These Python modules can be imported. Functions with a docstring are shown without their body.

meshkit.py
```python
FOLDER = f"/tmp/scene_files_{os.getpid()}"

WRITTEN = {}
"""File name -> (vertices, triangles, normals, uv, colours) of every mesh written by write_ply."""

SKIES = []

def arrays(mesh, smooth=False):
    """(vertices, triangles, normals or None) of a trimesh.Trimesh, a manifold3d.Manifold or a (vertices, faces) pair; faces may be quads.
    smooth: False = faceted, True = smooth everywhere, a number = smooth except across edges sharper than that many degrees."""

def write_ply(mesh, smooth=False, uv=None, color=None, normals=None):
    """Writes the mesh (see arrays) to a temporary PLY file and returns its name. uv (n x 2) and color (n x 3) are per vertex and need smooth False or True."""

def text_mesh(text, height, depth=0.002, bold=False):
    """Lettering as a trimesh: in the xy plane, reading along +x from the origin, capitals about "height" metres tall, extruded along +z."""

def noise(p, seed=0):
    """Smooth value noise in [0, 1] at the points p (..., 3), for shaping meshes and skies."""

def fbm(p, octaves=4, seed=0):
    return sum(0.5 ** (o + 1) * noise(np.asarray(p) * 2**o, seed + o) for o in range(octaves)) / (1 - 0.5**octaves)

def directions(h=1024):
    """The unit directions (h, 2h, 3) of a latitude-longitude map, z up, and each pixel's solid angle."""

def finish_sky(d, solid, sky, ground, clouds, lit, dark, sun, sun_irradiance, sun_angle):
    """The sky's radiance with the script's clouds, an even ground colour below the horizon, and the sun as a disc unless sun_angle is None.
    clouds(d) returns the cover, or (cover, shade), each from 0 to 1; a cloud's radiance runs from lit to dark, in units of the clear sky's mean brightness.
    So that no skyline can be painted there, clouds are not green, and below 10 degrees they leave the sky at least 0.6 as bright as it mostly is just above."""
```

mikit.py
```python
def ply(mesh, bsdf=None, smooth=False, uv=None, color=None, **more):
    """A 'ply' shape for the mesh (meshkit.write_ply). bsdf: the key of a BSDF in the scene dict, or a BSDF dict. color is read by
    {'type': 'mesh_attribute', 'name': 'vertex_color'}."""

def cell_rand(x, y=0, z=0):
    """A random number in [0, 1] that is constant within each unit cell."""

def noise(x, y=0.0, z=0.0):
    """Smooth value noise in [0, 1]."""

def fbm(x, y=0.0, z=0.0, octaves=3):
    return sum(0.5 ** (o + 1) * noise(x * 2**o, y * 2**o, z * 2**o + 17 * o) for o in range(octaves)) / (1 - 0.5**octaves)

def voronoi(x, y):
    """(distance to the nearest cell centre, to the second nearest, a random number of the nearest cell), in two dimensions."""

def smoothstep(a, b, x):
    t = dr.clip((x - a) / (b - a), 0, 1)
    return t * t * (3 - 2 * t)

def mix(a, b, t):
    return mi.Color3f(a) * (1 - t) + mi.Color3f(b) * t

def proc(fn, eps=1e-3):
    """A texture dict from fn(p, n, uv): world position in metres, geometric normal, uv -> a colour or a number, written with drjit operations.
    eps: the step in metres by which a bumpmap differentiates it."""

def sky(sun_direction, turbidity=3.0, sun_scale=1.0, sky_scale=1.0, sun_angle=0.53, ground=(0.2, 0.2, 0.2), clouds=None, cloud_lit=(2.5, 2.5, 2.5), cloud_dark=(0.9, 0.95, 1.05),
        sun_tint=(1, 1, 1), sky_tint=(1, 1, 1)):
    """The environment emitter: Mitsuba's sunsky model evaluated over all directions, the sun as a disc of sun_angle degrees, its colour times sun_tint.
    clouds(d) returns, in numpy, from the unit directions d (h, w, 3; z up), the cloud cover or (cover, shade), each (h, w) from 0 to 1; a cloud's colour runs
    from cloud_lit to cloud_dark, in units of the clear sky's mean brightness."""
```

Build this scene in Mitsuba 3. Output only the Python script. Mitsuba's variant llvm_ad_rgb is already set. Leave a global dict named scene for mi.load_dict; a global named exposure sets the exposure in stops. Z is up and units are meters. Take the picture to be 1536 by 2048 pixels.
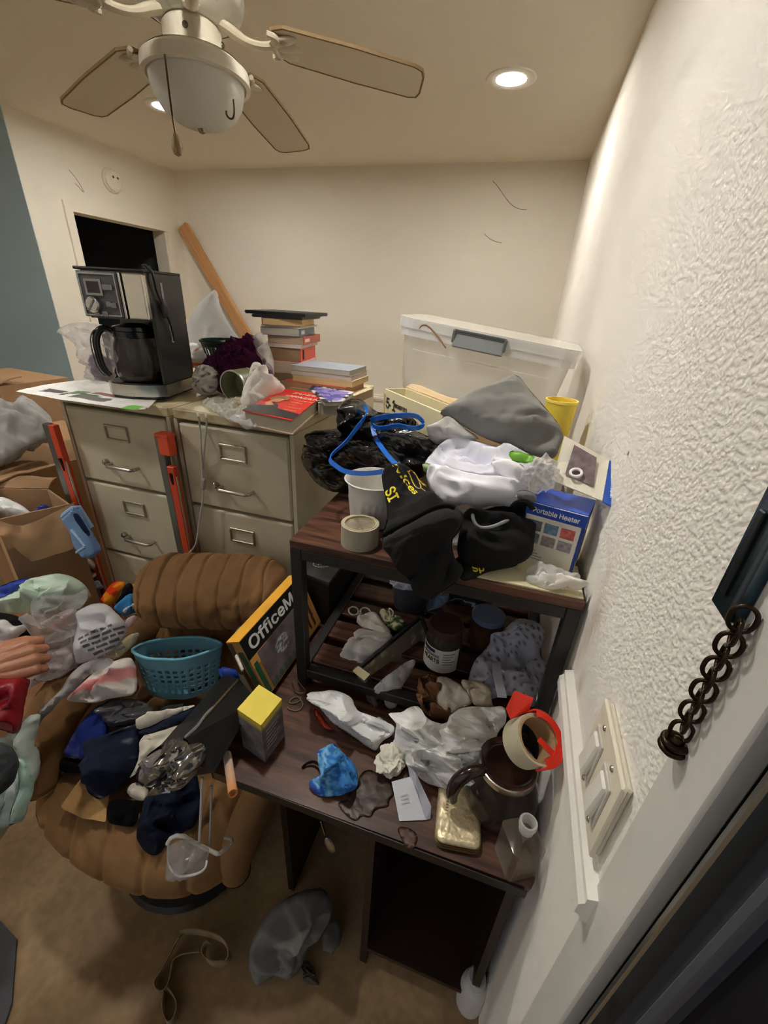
import math, random
import numpy as np
import trimesh
import mitsuba as mi
import mikit
import meshkit
from mikit import proc, fbm, noise, voronoi, smoothstep, mix
from scipy.spatial import Delaunay, cKDTree
from scipy.interpolate import RectBivariateSpline
from shapely.geometry import Polygon
import shapely
import drjit as dr

T = mi.ScalarTransform4f
V = lambda *a: np.array(a, float)
scene, labels = {}, {}

# ---------------------------------------------------------------- camera, sky, lamps, exposure
EYE = [0.0, 0.0, 1.625]
scene['camera'] = {'type': 'perspective', 'fov': 84.53, 'fov_axis': 'x', 'near_clip': 0.02, 'far_clip': 60.0,
                   'to_world': T().look_at(origin=EYE, target=[-0.244,0.861,1.178], up=[-0.176,0.414,0.893])}
scene['sky'] = mikit.sky([-0.35, -0.6, 0.72], turbidity=4.0, sun_scale=0.0, sky_scale=1.6, ground=(0.25, 0.25, 0.25),
                         clouds=lambda d: np.full(d.shape[:2], 0.85), cloud_lit=(1.5, 1.55, 1.6), cloud_dark=(1.1, 1.15, 1.2))
LAMP = [180.0, 174.0, 160.0]
exposure = 0.8

# ---------------------------------------------------------------- helpers
def lin(c):
    c = np.asarray(c, float) / 255.0
    return np.where(c <= 0.04045, c / 12.92, ((c + 0.055) / 1.055) ** 2.4)

def vc(rough=0.6, spec=0.4, **k):
    return {'type': 'twosided', 'b': {'type': 'principled', 'base_color': {'type': 'mesh_attribute', 'name': 'vertex_color'},
                                      'roughness': rough, 'specular': spec, **k}}
scene['matte'] = vc(0.9, 0.2)
scene['paper'] = vc(0.7, 0.25)
scene['satin'] = vc(0.42, 0.45)
scene['gloss'] = vc(0.16, 0.55)
scene['metal'] = vc(0.32, 0.5, metallic=0.9)
scene['steel'] = vc(0.24, 0.5, metallic=1.0)
scene['velvet'] = vc(0.8, 0.25, sheen=0.8, sheen_tint=0.7)
scene['cloth'] = vc(0.95, 0.1, sheen=0.3)
scene['liner'] = vc(0.13, 0.6, clearcoat=0.4, clearcoat_gloss=0.85)
scene['thin_bag'] = {'type': 'principledthin', 'base_color': {'type': 'mesh_attribute', 'name': 'vertex_color'}, 'roughness': 0.32, 'diff_trans': 0.7, 'eta': 1.4}
def film(w, tint, rough=0.14):
    return {'type': 'blendbsdf', 'weight': w, 'a': {'type': 'thindielectric', 'int_ior': 1.4},
            'b': {'type': 'twosided', 'n': {'type': 'principled', 'base_color': {'type': 'rgb', 'value': lin(tint).tolist()}, 'roughness': rough, 'specular': 0.6}}}
scene['film'] = film(0.22, (225, 225, 228))
scene['milky_film'] = film(0.42, (236, 236, 236))
scene['gold'] = vc(0.38, 0.5, metallic=0.55)
scene['bin_plastic'] = film(0.32, (226, 224, 216), 0.3)
scene['glass_thin'] = {'type': 'thindielectric', 'int_ior': 1.5}
scene['bottle_glass'] = film(0.13, (176, 164, 146), 0.12)
scene['smoky_glass'] = film(0.12, (96, 86, 76), 0.1)

def mesh(v, f):
    return trimesh.Trimesh(np.asarray(v, float), np.asarray(f), process=False)
def cat(*ms):
    ms = ms[0] if len(ms) == 1 and isinstance(ms[0], (list, tuple)) else ms
    return trimesh.util.concatenate(list(ms))
def rot(rx=0, ry=0, rz=0):
    a, b, c = np.radians([rx, ry, rz])
    X_ = np.array([[1, 0, 0], [0, np.cos(a), -np.sin(a)], [0, np.sin(a), np.cos(a)]])
    Y_ = np.array([[np.cos(b), 0, np.sin(b)], [0, 1, 0], [-np.sin(b), 0, np.cos(b)]])
    Z_ = np.array([[np.cos(c), -np.sin(c), 0], [np.sin(c), np.cos(c), 0], [0, 0, 1]])
    return Z_ @ Y_ @ X_
def xf(m, loc=(0, 0, 0), rx=0, ry=0, rz=0, R=None):
    m = m.copy()
    R = rot(rx, ry, rz) if R is None else R
    m.vertices = np.asarray(m.vertices) @ R.T + np.asarray(loc, float)
    return m
def unit(v):
    v = np.asarray(v, float)
    return v / (np.linalg.norm(v) + 1e-12)
def frame(u, v):
    """Rotation whose columns are u, v made square to u, and their cross product."""
    u = unit(u); v = np.asarray(v, float); v = unit(v - u * (u @ v))
    return np.stack([u, v, np.cross(u, v)], 1)
def box(x, y, z, r=0.0, loc=(0, 0, 0), base=True, **k):
    """A box of these sizes with chamfered edges, standing on its origin."""
    r = min(r, x / 2.2, y / 2.2, z / 2.2)
    if r <= 0:
        m = trimesh.creation.box((x, y, z))
    else:
        p = []
        for sx in (-1, 1):
            for sy in (-1, 1):
                for sz in (-1, 1):
                    c = np.array([sx * (x / 2), sy * (y / 2), sz * (z / 2)])
                    s = np.array([sx, sy, sz]) * r
                    for q in ((1, 1, 0), (1, 0, 1), (0, 1, 1), (.42, .42, .42)):
                        p.append(c - s * np.array(q))
        m = trimesh.convex.convex_hull(np.array(p))
    if base:
        m.vertices = m.vertices + [0, 0, z / 2]
    return xf(m, loc, **k)
def bar(p0, p1, w, h, r=0.0, upv=(0, 0, 1)):
    p0, p1 = np.asarray(p0, float), np.asarray(p1, float)
    u = p1 - p0
    if abs(unit(u) @ unit(upv)) > 0.98:
        upv = (0, 1, 0)
    return xf(box(np.linalg.norm(u), w, h, r, base=False), (p0 + p1) / 2, R=frame2(u, upv))
def frame2(u, upv):
    u = unit(u); w = np.asarray(upv, float); w = unit(w - u * (u @ w))
    return np.stack([u, np.cross(w, u), w], 1)
def spline(pts, n):
    """Points along a smooth curve through pts."""
    pts = np.asarray(pts, float)
    if len(pts) < 3:
        return np.linspace(pts[0], pts[-1], n)
    from scipy.interpolate import CubicSpline
    t = np.r_[0, np.cumsum(np.linalg.norm(np.diff(pts, axis=0), axis=1))]
    return CubicSpline(t, pts)(np.linspace(0, t[-1], n))
def tube(pts, r, sides=10, n=None, closed=False):
    pts = spline(pts, n) if n else np.asarray(pts, float)
    rr = np.broadcast_to(np.asarray(r, float), (len(pts),)) if np.ndim(r) == 0 or len(np.atleast_1d(r)) == len(pts) else np.interp(np.linspace(0, 1, len(pts)), np.linspace(0, 1, len(r)), r)
    t = np.gradient(pts, axis=0)
    if closed:
        t = np.roll(pts, -1, 0) - np.roll(pts, 1, 0)
    t /= np.linalg.norm(t, axis=1, keepdims=True) + 1e-12
    a = np.zeros_like(t)
    a0 = np.cross(t[0], [0, 0, 1.0] if abs(t[0][2]) < .9 else [1.0, 0, 0])
    for i in range(len(t)):
        a0 = a0 - t[i] * (a0 @ t[i]); a0 = unit(a0); a[i] = a0
    b = np.cross(t, a)
    g = np.arange(sides) * 2 * np.pi / sides
    v = pts[:, None] + rr[:, None, None] * (np.cos(g)[None, :, None] * a[:, None] + np.sin(g)[None, :, None] * b[:, None])
    v = v.reshape(-1, 3); f = []
    m_ = len(pts)
    for i in range(m_ if closed else m_ - 1):
        for j in range(sides):
            p, q = i * sides + j, i * sides + (j + 1) % sides
            p2, q2 = ((i + 1) % m_) * sides + j, ((i + 1) % m_) * sides + (j + 1) % sides
            f += [[p, q, q2], [p, q2, p2]]
    if not closed:
        v = np.vstack([v, pts[0], pts[-1]]); k = len(v) - 2
        for j in range(sides):
            f.append([k, (j + 1) % sides, j]); f.append([k + 1, (m_ - 1) * sides + j, (m_ - 1) * sides + (j + 1) % sides])
    return mesh(v, f)
def lathe(profile, n=40, loc=(0, 0, 0), **k):
    """profile: (radius, z) pairs, from the lower end to the upper."""
    return xf(trimesh.creation.revolve(np.asarray(profile, float), sections=n), loc, **k)
def prism(poly, h, z0=0.0):
    p = poly if hasattr(poly, 'exterior') else Polygon(poly)
    m = trimesh.creation.extrude_polygon(p.buffer(0) if not p.is_valid else p, h, engine='earcut')
    m.vertices = m.vertices + [0, 0, z0]
    return m
def roundpoly(pts, r, n=4):
    return Polygon(pts).buffer(-r).buffer(r, quad_segs=n)
def ridged(p, octaves=3, seed=0):
    p = np.asarray(p, float)
    return sum(0.5 ** o * (1 - np.abs(2 * meshkit.noise(p * 2 ** o + 7.3 * o, seed + o) - 1)) for o in range(octaves)) / (2 - 0.5 ** (octaves - 1))
def wrinkle(p, freq, seed, stretch=None, k=3.0, octaves=3):
    """Ridged creases; stretch: a direction along which creases run long."""
    p = np.asarray(p, float)
    if stretch is not None:
        s = unit(stretch)
        p = p - np.outer(p @ s, s) * (1 - 1 / k)
    q = p * freq
    q = q + 0.8 * (np.stack([meshkit.noise(q * .7 + 31 * i, seed + 50 + i) for i in range(3)], -1) - .5)
    return 1.7 * (ridged(q, octaves, seed) - 0.7) + 1.5 * (cells(q, seed) - 0.52) + 0.6 * (cells(q * 2.3 + 5, seed + 1) - 0.52)
def cells(q, seed):
    """Distance to the nearest of jittered points, one per unit cell: sharp creases between shallow dents."""
    lo, hi = np.floor(q.min(0)) - 1, np.floor(q.max(0)) + 2
    g = np.stack(np.meshgrid(*[np.arange(a, b) for a, b in zip(lo, hi)], indexing='ij'), -1).reshape(-1, 3)
    g = g + np.random.default_rng(seed + 1000).random(g.shape)
    return cKDTree(g).query(q)[0]
def smooth_outline(pts, it=2):
    p = np.asarray(pts, float)
    for _ in range(it):
        q = np.roll(p, -1, 0)
        p = np.stack([.75 * p + .25 * q, .25 * p + .75 * q], 1).reshape(-1, 3)
    return p
def bag(pts, tf, tb=None, res=0.012, amp=0.01, freq=14.0, seed=0, edge=0.06, stretch=None, k=3.0, it=2, pw=0.5, ruf=0.15, lean=(0, -1, .8), octaves=4, floor=None):
    """A closed soft body: the outline pts (3-D), filled to tf in front and tb behind, creased by amp."""
    tb = tf * .6 if tb is None else tb
    P = smooth_outline(pts, it) if it else np.asarray(pts, float)
    c = P.mean(0)
    n = np.linalg.svd(P - c)[2][2]
    if n @ np.asarray(lean) < 0:
        n = -n
    u = unit(np.cross([0, 0, 1.0], n)) if abs(n[2]) < .95 else V(1, 0, 0) - n * n[0]
    u = unit(u); w = np.cross(n, u)
    q = np.stack([(P - c) @ u, (P - c) @ w, (P - c) @ n], 1)
    poly = Polygon(q[:, :2]).buffer(0)
    if poly.geom_type != 'Polygon':
        poly = max(poly.geoms, key=lambda g: g.area)
    freq, amp = freq * 1.7, amp * 1.7
    L = poly.exterior.length
    nb = max(12, int(L / res))
    bd = np.array([poly.exterior.interpolate(L * i / nb).coords[0] for i in range(nb)])
    x0, y0, x1, y1 = poly.bounds
    gx, gy = np.meshgrid(np.arange(x0, x1, res), np.arange(y0, y1, res * .87))
    gx = gx + (np.arange(gx.shape[0]) % 2)[:, None] * res / 2
    g = np.stack([gx.ravel(), gy.ravel()], 1)
    inner = poly.buffer(-res * .55)
    g = g[shapely.contains_xy(inner, g[:, 0], g[:, 1])] if not inner.is_empty else np.zeros((0, 2))
    a = np.vstack([bd, g])
    tri = Delaunay(a).simplices
    cen = a[tri].mean(1)
    tri = tri[shapely.contains_xy(poly, cen[:, 0], cen[:, 1])]
    d2 = (a[tri][:, 1, 0] - a[tri][:, 0, 0]) * (a[tri][:, 2, 1] - a[tri][:, 0, 1]) - (a[tri][:, 2, 0] - a[tri][:, 0, 0]) * (a[tri][:, 1, 1] - a[tri][:, 0, 1])
    tri = np.where((d2 < 0)[:, None], tri[:, ::-1], tri)
    tri = tri[np.abs(d2) > 1e-10]
    dist = shapely.distance(shapely.points(a), poly.exterior)
    t = np.clip(dist / edge, 0, 1)
    prof = (1 - (1 - t) ** 2) ** pw
    if np.ptp(q[:, 2]) > 1e-4:
        dd, ii = cKDTree(q[:, :2]).query(a, k=min(8, len(q)))
        wt = 1 / (dd + 1e-4) ** 2
        off = (q[ii, 2] * wt).sum(1) / wt.sum(1)
        for _ in range(2):
            pass
    else:
        off = np.zeros(len(a))
    def side(th, sd):
        b = c + a[:, :1] * u + a[:, 1:] * w + off[:, None] * n
        r_ = 1.0 * wrinkle(b, freq, seed + sd, stretch, k, octaves) + .8 * wrinkle(b, freq * .4, seed + sd + 77, stretch, k, 2)
        h = th * (.35 * prof + .65 * prof ** 1.8) + amp * r_ * np.minimum(1, t * 1.4 + ruf)
        s2 = wrinkle(b + 3.1, freq * .8, seed + sd + 9, stretch, k, 2)
        return b + n * (h[:, None] if sd == 0 else -h[:, None]) + (u * s2[:, None] * amp * .6 * np.minimum(1, t * 2)[:, None])
    top, bot = side(tf, 0), side(tb, 1)
    nb_ = len(bd)
    bot[:nb_] = top[:nb_]
    if floor is not None:
        for q_ in (top, bot):
            q_[:, 2] = np.maximum(q_[:, 2], floor + .0004 * meshkit.noise(q_ * 80))
    m = mesh(np.vstack([top, bot]), np.vstack([tri, tri[:, ::-1] + len(a)]))
    m.merge_vertices()
    return m
def sheet(ctrl, th=0.002, nu=40, nv=40, amp=0.0, freq=14.0, seed=0, stretch=None, k=3.0, ruf=1.0):
    """A draped sheet through a grid of 3-D control points, th thick, with creases."""
    c = np.asarray(ctrl, float)
    a, b = np.linspace(0, 1, c.shape[0]), np.linspace(0, 1, c.shape[1])
    uu, vv = np.linspace(0, 1, nu), np.linspace(0, 1, nv)
    S = np.stack([RectBivariateSpline(a, b, c[:, :, i], kx=min(3, len(a) - 1), ky=min(3, len(b) - 1))(uu, vv) for i in range(3)], -1)
    du, dv = np.gradient(S, axis=0), np.gradient(S, axis=1)
    n = np.cross(du, dv); n /= np.linalg.norm(n, axis=-1, keepdims=True) + 1e-12
    if amp:
        S = S + n * (amp * wrinkle(S.reshape(-1, 3), freq, seed, stretch, k)).reshape(nu, nv, 1)
        du, dv = np.gradient(S, axis=0), np.gradient(S, axis=1)
        n = np.cross(du, dv); n /= np.linalg.norm(n, axis=-1, keepdims=True) + 1e-12
    return thick(S, n, th)
def thick(S, n, th):
    nu, nv = S.shape[:2]
    top, bot = (S + n * th / 2).reshape(-1, 3), (S - n * th / 2).reshape(-1, 3)
    i, j = np.meshgrid(np.arange(nu - 1), np.arange(nv - 1), indexing='ij')
    q = np.stack([i * nv + j, (i + 1) * nv + j, (i + 1) * nv + j + 1, i * nv + j + 1], -1).reshape(-1, 4)
    f = np.vstack([q[:, [0, 1, 2]], q[:, [0, 2, 3]]]); N = nu * nv
    ring = np.r_[np.arange(nv), np.arange(1, nu) * nv + nv - 1, (nu - 1) * nv + np.arange(nv - 2, -1, -1), np.arange(nu - 2, 0, -1) * nv]
    r2 = np.roll(ring, -1)
    e = np.vstack([np.stack([ring, r2 + N, r2], 1), np.stack([ring, ring + N, r2 + N], 1)])
    return mesh(np.vstack([top, bot]), np.vstack([f, f[:, ::-1] + N, e]))
def lump(center, size, amp=0.2, freq=3.0, seed=0, sub=4, floor=None, R=None, stretch=None, octaves=3, k=3.0):
    """A crumpled ball: an ellipsoid of these half sizes, creased by amp of its size; floor: the height it lies flat on."""
    m = trimesh.creation.icosphere(subdivisions=sub)
    v = np.asarray(m.vertices)
    d = 1 + amp * .9 * wrinkle(v + seed * 3.7, freq, seed, stretch, k, octaves) + amp * 1.2 * (meshkit.fbm(v * 1.3 + seed, 2, seed) - .5)
    v = v * d[:, None] * np.asarray(size, float)
    if R is not None:
        v = v @ R.T
    v = v + np.asarray(center, float)
    if floor is not None:
        v[:, 2] = np.maximum(v[:, 2], floor + 0.0005 * meshkit.noise(v * 90))
    m.vertices = v
    return m
def drape(m, target, n, off=.0006, keep=False):
    """Lays a thin mesh on the side of target that faces n."""
    n = unit(n); u = unit(np.cross(n, (0, 0, 1.) if abs(n[2]) < .9 else (1., 0, 0))); w = np.cross(n, u)
    t = np.asarray(target.vertices); t = t[np.asarray(target.vertex_normals) @ n > .15]
    v = np.asarray(m.vertices).copy(); h = v @ n
    d, i = cKDTree(np.stack([t @ u, t @ w], 1)).query(np.stack([v @ u, v @ w], 1), k=4)
    wt = 1 / (d + 1e-4) ** 2
    s = (t[i] @ n * wt).sum(1) / wt.sum(1) + off
    s = np.maximum(s, h) if keep else s + (h - h.min()) * 0 + (h - np.median(h)) * 0
    if not keep:
        s = s + np.where(np.arange(len(v)) >= 0, 0, 0)
        lo = np.asarray(m.vertex_normals) @ n < 0
        s = np.where(lo, s - off * 2, s + .0006)
    m = m.copy(); m.vertices = v + n * (s - h)[:, None]
    return m
def ribbon(pts, w, th, side, n=40):
    """A flat band along pts, w wide along side, th thick."""
    c = spline(pts, n)
    t = np.gradient(c, axis=0); t /= np.linalg.norm(t, axis=1, keepdims=True)
    s = np.asarray(side, float)
    s = np.broadcast_to(s, c.shape) if s.ndim == 1 else spline(s, n)
    s = s - t * (s * t).sum(1, keepdims=True); s = s / np.linalg.norm(s, axis=1, keepdims=True)
    S = np.stack([c - s * w / 2, c + s * w / 2], 1)
    return thick(S, np.cross(t, s)[:, None, :].repeat(2, 1), th)
def text(s, h, o, u, v, depth=0.0008, bold=False, width=None):
    """Lettering at o, reading along u with capitals up along v; width: squeezed or stretched to this length."""
    m = meshkit.text_mesh(s, h, depth, bold)
    R = frame(u, v)
    p = np.asarray(m.vertices).copy()
    if width:
        p[:, 0] *= width / (p[:, 0].max() - p[:, 0].min())
    m.vertices = p @ R.T + np.asarray(o, float)
    return m

def numbered(name):
    if name not in taken:
        taken.add(name); return name
    i = 1
    while f'{name}_{i:03d}' in taken:
        i += 1
    taken.add(f'{name}_{i:03d}'); return f'{name}_{i:03d}'
taken = set()
def put(key, m, mat='matte', col=(200, 200, 200), smooth=35, **more):
    if smooth is not True and smooth is not False:
        m = trimesh.graph.smooth_shade(m, angle=np.radians(smooth), facet_minarea=None)
    v = np.asarray(m.vertices)
    if mat is not None and 'vertex_color' in repr(scene[mat]):
        c = col(v) if callable(col) else np.broadcast_to(lin(col), v.shape)
        scene[key] = mikit.ply(m, mat, smooth=bool(smooth), color=np.clip(c, 0, 1), **more)
    else:
        scene[key] = mikit.ply(m, mat, smooth=bool(smooth), **more)
    return key
def thing(name, label, category, group=None):
    key = numbered(name)
    labels[key] = {'label': label, 'category': category}
    if group:
        labels[key]['group'] = group
    return key
def part(parent, name, m, mat='matte', col=(200, 200, 200), smooth=35, label=None, kind=None, **more):
    key = numbered(f'{parent}__{name}')
    put(key, m, mat, col, smooth, **more)
    if label or kind:
        labels[key] = {k_: v_ for k_, v_ in (('label', label), ('kind', kind)) if v_}
    return key
def one(name, label, category, m, mat='matte', col=(200, 200, 200), smooth=35, group=None, kind=None, **more):
    key = thing(name, label, category, group)
    put(key, m, mat, col, smooth, **more)
    if kind:
        labels[key]['kind'] = kind
    return key
def struct(name, label, m, mat, col=(200, 200, 200), smooth=False, cat_=None, **more):
    key = numbered(name)
    put(key, m, mat, col, smooth, **more)
    labels[key] = {'kind': 'structure', 'label': label, 'category': cat_ or name.split('_')[0]}
    return key
def specks(base, dirt, freq=40, amt=0.5, seed=0, th=0.62):
    """Vertex colours: base with blotches of dirt."""
    b, d = lin(base), lin(dirt)
    def fn(v):
        w = np.clip((meshkit.fbm(v * freq, 3, seed) - th) * 6, 0, 1)[:, None] * amt
        return b * (1 - w) + d * w
    return fn
def vary(base, amt=0.12, freq=25, seed=0):
    b = lin(base)
    return lambda v: b * (1 + amt * 2 * (meshkit.fbm(v * freq, 3, seed)[:, None] - .5))
# ================================================================ the room
ZC, XR, YB, XL, YO = 2.46, 0.195, 3.5, -2.885, 2.235
def wallmat(name, col, bump, freq, blot=0.05, dirt=None):
    c = lin(col).tolist()
    def tex(p, n, uv):
        f = 1 + blot * 2 * (fbm(p.x * 1.7, p.y * 1.7, p.z * 1.7, 3) - 0.5)
        if not dirt:
            return mi.Color3f(*c) * f
        s = mi.Float(0)
        for y_, z_, r_, h_ in ((.64, 1.16, .03, .10), (.47, .80, .02, .09), (.60, 1.04, .02, .05)):
            q = dr.square((p.y - y_) / r_) + dr.square((p.z - z_) / h_)
            s = dr.maximum(s, dr.exp(-q) * smoothstep(.25, .7, fbm(p.y * 30, p.z * 14, 2.0, 3)))
        return mix(c, stain_c, s * .5) * f
    def bmp(p, n, uv):
        return smoothstep(0.2, 0.8, fbm(p.x * freq, p.y * freq, p.z * freq, 2))
    scene[name] = {'type': 'bumpmap', 'arbitrary': proc(bmp, 8e-4), 'scale': bump,
                   'b': {'type': 'twosided', 'x': {'type': 'principled', 'base_color': proc(tex), 'roughness': 0.75, 'specular': 0.3}}}
wallmat('wall_paint', (226, 220, 207), 0.0012, 160)
wallmat('rough_paint', (226, 222, 214), 0.0013, 200, 0.05, True)
wallmat('blue_paint', (178, 202, 212), 0.0010, 160)
wallmat('ceiling_paint', (214, 206, 189), 0.0008, 140)
stain_c = lin((150, 122, 92)).tolist()
fc = lin((168, 140, 104)).tolist(); fd = lin((112, 88, 60)).tolist()
def floor_tex(p, n, uv):
    w = smoothstep(0.35, 0.75, fbm(p.x * 3, p.y * 3, 5.0, 4))
    g = fbm(p.x * 60, p.y * 60, 1.0, 2)
    return mix(fc, fd, w * 0.6) * (0.85 + 0.3 * g)
scene['floor_surface'] = {'type': 'principled', 'base_color': proc(floor_tex), 'roughness': 0.6, 'specular': 0.3}

def slab(x0, x1, y0, y1, z0, z1):
    return xf(trimesh.creation.box((x1 - x0, y1 - y0, z1 - z0)), ((x0 + x1) / 2, (y0 + y1) / 2, (z0 + z1) / 2))
XW, YF = -5.6, -0.45
struct('floor', 'worn beige floor with brown stains', slab(XW, XR + .1, -1.4, YB + .1, -.1, 0), 'floor_surface')
struct('ceiling', 'flat off-white ceiling', slab(XW, XR + .1, YF - .1, YB + .1, ZC, ZC + .1), 'ceiling_paint')
struct('wall_back', 'plain off-white back wall behind the storage bin', slab(XL - .1, XR + .1, YB, YB + .1, 0, ZC), 'wall_paint')
struct('wall_right', 'textured white wall on the right with the chain lock', slab(XR, XR + .1, .318, YB, 0, ZC), 'rough_paint')
# left wall with the doorway
D0, D1, DZ = 2.513, 3.314, 2.03
struct('wall_left', 'white wall on the left with a dark doorway', cat(slab(XL - .11, XL, YO, D0, 0, ZC), slab(XL - .11, XL, D1, YB, 0, ZC), slab(XL - .11, XL, D0, D1, DZ, ZC)), 'wall_paint')
struct('wall_far_left', 'blue-grey wall of the far left room', slab(XW, XL - .001, YO - .003, YO + .1, 0, ZC), 'blue_paint')
struct('wall_outer', 'side wall of the far left room', slab(XW - .1, XW, -1.4, YO + .1, 0, ZC), 'wall_paint')
# the dim hall beyond the doorway
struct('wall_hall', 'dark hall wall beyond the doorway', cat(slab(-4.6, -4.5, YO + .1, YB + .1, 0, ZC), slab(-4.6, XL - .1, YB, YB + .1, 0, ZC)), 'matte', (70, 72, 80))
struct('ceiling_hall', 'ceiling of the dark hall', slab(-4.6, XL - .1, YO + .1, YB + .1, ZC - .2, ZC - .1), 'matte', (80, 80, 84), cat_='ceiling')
# front wall behind the camera: the entry opening and a window let the daylight in
struct('wall_front', 'front wall with the entry opening', cat(slab(XW, -4.7, YF - .1, YF, 0, ZC), slab(-3.0, -1.15, YF - .1, YF, 0, ZC), slab(-4.7, -3.0, YF - .1, YF, 0, .9), slab(-4.7, -3.0, YF - .1, YF, 2.1, ZC), slab(-1.15, XR + .1, YF - .1, YF, 2.1, ZC)), 'wall_paint')
# door casing on the left wall
d1 = numbered('door_1'); labels[d1] = {'kind': 'structure', 'label': 'painted frame of the dark doorway', 'category': 'door'}
part(d1, 'casing', slab(XL, XL + .014, D0 - .055, D0, 0, DZ + .055), 'satin', (226, 219, 204))
part(d1, 'casing', slab(XL, XL + .014, D1, D1 + .055, 0, DZ + .055), 'satin', (226, 219, 204))
part(d1, 'head', slab(XL, XL + .016, D0 - .055, D1 + .055, DZ, DZ + .055), 'satin', (226, 219, 204))
part(d1, 'jamb', slab(XL - .11, XL + .002, D1 - .015, D1, 0, DZ), 'satin', (205, 198, 184))
# rails
def rail(p0, p1, face):
    """A moulded chair rail between p0 and p1, standing out along face."""
    prof = [(0, 0), (.012, .002), (.012, .012), (.020, .016), (.020, .034), (.014, .040), (.014, .050), (0, .055)]
    m = prism(prof, np.linalg.norm(np.subtract(p1, p0)))
    R = np.stack([unit(face), V(0, 0, 1), unit(np.subtract(p1, p0))], 1)
    return xf(m, p0, R=R)
struct('trim_1', 'white moulded chair rail on the right wall beside the shelf', rail((XR, .300, .978), (XR, .655, .978), (-1, 0, 0)), 'satin', (232, 228, 220), cat_='rail')
struct('trim_2', 'white chair rail on the back wall behind the file cabinets', rail((XL, YB, .855), (XR, YB, .855), (0, -1, 0)), 'satin', (226, 220, 206), cat_='rail')
struct('baseboard_back', 'white baseboard of the back wall', slab(XL, XR, YB - .012, YB, 0, .08), 'satin', (226, 220, 206), cat_='baseboard')
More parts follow.
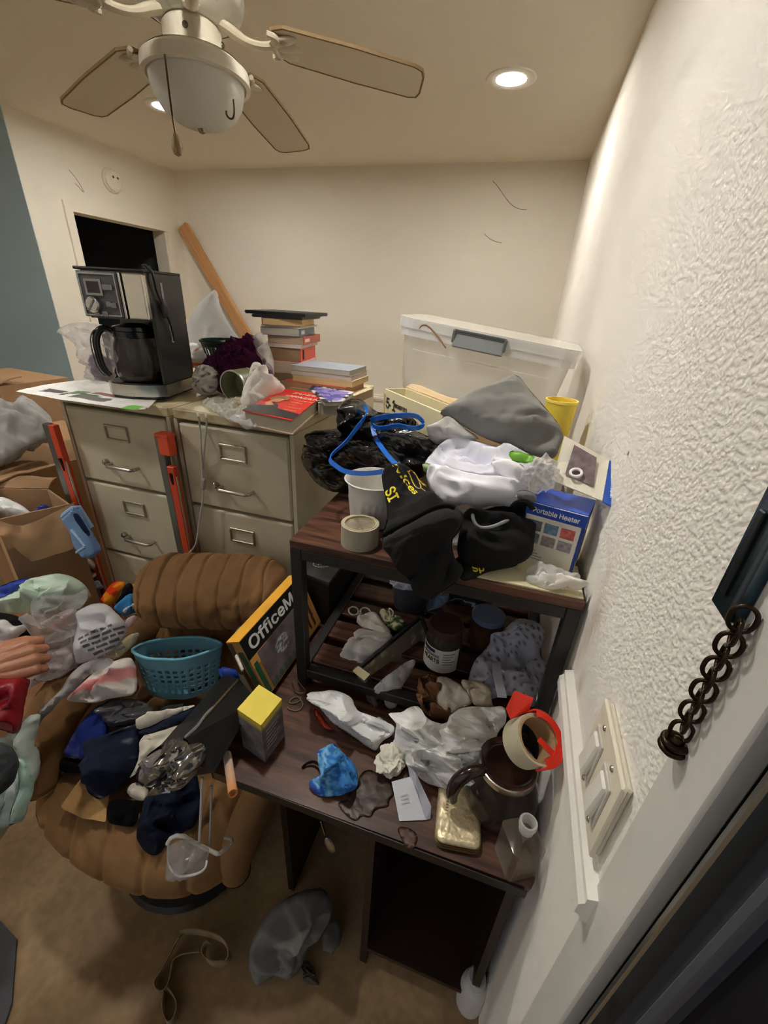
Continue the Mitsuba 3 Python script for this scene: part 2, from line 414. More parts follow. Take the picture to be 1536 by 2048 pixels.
# entry frame at the right
en = numbered('door_2'); labels[en] = {'kind': 'structure', 'label': 'entry frame at the right edge, white casing then a dark metal jamb', 'category': 'door'}
part(en, 'casing', box(.02, .064, ZC, .003, (XR + .007, .286, 0)), 'satin', specks((206, 204, 198), (150, 140, 125), 30, .5, 3))
part(en, 'jamb', slab(XR + .02, XR + .1, .19, .318, 0, ZC), 'satin', (52, 58, 68))
part(en, 'weatherstrip', box(.02, .008, ZC, .002, (XR + .012, .2345, 0)), 'metal', specks((168, 168, 164), (90, 84, 70), 45, .8, 8))
part(en, 'stop', box(.03, .014, ZC, .004, (XR + .012, .188, 0)), 'satin', (70, 74, 82))
part(en, 'door_leaf', slab(XR + .008, XR + .05, -1.2, .182, 0, ZC), 'satin', (17, 18, 24))  # near-black slab added to stand in for the dark void beyond the frame
for k_, z_ in enumerate((.95, .885)):
    part(en, 'strike_plate', box(.004, .016, .03, .001, (XR + .0185, .213, z_)), 'metal', (40, 38, 36))

# recessed lamps in the ceiling: two in view and the pair of the same row nearer the entry
def downlight(x, y, label, seen=True):
    t = thing('recessed_light', label, 'ceiling light', 'recessed lights in the ceiling')
    part(t, 'trim_ring', lathe([(.062, -.004), (.085, -.008), (.098, -.004), (.1, 0), (.062, .001), (.062, -.004)], 48, (x, y, ZC)), 'satin', (226, 220, 208))
    disc = trimesh.creation.cylinder(.062, .003, sections=48); disc = xf(disc, (x, y, ZC - .0030))
    k = numbered(t + '__lamp_disc')
    scene[k] = mikit.ply(disc, 'matte', smooth=False, color=np.ones((len(disc.vertices), 3)) * .9, emitter={'type': 'area', 'radiance': {'type': 'rgb', 'value': LAMP}})
downlight(*[-0.236,2.366], 'lit round recessed ceiling light right of the fan, nearest the right wall')
downlight(*[-1.964,2.393], 'lit round recessed ceiling light behind the fan bowl, left of the pull chain')
downlight(-1.95, .45, 'lit recessed ceiling light near the entry, above the left pile')
downlight(-.55, .84, "lit recessed ceiling light above the things heaped on the small table")
# ================================================================ file cabinets
BEIGE = (196, 188, 164)
def cabinet(x0, x1, y0, ztop, gaps, label):
    t = thing('file_cabinet', label, 'file cabinet')
    w = x1 - x0; d = .69; cx = (x0 + x1) / 2
    rust = specks(BEIGE, (120, 92, 58), 16, .7, 4, .6)
    sh = cat(slab(x0, x0 + .012, y0, y0 + d, 0, ztop - .03), slab(x1 - .012, x1, y0, y0 + d, 0, ztop - .03),
             slab(x0 + .012, x1 - .012, y0 + d - .01, y0 + d, 0, ztop - .03), slab(x0 + .012, x1 - .012, y0, y0 + d, 0, .04), slab(x0 + .012, x1 - .012, y0 + .05, y0 + d, ztop - .05, ztop - .03))
    part(t, 'body', sh.subdivide().subdivide().subdivide(), 'satin', specks(BEIGE, (130, 105, 72), 9, .45, 6, .6), smooth=False)
    top = box(w, d, .03, .004, (cx, y0 + d / 2, ztop - .03)).subdivide().subdivide().subdivide().subdivide().subdivide()
    part(t, 'top', top, 'satin', specks((198, 186, 150), (128, 92, 50), 14, .8, 2, .58))
    zs = [ztop - .035] + gaps + [.05]
    for i in range(len(zs) - 1):
        h = zs[i] - zs[i + 1] - .010
        zz = zs[i + 1] + .004
        dr_ = part(t, 'drawer', box(w - .032, .03, h, .006, (cx, y0 + .013, zz)).subdivide().subdivide().subdivide(), 'satin', specks(BEIGE, (138, 118, 86), 11, .4, 9 + i, .62))
        hz = zz + h * .74
        fr = cat(bar((cx - .045, y0 - .005, hz + .022), (cx + .045, y0 - .005, hz + .022), .006, .008, .002), bar((cx - .045, y0 - .005, hz - .022), (cx + .045, y0 - .005, hz - .022), .006, .008, .002),
                 bar((cx - .042, y0 - .005, hz - .022), (cx - .042, y0 - .005, hz + .022), .006, .008, .002), bar((cx + .042, y0 - .005, hz - .022), (cx + .042, y0 - .005, hz + .022), .006, .008, .002))
        part(dr_, 'label_holder', fr, 'metal', (186, 180, 160))
        hz = zz + h * .30
        hb = tube([(cx - .055, y0, hz), (cx - .055, y0 - .022, hz), (cx - .045, y0 - .03, hz), (cx + .045, y0 - .03, hz), (cx + .055, y0 - .022, hz), (cx + .055, y0, hz)], .0055, 10)
        part(dr_, 'handle', hb, 'steel', (190, 186, 176))
        part(dr_, 'latch_button', lathe([(.0001, 0), (.008, 0), (.01, .004), (.01, .014), (.006, .018), (.0001, .018)], 16, (cx - .072, y0, hz + .004), rx=90), 'steel', (170, 164, 150))
    return t
YC = 1.005
cabinet(-.948, -.553, YC, 1.313, [1.008, .703, .398], 'beige metal file cabinet with rusty top under the red book and book stacks')
cabinet(-1.385, -.962, YC, 1.313, [1.02, .735, .45], 'beige metal file cabinet under the coffee maker, left of the other cabinet')

# ================================================================ desk and the small table standing on it
WOOD = (84, 54, 42)
dc, dk = lin((100, 66, 52)), lin((52, 32, 25))
def grain(p, n, uv):
    g = fbm(p.x * 5 + 2 * fbm(p.x * 2, p.y * 2, 0.0, 2), p.y * 70, p.z * 70, 3)
    return mix(dc.tolist(), dk.tolist(), smoothstep(0.25, 0.75, g))
scene['dark_wood'] = {'type': 'principled', 'base_color': proc(grain), 'roughness': 0.38, 'specular': 0.45}
def grain_y(p, n, uv):
    g = fbm(p.x * 70, p.y * 5 + 2 * fbm(p.x * 2, p.y * 2, 0.0, 2), p.z * 70, 3)
    return mix(dc.tolist(), dk.tolist(), smoothstep(0.25, 0.75, g))
DZ_ = .735
dk_ = thing('desk', 'dark walnut desk with an open cubby underneath, against the right wall', 'desk')
top = prism(roundpoly([(-.475, .425), (.185, .432), (.185, 1.68), (-.475, 1.68)], .02), .022, DZ_ - .022)
part(dk_, 'desktop', top, 'dark_wood', smooth=30)
part(dk_, 'edge_band', slab(-.462, .172, .4255, .4275, DZ_ - .024, DZ_ - .002), 'satin', (26, 22, 20))
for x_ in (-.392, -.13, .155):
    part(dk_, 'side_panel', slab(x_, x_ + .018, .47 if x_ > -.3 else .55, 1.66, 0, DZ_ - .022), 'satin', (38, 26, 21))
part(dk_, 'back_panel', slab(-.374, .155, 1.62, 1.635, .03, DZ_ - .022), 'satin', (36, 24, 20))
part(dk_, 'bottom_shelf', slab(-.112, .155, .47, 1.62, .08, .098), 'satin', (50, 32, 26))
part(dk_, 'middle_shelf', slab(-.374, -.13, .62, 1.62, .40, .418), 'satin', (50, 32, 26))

TX0, TX1, TY0, TY1, TZ = -.398, .186, .683, 1.60, 1.165
st = thing('side_table', 'small table with black steel legs and slatted lower shelf, standing on the desk', 'side table')
part(st, 'tabletop', box(TX1 - TX0, TY1 - TY0, .02, .002, ((TX0 + TX1) / 2, (TY0 + TY1) / 2, TZ - .02)), 'dark_wood', smooth=30)
LG = .026
for x_ in (TX0, TX1 - LG):
    for y_ in (TY0, TY1 - LG):
        part(st, 'leg', box(LG, LG, TZ - .0205 - DZ_, .002, (x_ + LG / 2, y_ + LG / 2, DZ_ + .0005)), 'satin', specks((34, 33, 34), (110, 105, 98), 60, .35, 5, .66))
for z_ in (TZ - .046, DZ_ + .035):
    for y_ in (TY0, TY1 - LG):
        part(st, 'rail', box(TX1 - TX0 - 2 * LG, LG, .026, .002, ((TX0 + TX1) / 2, y_ + LG / 2, z_)), 'satin', (36, 35, 36))
    for x_ in (TX0, TX1 - LG):
        part(st, 'rail', box(LG, TY1 - TY0 - 2 * LG, .026, .002, (x_ + LG / 2, (TY0 + TY1) / 2, z_)), 'satin', (36, 35, 36))
for i in range(9):
    y_ = TY0 + .07 + i * .098
    part(st, 'slat', box(TX1 - TX0 - 2 * LG, .068, .012, .002, ((TX0 + TX1) / 2, y_, DZ_ + .046)), 'dark_wood', smooth=30)
# ================================================================ ceiling fan
fan = thing('ceiling_fan', 'cream five-blade ceiling fan with frosted bowl light and pull chain', 'ceiling fan')
fc_ = V(-.96, 1.31, 2.233)
fn_ = unit((-.021, .042, 1)); fa_ = unit(V(1, 0, 0) - fn_ * fn_[0]); fb_ = np.cross(fn_, fa_)
FR = np.stack([fa_, fb_, fn_], 1)
CREAM = (196, 188, 168)
def fx(m): return xf(m, fc_, R=FR)
part(fan, 'motor_housing', fx(lathe([(.0001, .0), (.075, .0), (.09, .012), (.125, .03), (.135, .05), (.135, .10), (.118, .13), (.085, .15), (.075, .225), (.0001, .225)], 48)), 'satin', specks((190, 186, 174), (110, 98, 78), 26, .5, 3), smooth=40)
part(fan, 'switch_housing', fx(lathe([(.0001, -.066), (.072, -.066), (.072, -.01), (.064, .0), (.0001, .0)], 40)), 'satin', specks((198, 190, 172), (110, 98, 78), 30, .4, 5))
for k in range(4):
    g = k * np.pi / 2 + 2.0
    part(fan, 'screw', fx(xf(trimesh.creation.icosphere(2, .007), (.072 * np.cos(g), .072 * np.sin(g), -.03))), 'metal', (96, 88, 74))
part(fan, 'light_fitter', fx(lathe([(.07, -.062), (.118, -.07), (.135, -.085), (.137, -.112), (.126, -.114), (.124, -.09), (.07, -.07), (.07, -.062)], 56)), 'satin', specks((214, 208, 192), (150, 138, 112), 22, .4, 7))
bw = [(.121, -.108), (.119, -.125), (.112, -.150), (.095, -.176), (.066, -.196), (.035, -.206), (.012, -.209), (.0001, -.210)]
scene['frosted'] = {'type': 'principledthin', 'base_color': {'type': 'rgb', 'value': lin((226, 224, 214)).tolist()}, 'roughness': 0.35, 'diff_trans': 0.5, 'eta': 1.4}
part(fan, 'glass_bowl', fx(lathe(bw, 56)), 'frosted', smooth=True)
part(fan, 'finial', fx(lathe([(.0001, -.220), (.009, -.216), (.011, -.209), (.006, -.204), (.0001, -.203)], 20)), 'metal', (140, 130, 110))
bl = Polygon([(.205, -.048), (.24, -.070), (.42, -.076), (.58, -.072), (.602, -.062), (.61, -.036), (.61, .036), (.602, .062), (.58, .072), (.42, .076), (.24, .070), (.205, .048)])
for k in range(5):
    g = .36 + k * 2 * np.pi / 5
    Rz = rot(rz=np.degrees(g))
    def lay(m, droop=8.3, pitch=-3, z=-.018):
        m = xf(m, (-.2, 0, 0)); m = xf(m, (0, 0, 0), rx=pitch); m = xf(m, (.2, 0, z), ry=droop)
        return fx(xf(m, R=Rz))
    b_ = part(fan, 'blade', lay(prism(bl, .006)), 'satin', vary((196, 184, 160), .06, 12, k), smooth=20)
    ring = prism(bl.buffer(.0012).difference(bl.buffer(-.004)), .0072, -.0006)
    part(b_, 'worn_edge', lay(ring), 'matte', (120, 100, 72), smooth=20, label='brown worn edge')
    arm = tube([(.07, 0, .012), (.10, 0, -.004), (.135, 0, -.026), (.17, 0, -.036), (.215, 0, -.030)], [.017, .015, .012, .012, .014], 10, n=16)
    arm.vertices = arm.vertices * [1, 1.25, .75]
    leaf = []
    for s in (-1, 0, 1):
        leaf.append(xf(lump((0, 0, 0), (.040, .017, .007), .03, 2, 3, 2), (.235 + .012 * (s == 0), s * .030, -.027), rz=s * 26))
    leaf.append(tube([(.198, -.052, -.024), (.222, -.03, -.029), (.21, 0, -.031), (.222, .03, -.029), (.198, .052, -.024)], .007, 8, n=18))
    part(fan, 'blade_iron', fx(xf(cat([arm] + leaf), R=Rz)), 'satin', specks((190, 180, 158), (110, 92, 64), 40, .6, k))
ch = [[-0.948,1.178,2.137],[-0.938,1.165,2.101],[-0.939,1.165,2.042],[-0.937,1.165,1.977]]
part(fan, 'pull_chain', tube(ch, .0022, 6, n=24), 'metal', (92, 84, 70))
part(fan, 'chain_pendant', lathe([(.0001, -.046), (.009, -.042), (.013, -.03), (.010, -.014), (.005, 0), (.0001, .002)], 20, ch[-1]), 'satin', (134, 112, 74), label='brown wooden pendant')
part(fan, 'chain_hook', tube([[-0.796,1.22,2.053],[-0.796,1.22,2.029],[-0.804,1.22,2.017],[-0.815,1.22,2.021],[-0.818,1.22,2.033]], .0022, 6, n=24), 'metal', (90, 78, 60))

# ================================================================ smoke detector, plank
sd = thing('smoke_detector', 'round white smoke detector on the wall above the dark doorway', 'smoke detector')
part(sd, 'base', lathe([(.0001, 0), (.070, 0), (.072, .008), (.068, .014), (.0001, .014)], 40, (XL, 2.87, 2.262), ry=90), 'satin', (214, 206, 190))
part(sd, 'cover', lathe([(.064, .013), (.062, .030), (.050, .040), (.0001, .043)], 40, (XL, 2.87, 2.262), ry=90), 'satin', (226, 220, 206))
for a_, b_ in ((.018, .022), (.018, -.014)):
    part(sd, 'test_button', lathe([(.0001, 0), (.008, 0), (.006, .004), (.0001, .004)], 14, (XL + .041, 2.87 + b_, 2.262 + a_), ry=90), 'satin', (80, 76, 70))
pine, pine2 = lin((200, 154, 106)), lin((166, 116, 72))
pA, pB = V(-2.821, 3.452, 2.087), V(-2.27, 3.40, 1.29)
pd = unit(pB - pA); pE = pA + pd * (pA[2] / -pd[2]) * .985
def pinecol(v):
    s = (v - pA) @ pd; w = (v - pA) @ unit(np.cross(pd, (0, -1, .1)))
    t = meshkit.fbm(np.stack([s * 3, w * 90, w * 0], 1), 3, 4)[:, None]
    c = pine * (1 - t) + pine2 * t
    for ks in (.35, .92, 1.02):
        kk = np.exp(-((s - ks) ** 2 + (w - .01) ** 2) / .014 ** 2)[:, None]
        c = c * (1 - kk * .75) + lin((90, 50, 26)) * kk * .75
    return c
pl = bar(pA, pE, .09, .038, .003, upv=(0, -1, .15))
for _ in range(5):
    pl = pl.subdivide()
one('wooden_plank', 'long pine plank leaning in the corner beside the dark doorway', 'plank', pl, 'matte', pinecol, smooth=False)

# ================================================================ armchair
BROWN = (122, 90, 57)
def velv(seed, f=6, lo=.55, hi=1.5):
    b = lin(BROWN)
    return lambda v: b * (lo + (hi - lo) * meshkit.fbm(v * V(f, f, f), 3, seed)[:, None]) * (1 + .1 * (meshkit.noise(v * 60, seed)[:, None] - .5))
ach = thing('armchair', 'low brown velvet armchair with channel tufting and a head roll, heaped with clothes', 'armchair')
cu = V(math.cos(math.radians(15)), math.sin(math.radians(15)), 0); cv = V(-cu[1], cu[0], 0)
def channels(m, amp, pitch, off=0.0, fan=None):
    v = np.asarray(m.vertices).copy()
    s = (v - V(-.76, .6, 0)) @ cu + off
    g = np.exp(-((np.mod(s, pitch) - pitch / 2) / .007) ** 2)
    m.vertices = v - np.asarray(m.vertex_normals) * (amp * g)[:, None]
    return m
seat = bag([(-1.085, .43, .36), (-1.01, .345, .36), (-.83, .300, .36), (-.64, .300, .36), (-.51, .345, .36), (-.445, .42, .36), (-.43, .52, .36), (-.47, .80, .37), (-.7, .86, .37), (-1.0, .78, .37), (-1.06, .58, .37)], .085, .13, .0065, .004, 10, 3, .10, lean=(0, 0, 1))
part(ach, 'seat', channels(seat, .009, .105), 'velvet', velv(1), smooth=True)
bq = []
for s, t, z in ((-.27, .0, .47), (.21, .0, .47), (.23, .03, .72), (-.25, .03, .72)):
    p = V(-.74, .885, 0) + cu * s + cv * (t - .02); bq.append((p[0], p[1], z))
part(ach, 'backrest', channels(bag(bq, .075, .04, .0065, .003, 10, 5, .09, lean=(0, -1, .3)), .008, .075), 'velvet', velv(2), smooth=True)
def roll(c, ax, L, R, seed, dents=7):
    n, m_ = 110, 72
    s = np.linspace(-1, 1, n)
    r = R * (1 - np.abs(s) ** 5) ** .42
    g = sum(np.exp(-((s - q) / .012) ** 2) for q in np.linspace(-.78, .78, dents))
    r = np.maximum(r * (1 - .075 * g), 1e-4)
    th = np.linspace(0, 2 * np.pi, m_, endpoint=False)
    ax = unit(ax); a = unit(np.cross(ax, (0, 0, 1.))); b = np.cross(a, ax)
    sk = .05 * R * np.sin(3 * th + 1)[None, :] * (1 - s[:, None] ** 2)
    v = c + ax * (s * L)[:, None, None] + (r[:, None] + sk)[..., None] * (np.cos(th)[None, :, None] * a * 1.0 + np.sin(th)[None, :, None] * b)
    i, j = np.meshgrid(np.arange(n - 1), np.arange(m_), indexing='ij')
    q = np.stack([i * m_ + j, i * m_ + (j + 1) % m_, (i + 1) * m_ + (j + 1) % m_, (i + 1) * m_ + j], -1).reshape(-1, 4)
    M = mesh(v.reshape(-1, 3), np.vstack([q[:, [0, 1, 2]], q[:, [0, 2, 3]]]))
    x = np.asarray(M.vertices)
    M.vertices = x + unit(ax) * (.02 * wrinkle(x, 9, seed, None))[:, None] * .3 + np.asarray(M.vertex_normals) * (.006 * wrinkle(x, 16, seed, np.cross(ax, (0, 0, 1)), 4))[:, None]
    return M
part(ach, 'head_roll', roll(V(-.757, .842, .815), V(.41, .115, .02), .222, .112, 4), 'velvet', velv(3, 9, .6, 1.55), smooth=True)
part(ach, 'arm', tube([(-1.015, .40, .42), (-1.035, .43, .50), (-1.055, .50, .555), (-1.075, .60, .575), (-1.08, .74, .58), (-1.0, .83, .62), (-.95, .86, .66)], [.045, .06, .068, .07, .07, .065, .05], 20, n=40), 'velvet', velv(5), smooth=True)
part(ach, 'arm', tube([(-.462, .44, .30), (-.455, .46, .40), (-.45, .54, .44), (-.455, .70, .46), (-.47, .80, .5)], [.035, .045, .05, .05, .045], 20, n=30), 'velvet', velv(6), smooth=True)
part(ach, 'base', bag([(-.98, .46, .2), (-.8, .40, .2), (-.6, .40, .2), (-.5, .48, .2), (-.5, .78, .2), (-1.0, .75, .2)], .09, .06, .014, .004, 8, 3, .05, lean=(0, 0, 1)), 'matte', (54, 40, 28), smooth=True)
part(ach, 'pedestal', lathe([(.0001, 0), (.20, 0), (.21, .02), (.20, .035), (.06, .05), (.05, .16), (.0001, .16)], 40, (-.75, .58, 0)), 'satin', (40, 36, 34))
# ================================================================ left of the armchair: boxes, bags, clothes
KRAFT = (156, 124, 94)
def carton(c, z0, z1, th=.006):
    """Open box: four walls over the corners c and a bottom."""
    P = Polygon(c); P = P if P.exterior.is_ccw else Polygon(c[::-1])
    return cat(prism(P.difference(P.buffer(-th)), z1 - z0, z0), prism(P.buffer(-th), th, z0))
def flap(a, b, out, th=.005, curl=.01):
    """A carton flap hinged on a-b, reaching out by the vector out."""
    a, b, out = V(*a), V(*b), V(*out)
    g = [[a + (b - a) * s + out * t + V(0, 0, curl * math.sin(3 * t)) for t in (0, .5, 1)] for s in (0, .33, .66, 1)]
    return sheet(g, th, 10, 10, .004, 9, 2)
kraft = lambda s: vary(KRAFT, .12, 14, s)
# stack at the back
bD = [(-2.26, 1.11), (-1.66, 1.03), (-1.60, 1.60), (-2.2, 1.60)]
low = thing('cardboard_box', 'closed brown cardboard box at the bottom of the stack left of the cabinets', 'box')
part(low, 'body', carton(bD, .0, .50), 'matte', kraft(1))
part(low, 'lid', prism(bD, .006, .50), 'matte', kraft(2))
bx = thing('cardboard_box', 'brown moving box with green marks and black lettering under the grey cloth', 'box')
bB = [(-2.25, 1.10), (-1.66, 1.02), (-1.60, 1.50), (-2.2, 1.58)]
part(bx, 'body', carton(bB, .507, .985), 'matte', kraft(3))
part(bx, 'lid', prism(bB, .005, .985), 'matte', kraft(9))
part(bx, 'flap', flap(bB[0] + (.988,), bB[1] + (.988,), (-.03, -.14, -.015)), 'matte', kraft(4))
fu = unit(V(bB[1][0] - bB[0][0], bB[1][1] - bB[0][1], 0)); fo = V(fu[1], -fu[0], 0)
def onB(s, z, o=.001): return V(bB[1][0], bB[1][1], z) - fu * s + fo * o
part(bx, 'lettering', text('4.5 CU FT', .024, onB(.34, .865), fu, (0, 0, 1), .0006, True), 'matte', (74, 58, 44), smooth=False)
for k in range(4):
    part(bx, 'print_block', bar(onB(.34 - .045 * k, .908), onB(.31 - .045 * k, .908), .001, .020, 0), 'matte', (74, 58, 44), smooth=False)
part(bx, 'green_mark', xf(box(.07, .0012, .10, .0), onB(.045, .86, .001), rz=-8), 'matte', (44, 70, 48), label='dark green printed patch')
part(bx, 'green_mark', xf(box(.10, .0012, .035, .0), onB(.09, .745, .001), rz=-8), 'matte', (48, 74, 50), label='dark green printed patch')
top_ = thing('cardboard_box', 'tall brown cardboard box against the blue wall, behind the grey cloth', 'box')
tb_ = [(-2.85, 1.40), (-2.33, 1.42), (-2.30, 1.75), (-2.8, 1.80)]
part(top_, 'body', carton(tb_, 0, 1.165), 'matte', kraft(5))
part(top_, 'lid', prism(tb_, .005, 1.165), 'matte', kraft(6))
part(top_, 'flap', flap(tb_[0] + (1.171,), tb_[1] + (1.171,), (.03, .10, .03)), 'matte', kraft(7))
one('grey_cloth', 'grey knit cloth draped over the moving box', 'cloth',
    bag([[-2.044,1.136,1.192],[-1.963,1.19,1.191],[-1.905,1.192,1.177],[-1.908,1.239,1.194],[-1.83,1.235,1.173],[-1.759,1.224,1.152],[-1.703,1.184,1.124],[-1.649,1.159,1.101],[-1.669,1.127,1.095],[-1.689,1.071,1.081],[-1.701,1.022,1.066],[-1.705,0.982,1.053],[-1.724,0.929,1.04],[-1.798,0.885,1.043]], .05, .05, .010, .026, 10, 5, .06, (1, .3, -.5), 2.5, floor=.994), 'cloth', vary((150, 148, 146), .15, 18, 3), smooth=True)
# open carton in front
bC_ = thing('cardboard_box', 'open brown cardboard box with wide front flap, holding a white bag', 'box')
c1, c2, c3, c4 = V(-1.46, .755), V(-1.365, .925), V(-1.535, .985), V(-1.76, .90)
part(bC_, 'body', carton([c1, c2, c3, c4], .409, .958), 'matte', kraft(8))
part(bC_, 'flap', bag([[-1.469,0.72,0.98],[-1.414,0.745,0.971],[-1.402,0.76,0.954],[-1.405,0.79,0.933],[-1.372,0.82,0.946],[-1.357,0.87,0.957],[-1.327,0.915,0.977],[-1.313,0.885,0.904],[-1.311,0.855,0.831],[-1.345,0.81,0.826],[-1.379,0.765,0.82],[-1.383,0.74,0.88],[-1.382,0.72,0.938],[-1.446,0.7,0.965]], .003, .002, .01, .002, 8, 2, .004, it=0), 'matte', kraft(10), label='wide front flap bent down')
part(bC_, 'flap', flap((c3[0], c3[1], .960), (c4[0], c4[1], .960), (-.01, .05, .02)), 'matte', kraft(11), label='rear flap')
und = thing('cardboard_box', 'brown cardboard box underneath the open box, left of the armchair', 'box')
part(und, 'body', carton([V(-1.9, .52), V(-1.20, .50), V(-1.43, .98), V(-1.9, .99)], 0, .40), 'matte', vary((150, 108, 78), .1, 12, 9))
part(und, 'lid', prism([V(-1.9, .52), V(-1.20, .50), V(-1.43, .98), V(-1.9, .99)], .006, .40), 'matte', vary((150, 108, 78), .1, 12, 9))
wb = one('white_plastic_bag', 'white printed plastic bag lying in the open cardboard box', 'plastic bag',
    bag([[-1.653,0.86,0.954],[-1.624,0.883,0.958],[-1.584,0.89,0.948],[-1.531,0.89,0.93],[-1.481,0.88,0.908],[-1.481,0.856,0.895],[-1.508,0.832,0.89],[-1.56,0.821,0.902],[-1.601,0.81,0.909]], .05, .08, .011, .02, 14, 3, .06), 'satin', vary((224, 226, 226), .1, 20, 2), smooth=True)
one('blue_bag', 'crumpled royal blue bag inside the open cardboard box', 'bag',
    bag([[-1.483,0.863,0.908],[-1.485,0.9,0.929],[-1.465,0.922,0.935],[-1.436,0.926,0.927],[-1.428,0.908,0.915],[-1.445,0.882,0.906],[-1.462,0.852,0.895]], .04, .08, .01, .018, 16, 8, .05), 'satin', vary((44, 60, 150), .2, 20, 3), smooth=True)
# blue tote leaning on the cabinet
tt = thing('blue_bin', 'light blue plastic bin tipped on its side beside the orange bar', 'bin')
tp = [[-1.381,0.865,0.906],[-1.31,0.89,0.968],[-1.314,0.915,0.961],[-1.282,0.915,0.89],[-1.283,0.885,0.782],[-1.297,0.865,0.796]]
BL = (116, 150, 196)
tc = np.mean(tp, 0)
tfr = bag([tp[0], tp[1], V(*tp[1]) + V(.01, .02, -.01), V(*tp[4]) + V(.03, .02, .03), tp[4], tp[5]], .014, .02, .006, .0, 8, 1, .012, it=0)
part(tt, 'side', tfr, 'satin', vary(BL, .05), smooth=30)
def onT(p, q, w): return bar(V(*p) + V(0, -.004, .002), V(*q) + V(0, -.004, .002), w, .01, .002, upv=(.3, -.7, .5))
tq = [[-1.274,0.848,0.918],[-1.228,0.843,0.868],[-1.276,0.843,0.834]]
part(tt, 'rib', onT(tq[0], tq[1], .008), 'satin', (150, 180, 216))
part(tt, 'rib', onT(tq[1], tq[2], .008), 'satin', (150, 180, 216))
part(tt, 'rim', tube([tp[0], V(*tp[0]) * .1 + V(*tp[1]) * .9, tp[1], tp[2], tp[3]], .008, 10), 'satin', (140, 172, 212))
part(tt, 'opening', bag([[-1.28,0.862,0.958],[-1.262,0.868,0.977],[-1.245,0.87,0.937],[-1.227,0.868,0.898],[-1.236,0.86,0.892]], .004, .004, .008, 0, 9, 2, .01, it=1), 'matte', (22, 34, 66))
one('white_cloth', 'white cloth lump below the tipped blue bin', 'cloth', bag([[-1.482,0.943,0.708],[-1.474,0.971,0.726],[-1.423,0.97,0.706],[-1.391,0.97,0.694],[-1.381,0.949,0.674],[-1.423,0.939,0.683],[-1.464,0.937,0.697]], .03, .12, .01, .015, 16, 4, .04), 'cloth', (206, 200, 192), smooth=True)
for i, (pts, col, lab) in enumerate((([[-1.468,0.943,0.646],[-1.401,0.965,0.646],[-1.385,0.958,0.637],[-1.423,0.921,0.622]], (176, 158, 158), 'folded pinkish paper sheet under the orange bar'),
                                     ([[-1.413,0.929,0.612],[-1.38,0.959,0.625],[-1.355,0.937,0.605],[-1.395,0.916,0.599]], (150, 156, 170), 'grey-blue folded paper below the pinkish sheet'))):
    one('paper_sheet', lab, 'paper', bag(pts, .006, .05, .01, .008, 16, i, .02), 'paper', col, smooth=40)
# the two steel bars
def steel_bar(x, y, z0, z1, lab, cap):
    t = thing('steel_bar', lab, 'bar', None)
    part(t, 'channel', bar((x - .022, y, z0), (x - .020, y - .012, z1), .026, .022, .002, upv=(0, 1, 0)), 'metal', specks((120, 124, 126), (70, 62, 52), 30, .6, 4))
    part(t, 'orange_face', bar((x + .006, y - .004, z0), (x + .008, y - .016, z1 - .09 * cap), .026, .020, .002, upv=(0, 1, 0)), 'satin', specks((206, 72, 40), (110, 44, 32), 22, .5, 2, .58), label='orange painted face')
    part(t, 'slot', bar((x + .007, y - .016, z1 - .20), (x + .008, y - .027, z1 - .11), .010, .006, .001, upv=(0, 1, 0)), 'matte', (44, 26, 24))
    part(t, 'edge', bar((x + .022, y - .012, z0), (x + .024, y - .022, z1 - .12), .004, .006, .001, upv=(0, 1, 0)), 'steel', (196, 190, 180))
    if cap:
        part(t, 'cap', cat(box(.042, .03, .06, .004, (x + .004, y - .016, z1 - .055)), box(.05, .034, .012, .003, (x + .002, y - .016, z1))), 'satin', (222, 84, 48), label='orange cap')
    for k in range(3):
        part(t, 'notch', box(.012, .006, .05, .001, (x + .008, y - .0225 + .006 * 0, z0 + (z1 - z0) * (.25 + .18 * k))), 'matte', (96, 40, 32))
steel_bar(-1.402, .985, 0, 1.215, 'orange and grey steel bar at the left edge of the cabinets', False)
steel_bar(-.957, .985, 0, 1.235, 'orange steel bar with a cap between the two cabinets', True)
# grey cord over the cabinet
cd = thing('power_cord', 'grey power cord with inline switch hanging down the cabinet front', 'cord')
part(cd, 'cord', tube([[-0.804,0.973,1.318],[-0.785,0.949,1.317],[-0.82,0.992,1.29],[-0.823,0.985,1.26],[-0.837,0.985,1.205],[-0.855,0.982,1.103]], .003, 8, n=30), 'satin', (186, 184, 176))
part(cd, 'cord', tube([[-0.833,0.974,1.318],[-0.811,0.951,1.317],[-0.845,0.992,1.287],[-0.843,0.985,1.245],[-0.85,0.985,1.182],[-0.856,0.982,1.103]], .003, 8, n=30), 'satin', (186, 184, 176))
part(cd, 'cord', tube([[-0.856,0.982,1.097],[-0.869,0.978,1.026],[-0.894,0.972,0.934],[-0.916,0.965,0.867],[-0.945,0.955,0.837],[-1.0,0.94,0.817],[-1.031,0.92,0.793]], .003, 8, n=40), 'satin', (186, 184, 176))
part(cd, 'switch', xf(box(.016, .012, .04, .004, base=False), [-0.854,0.98,1.098], ry=15), 'satin', (150, 146, 136))
# ================================================================ on the cabinets
ZT = 1.3145
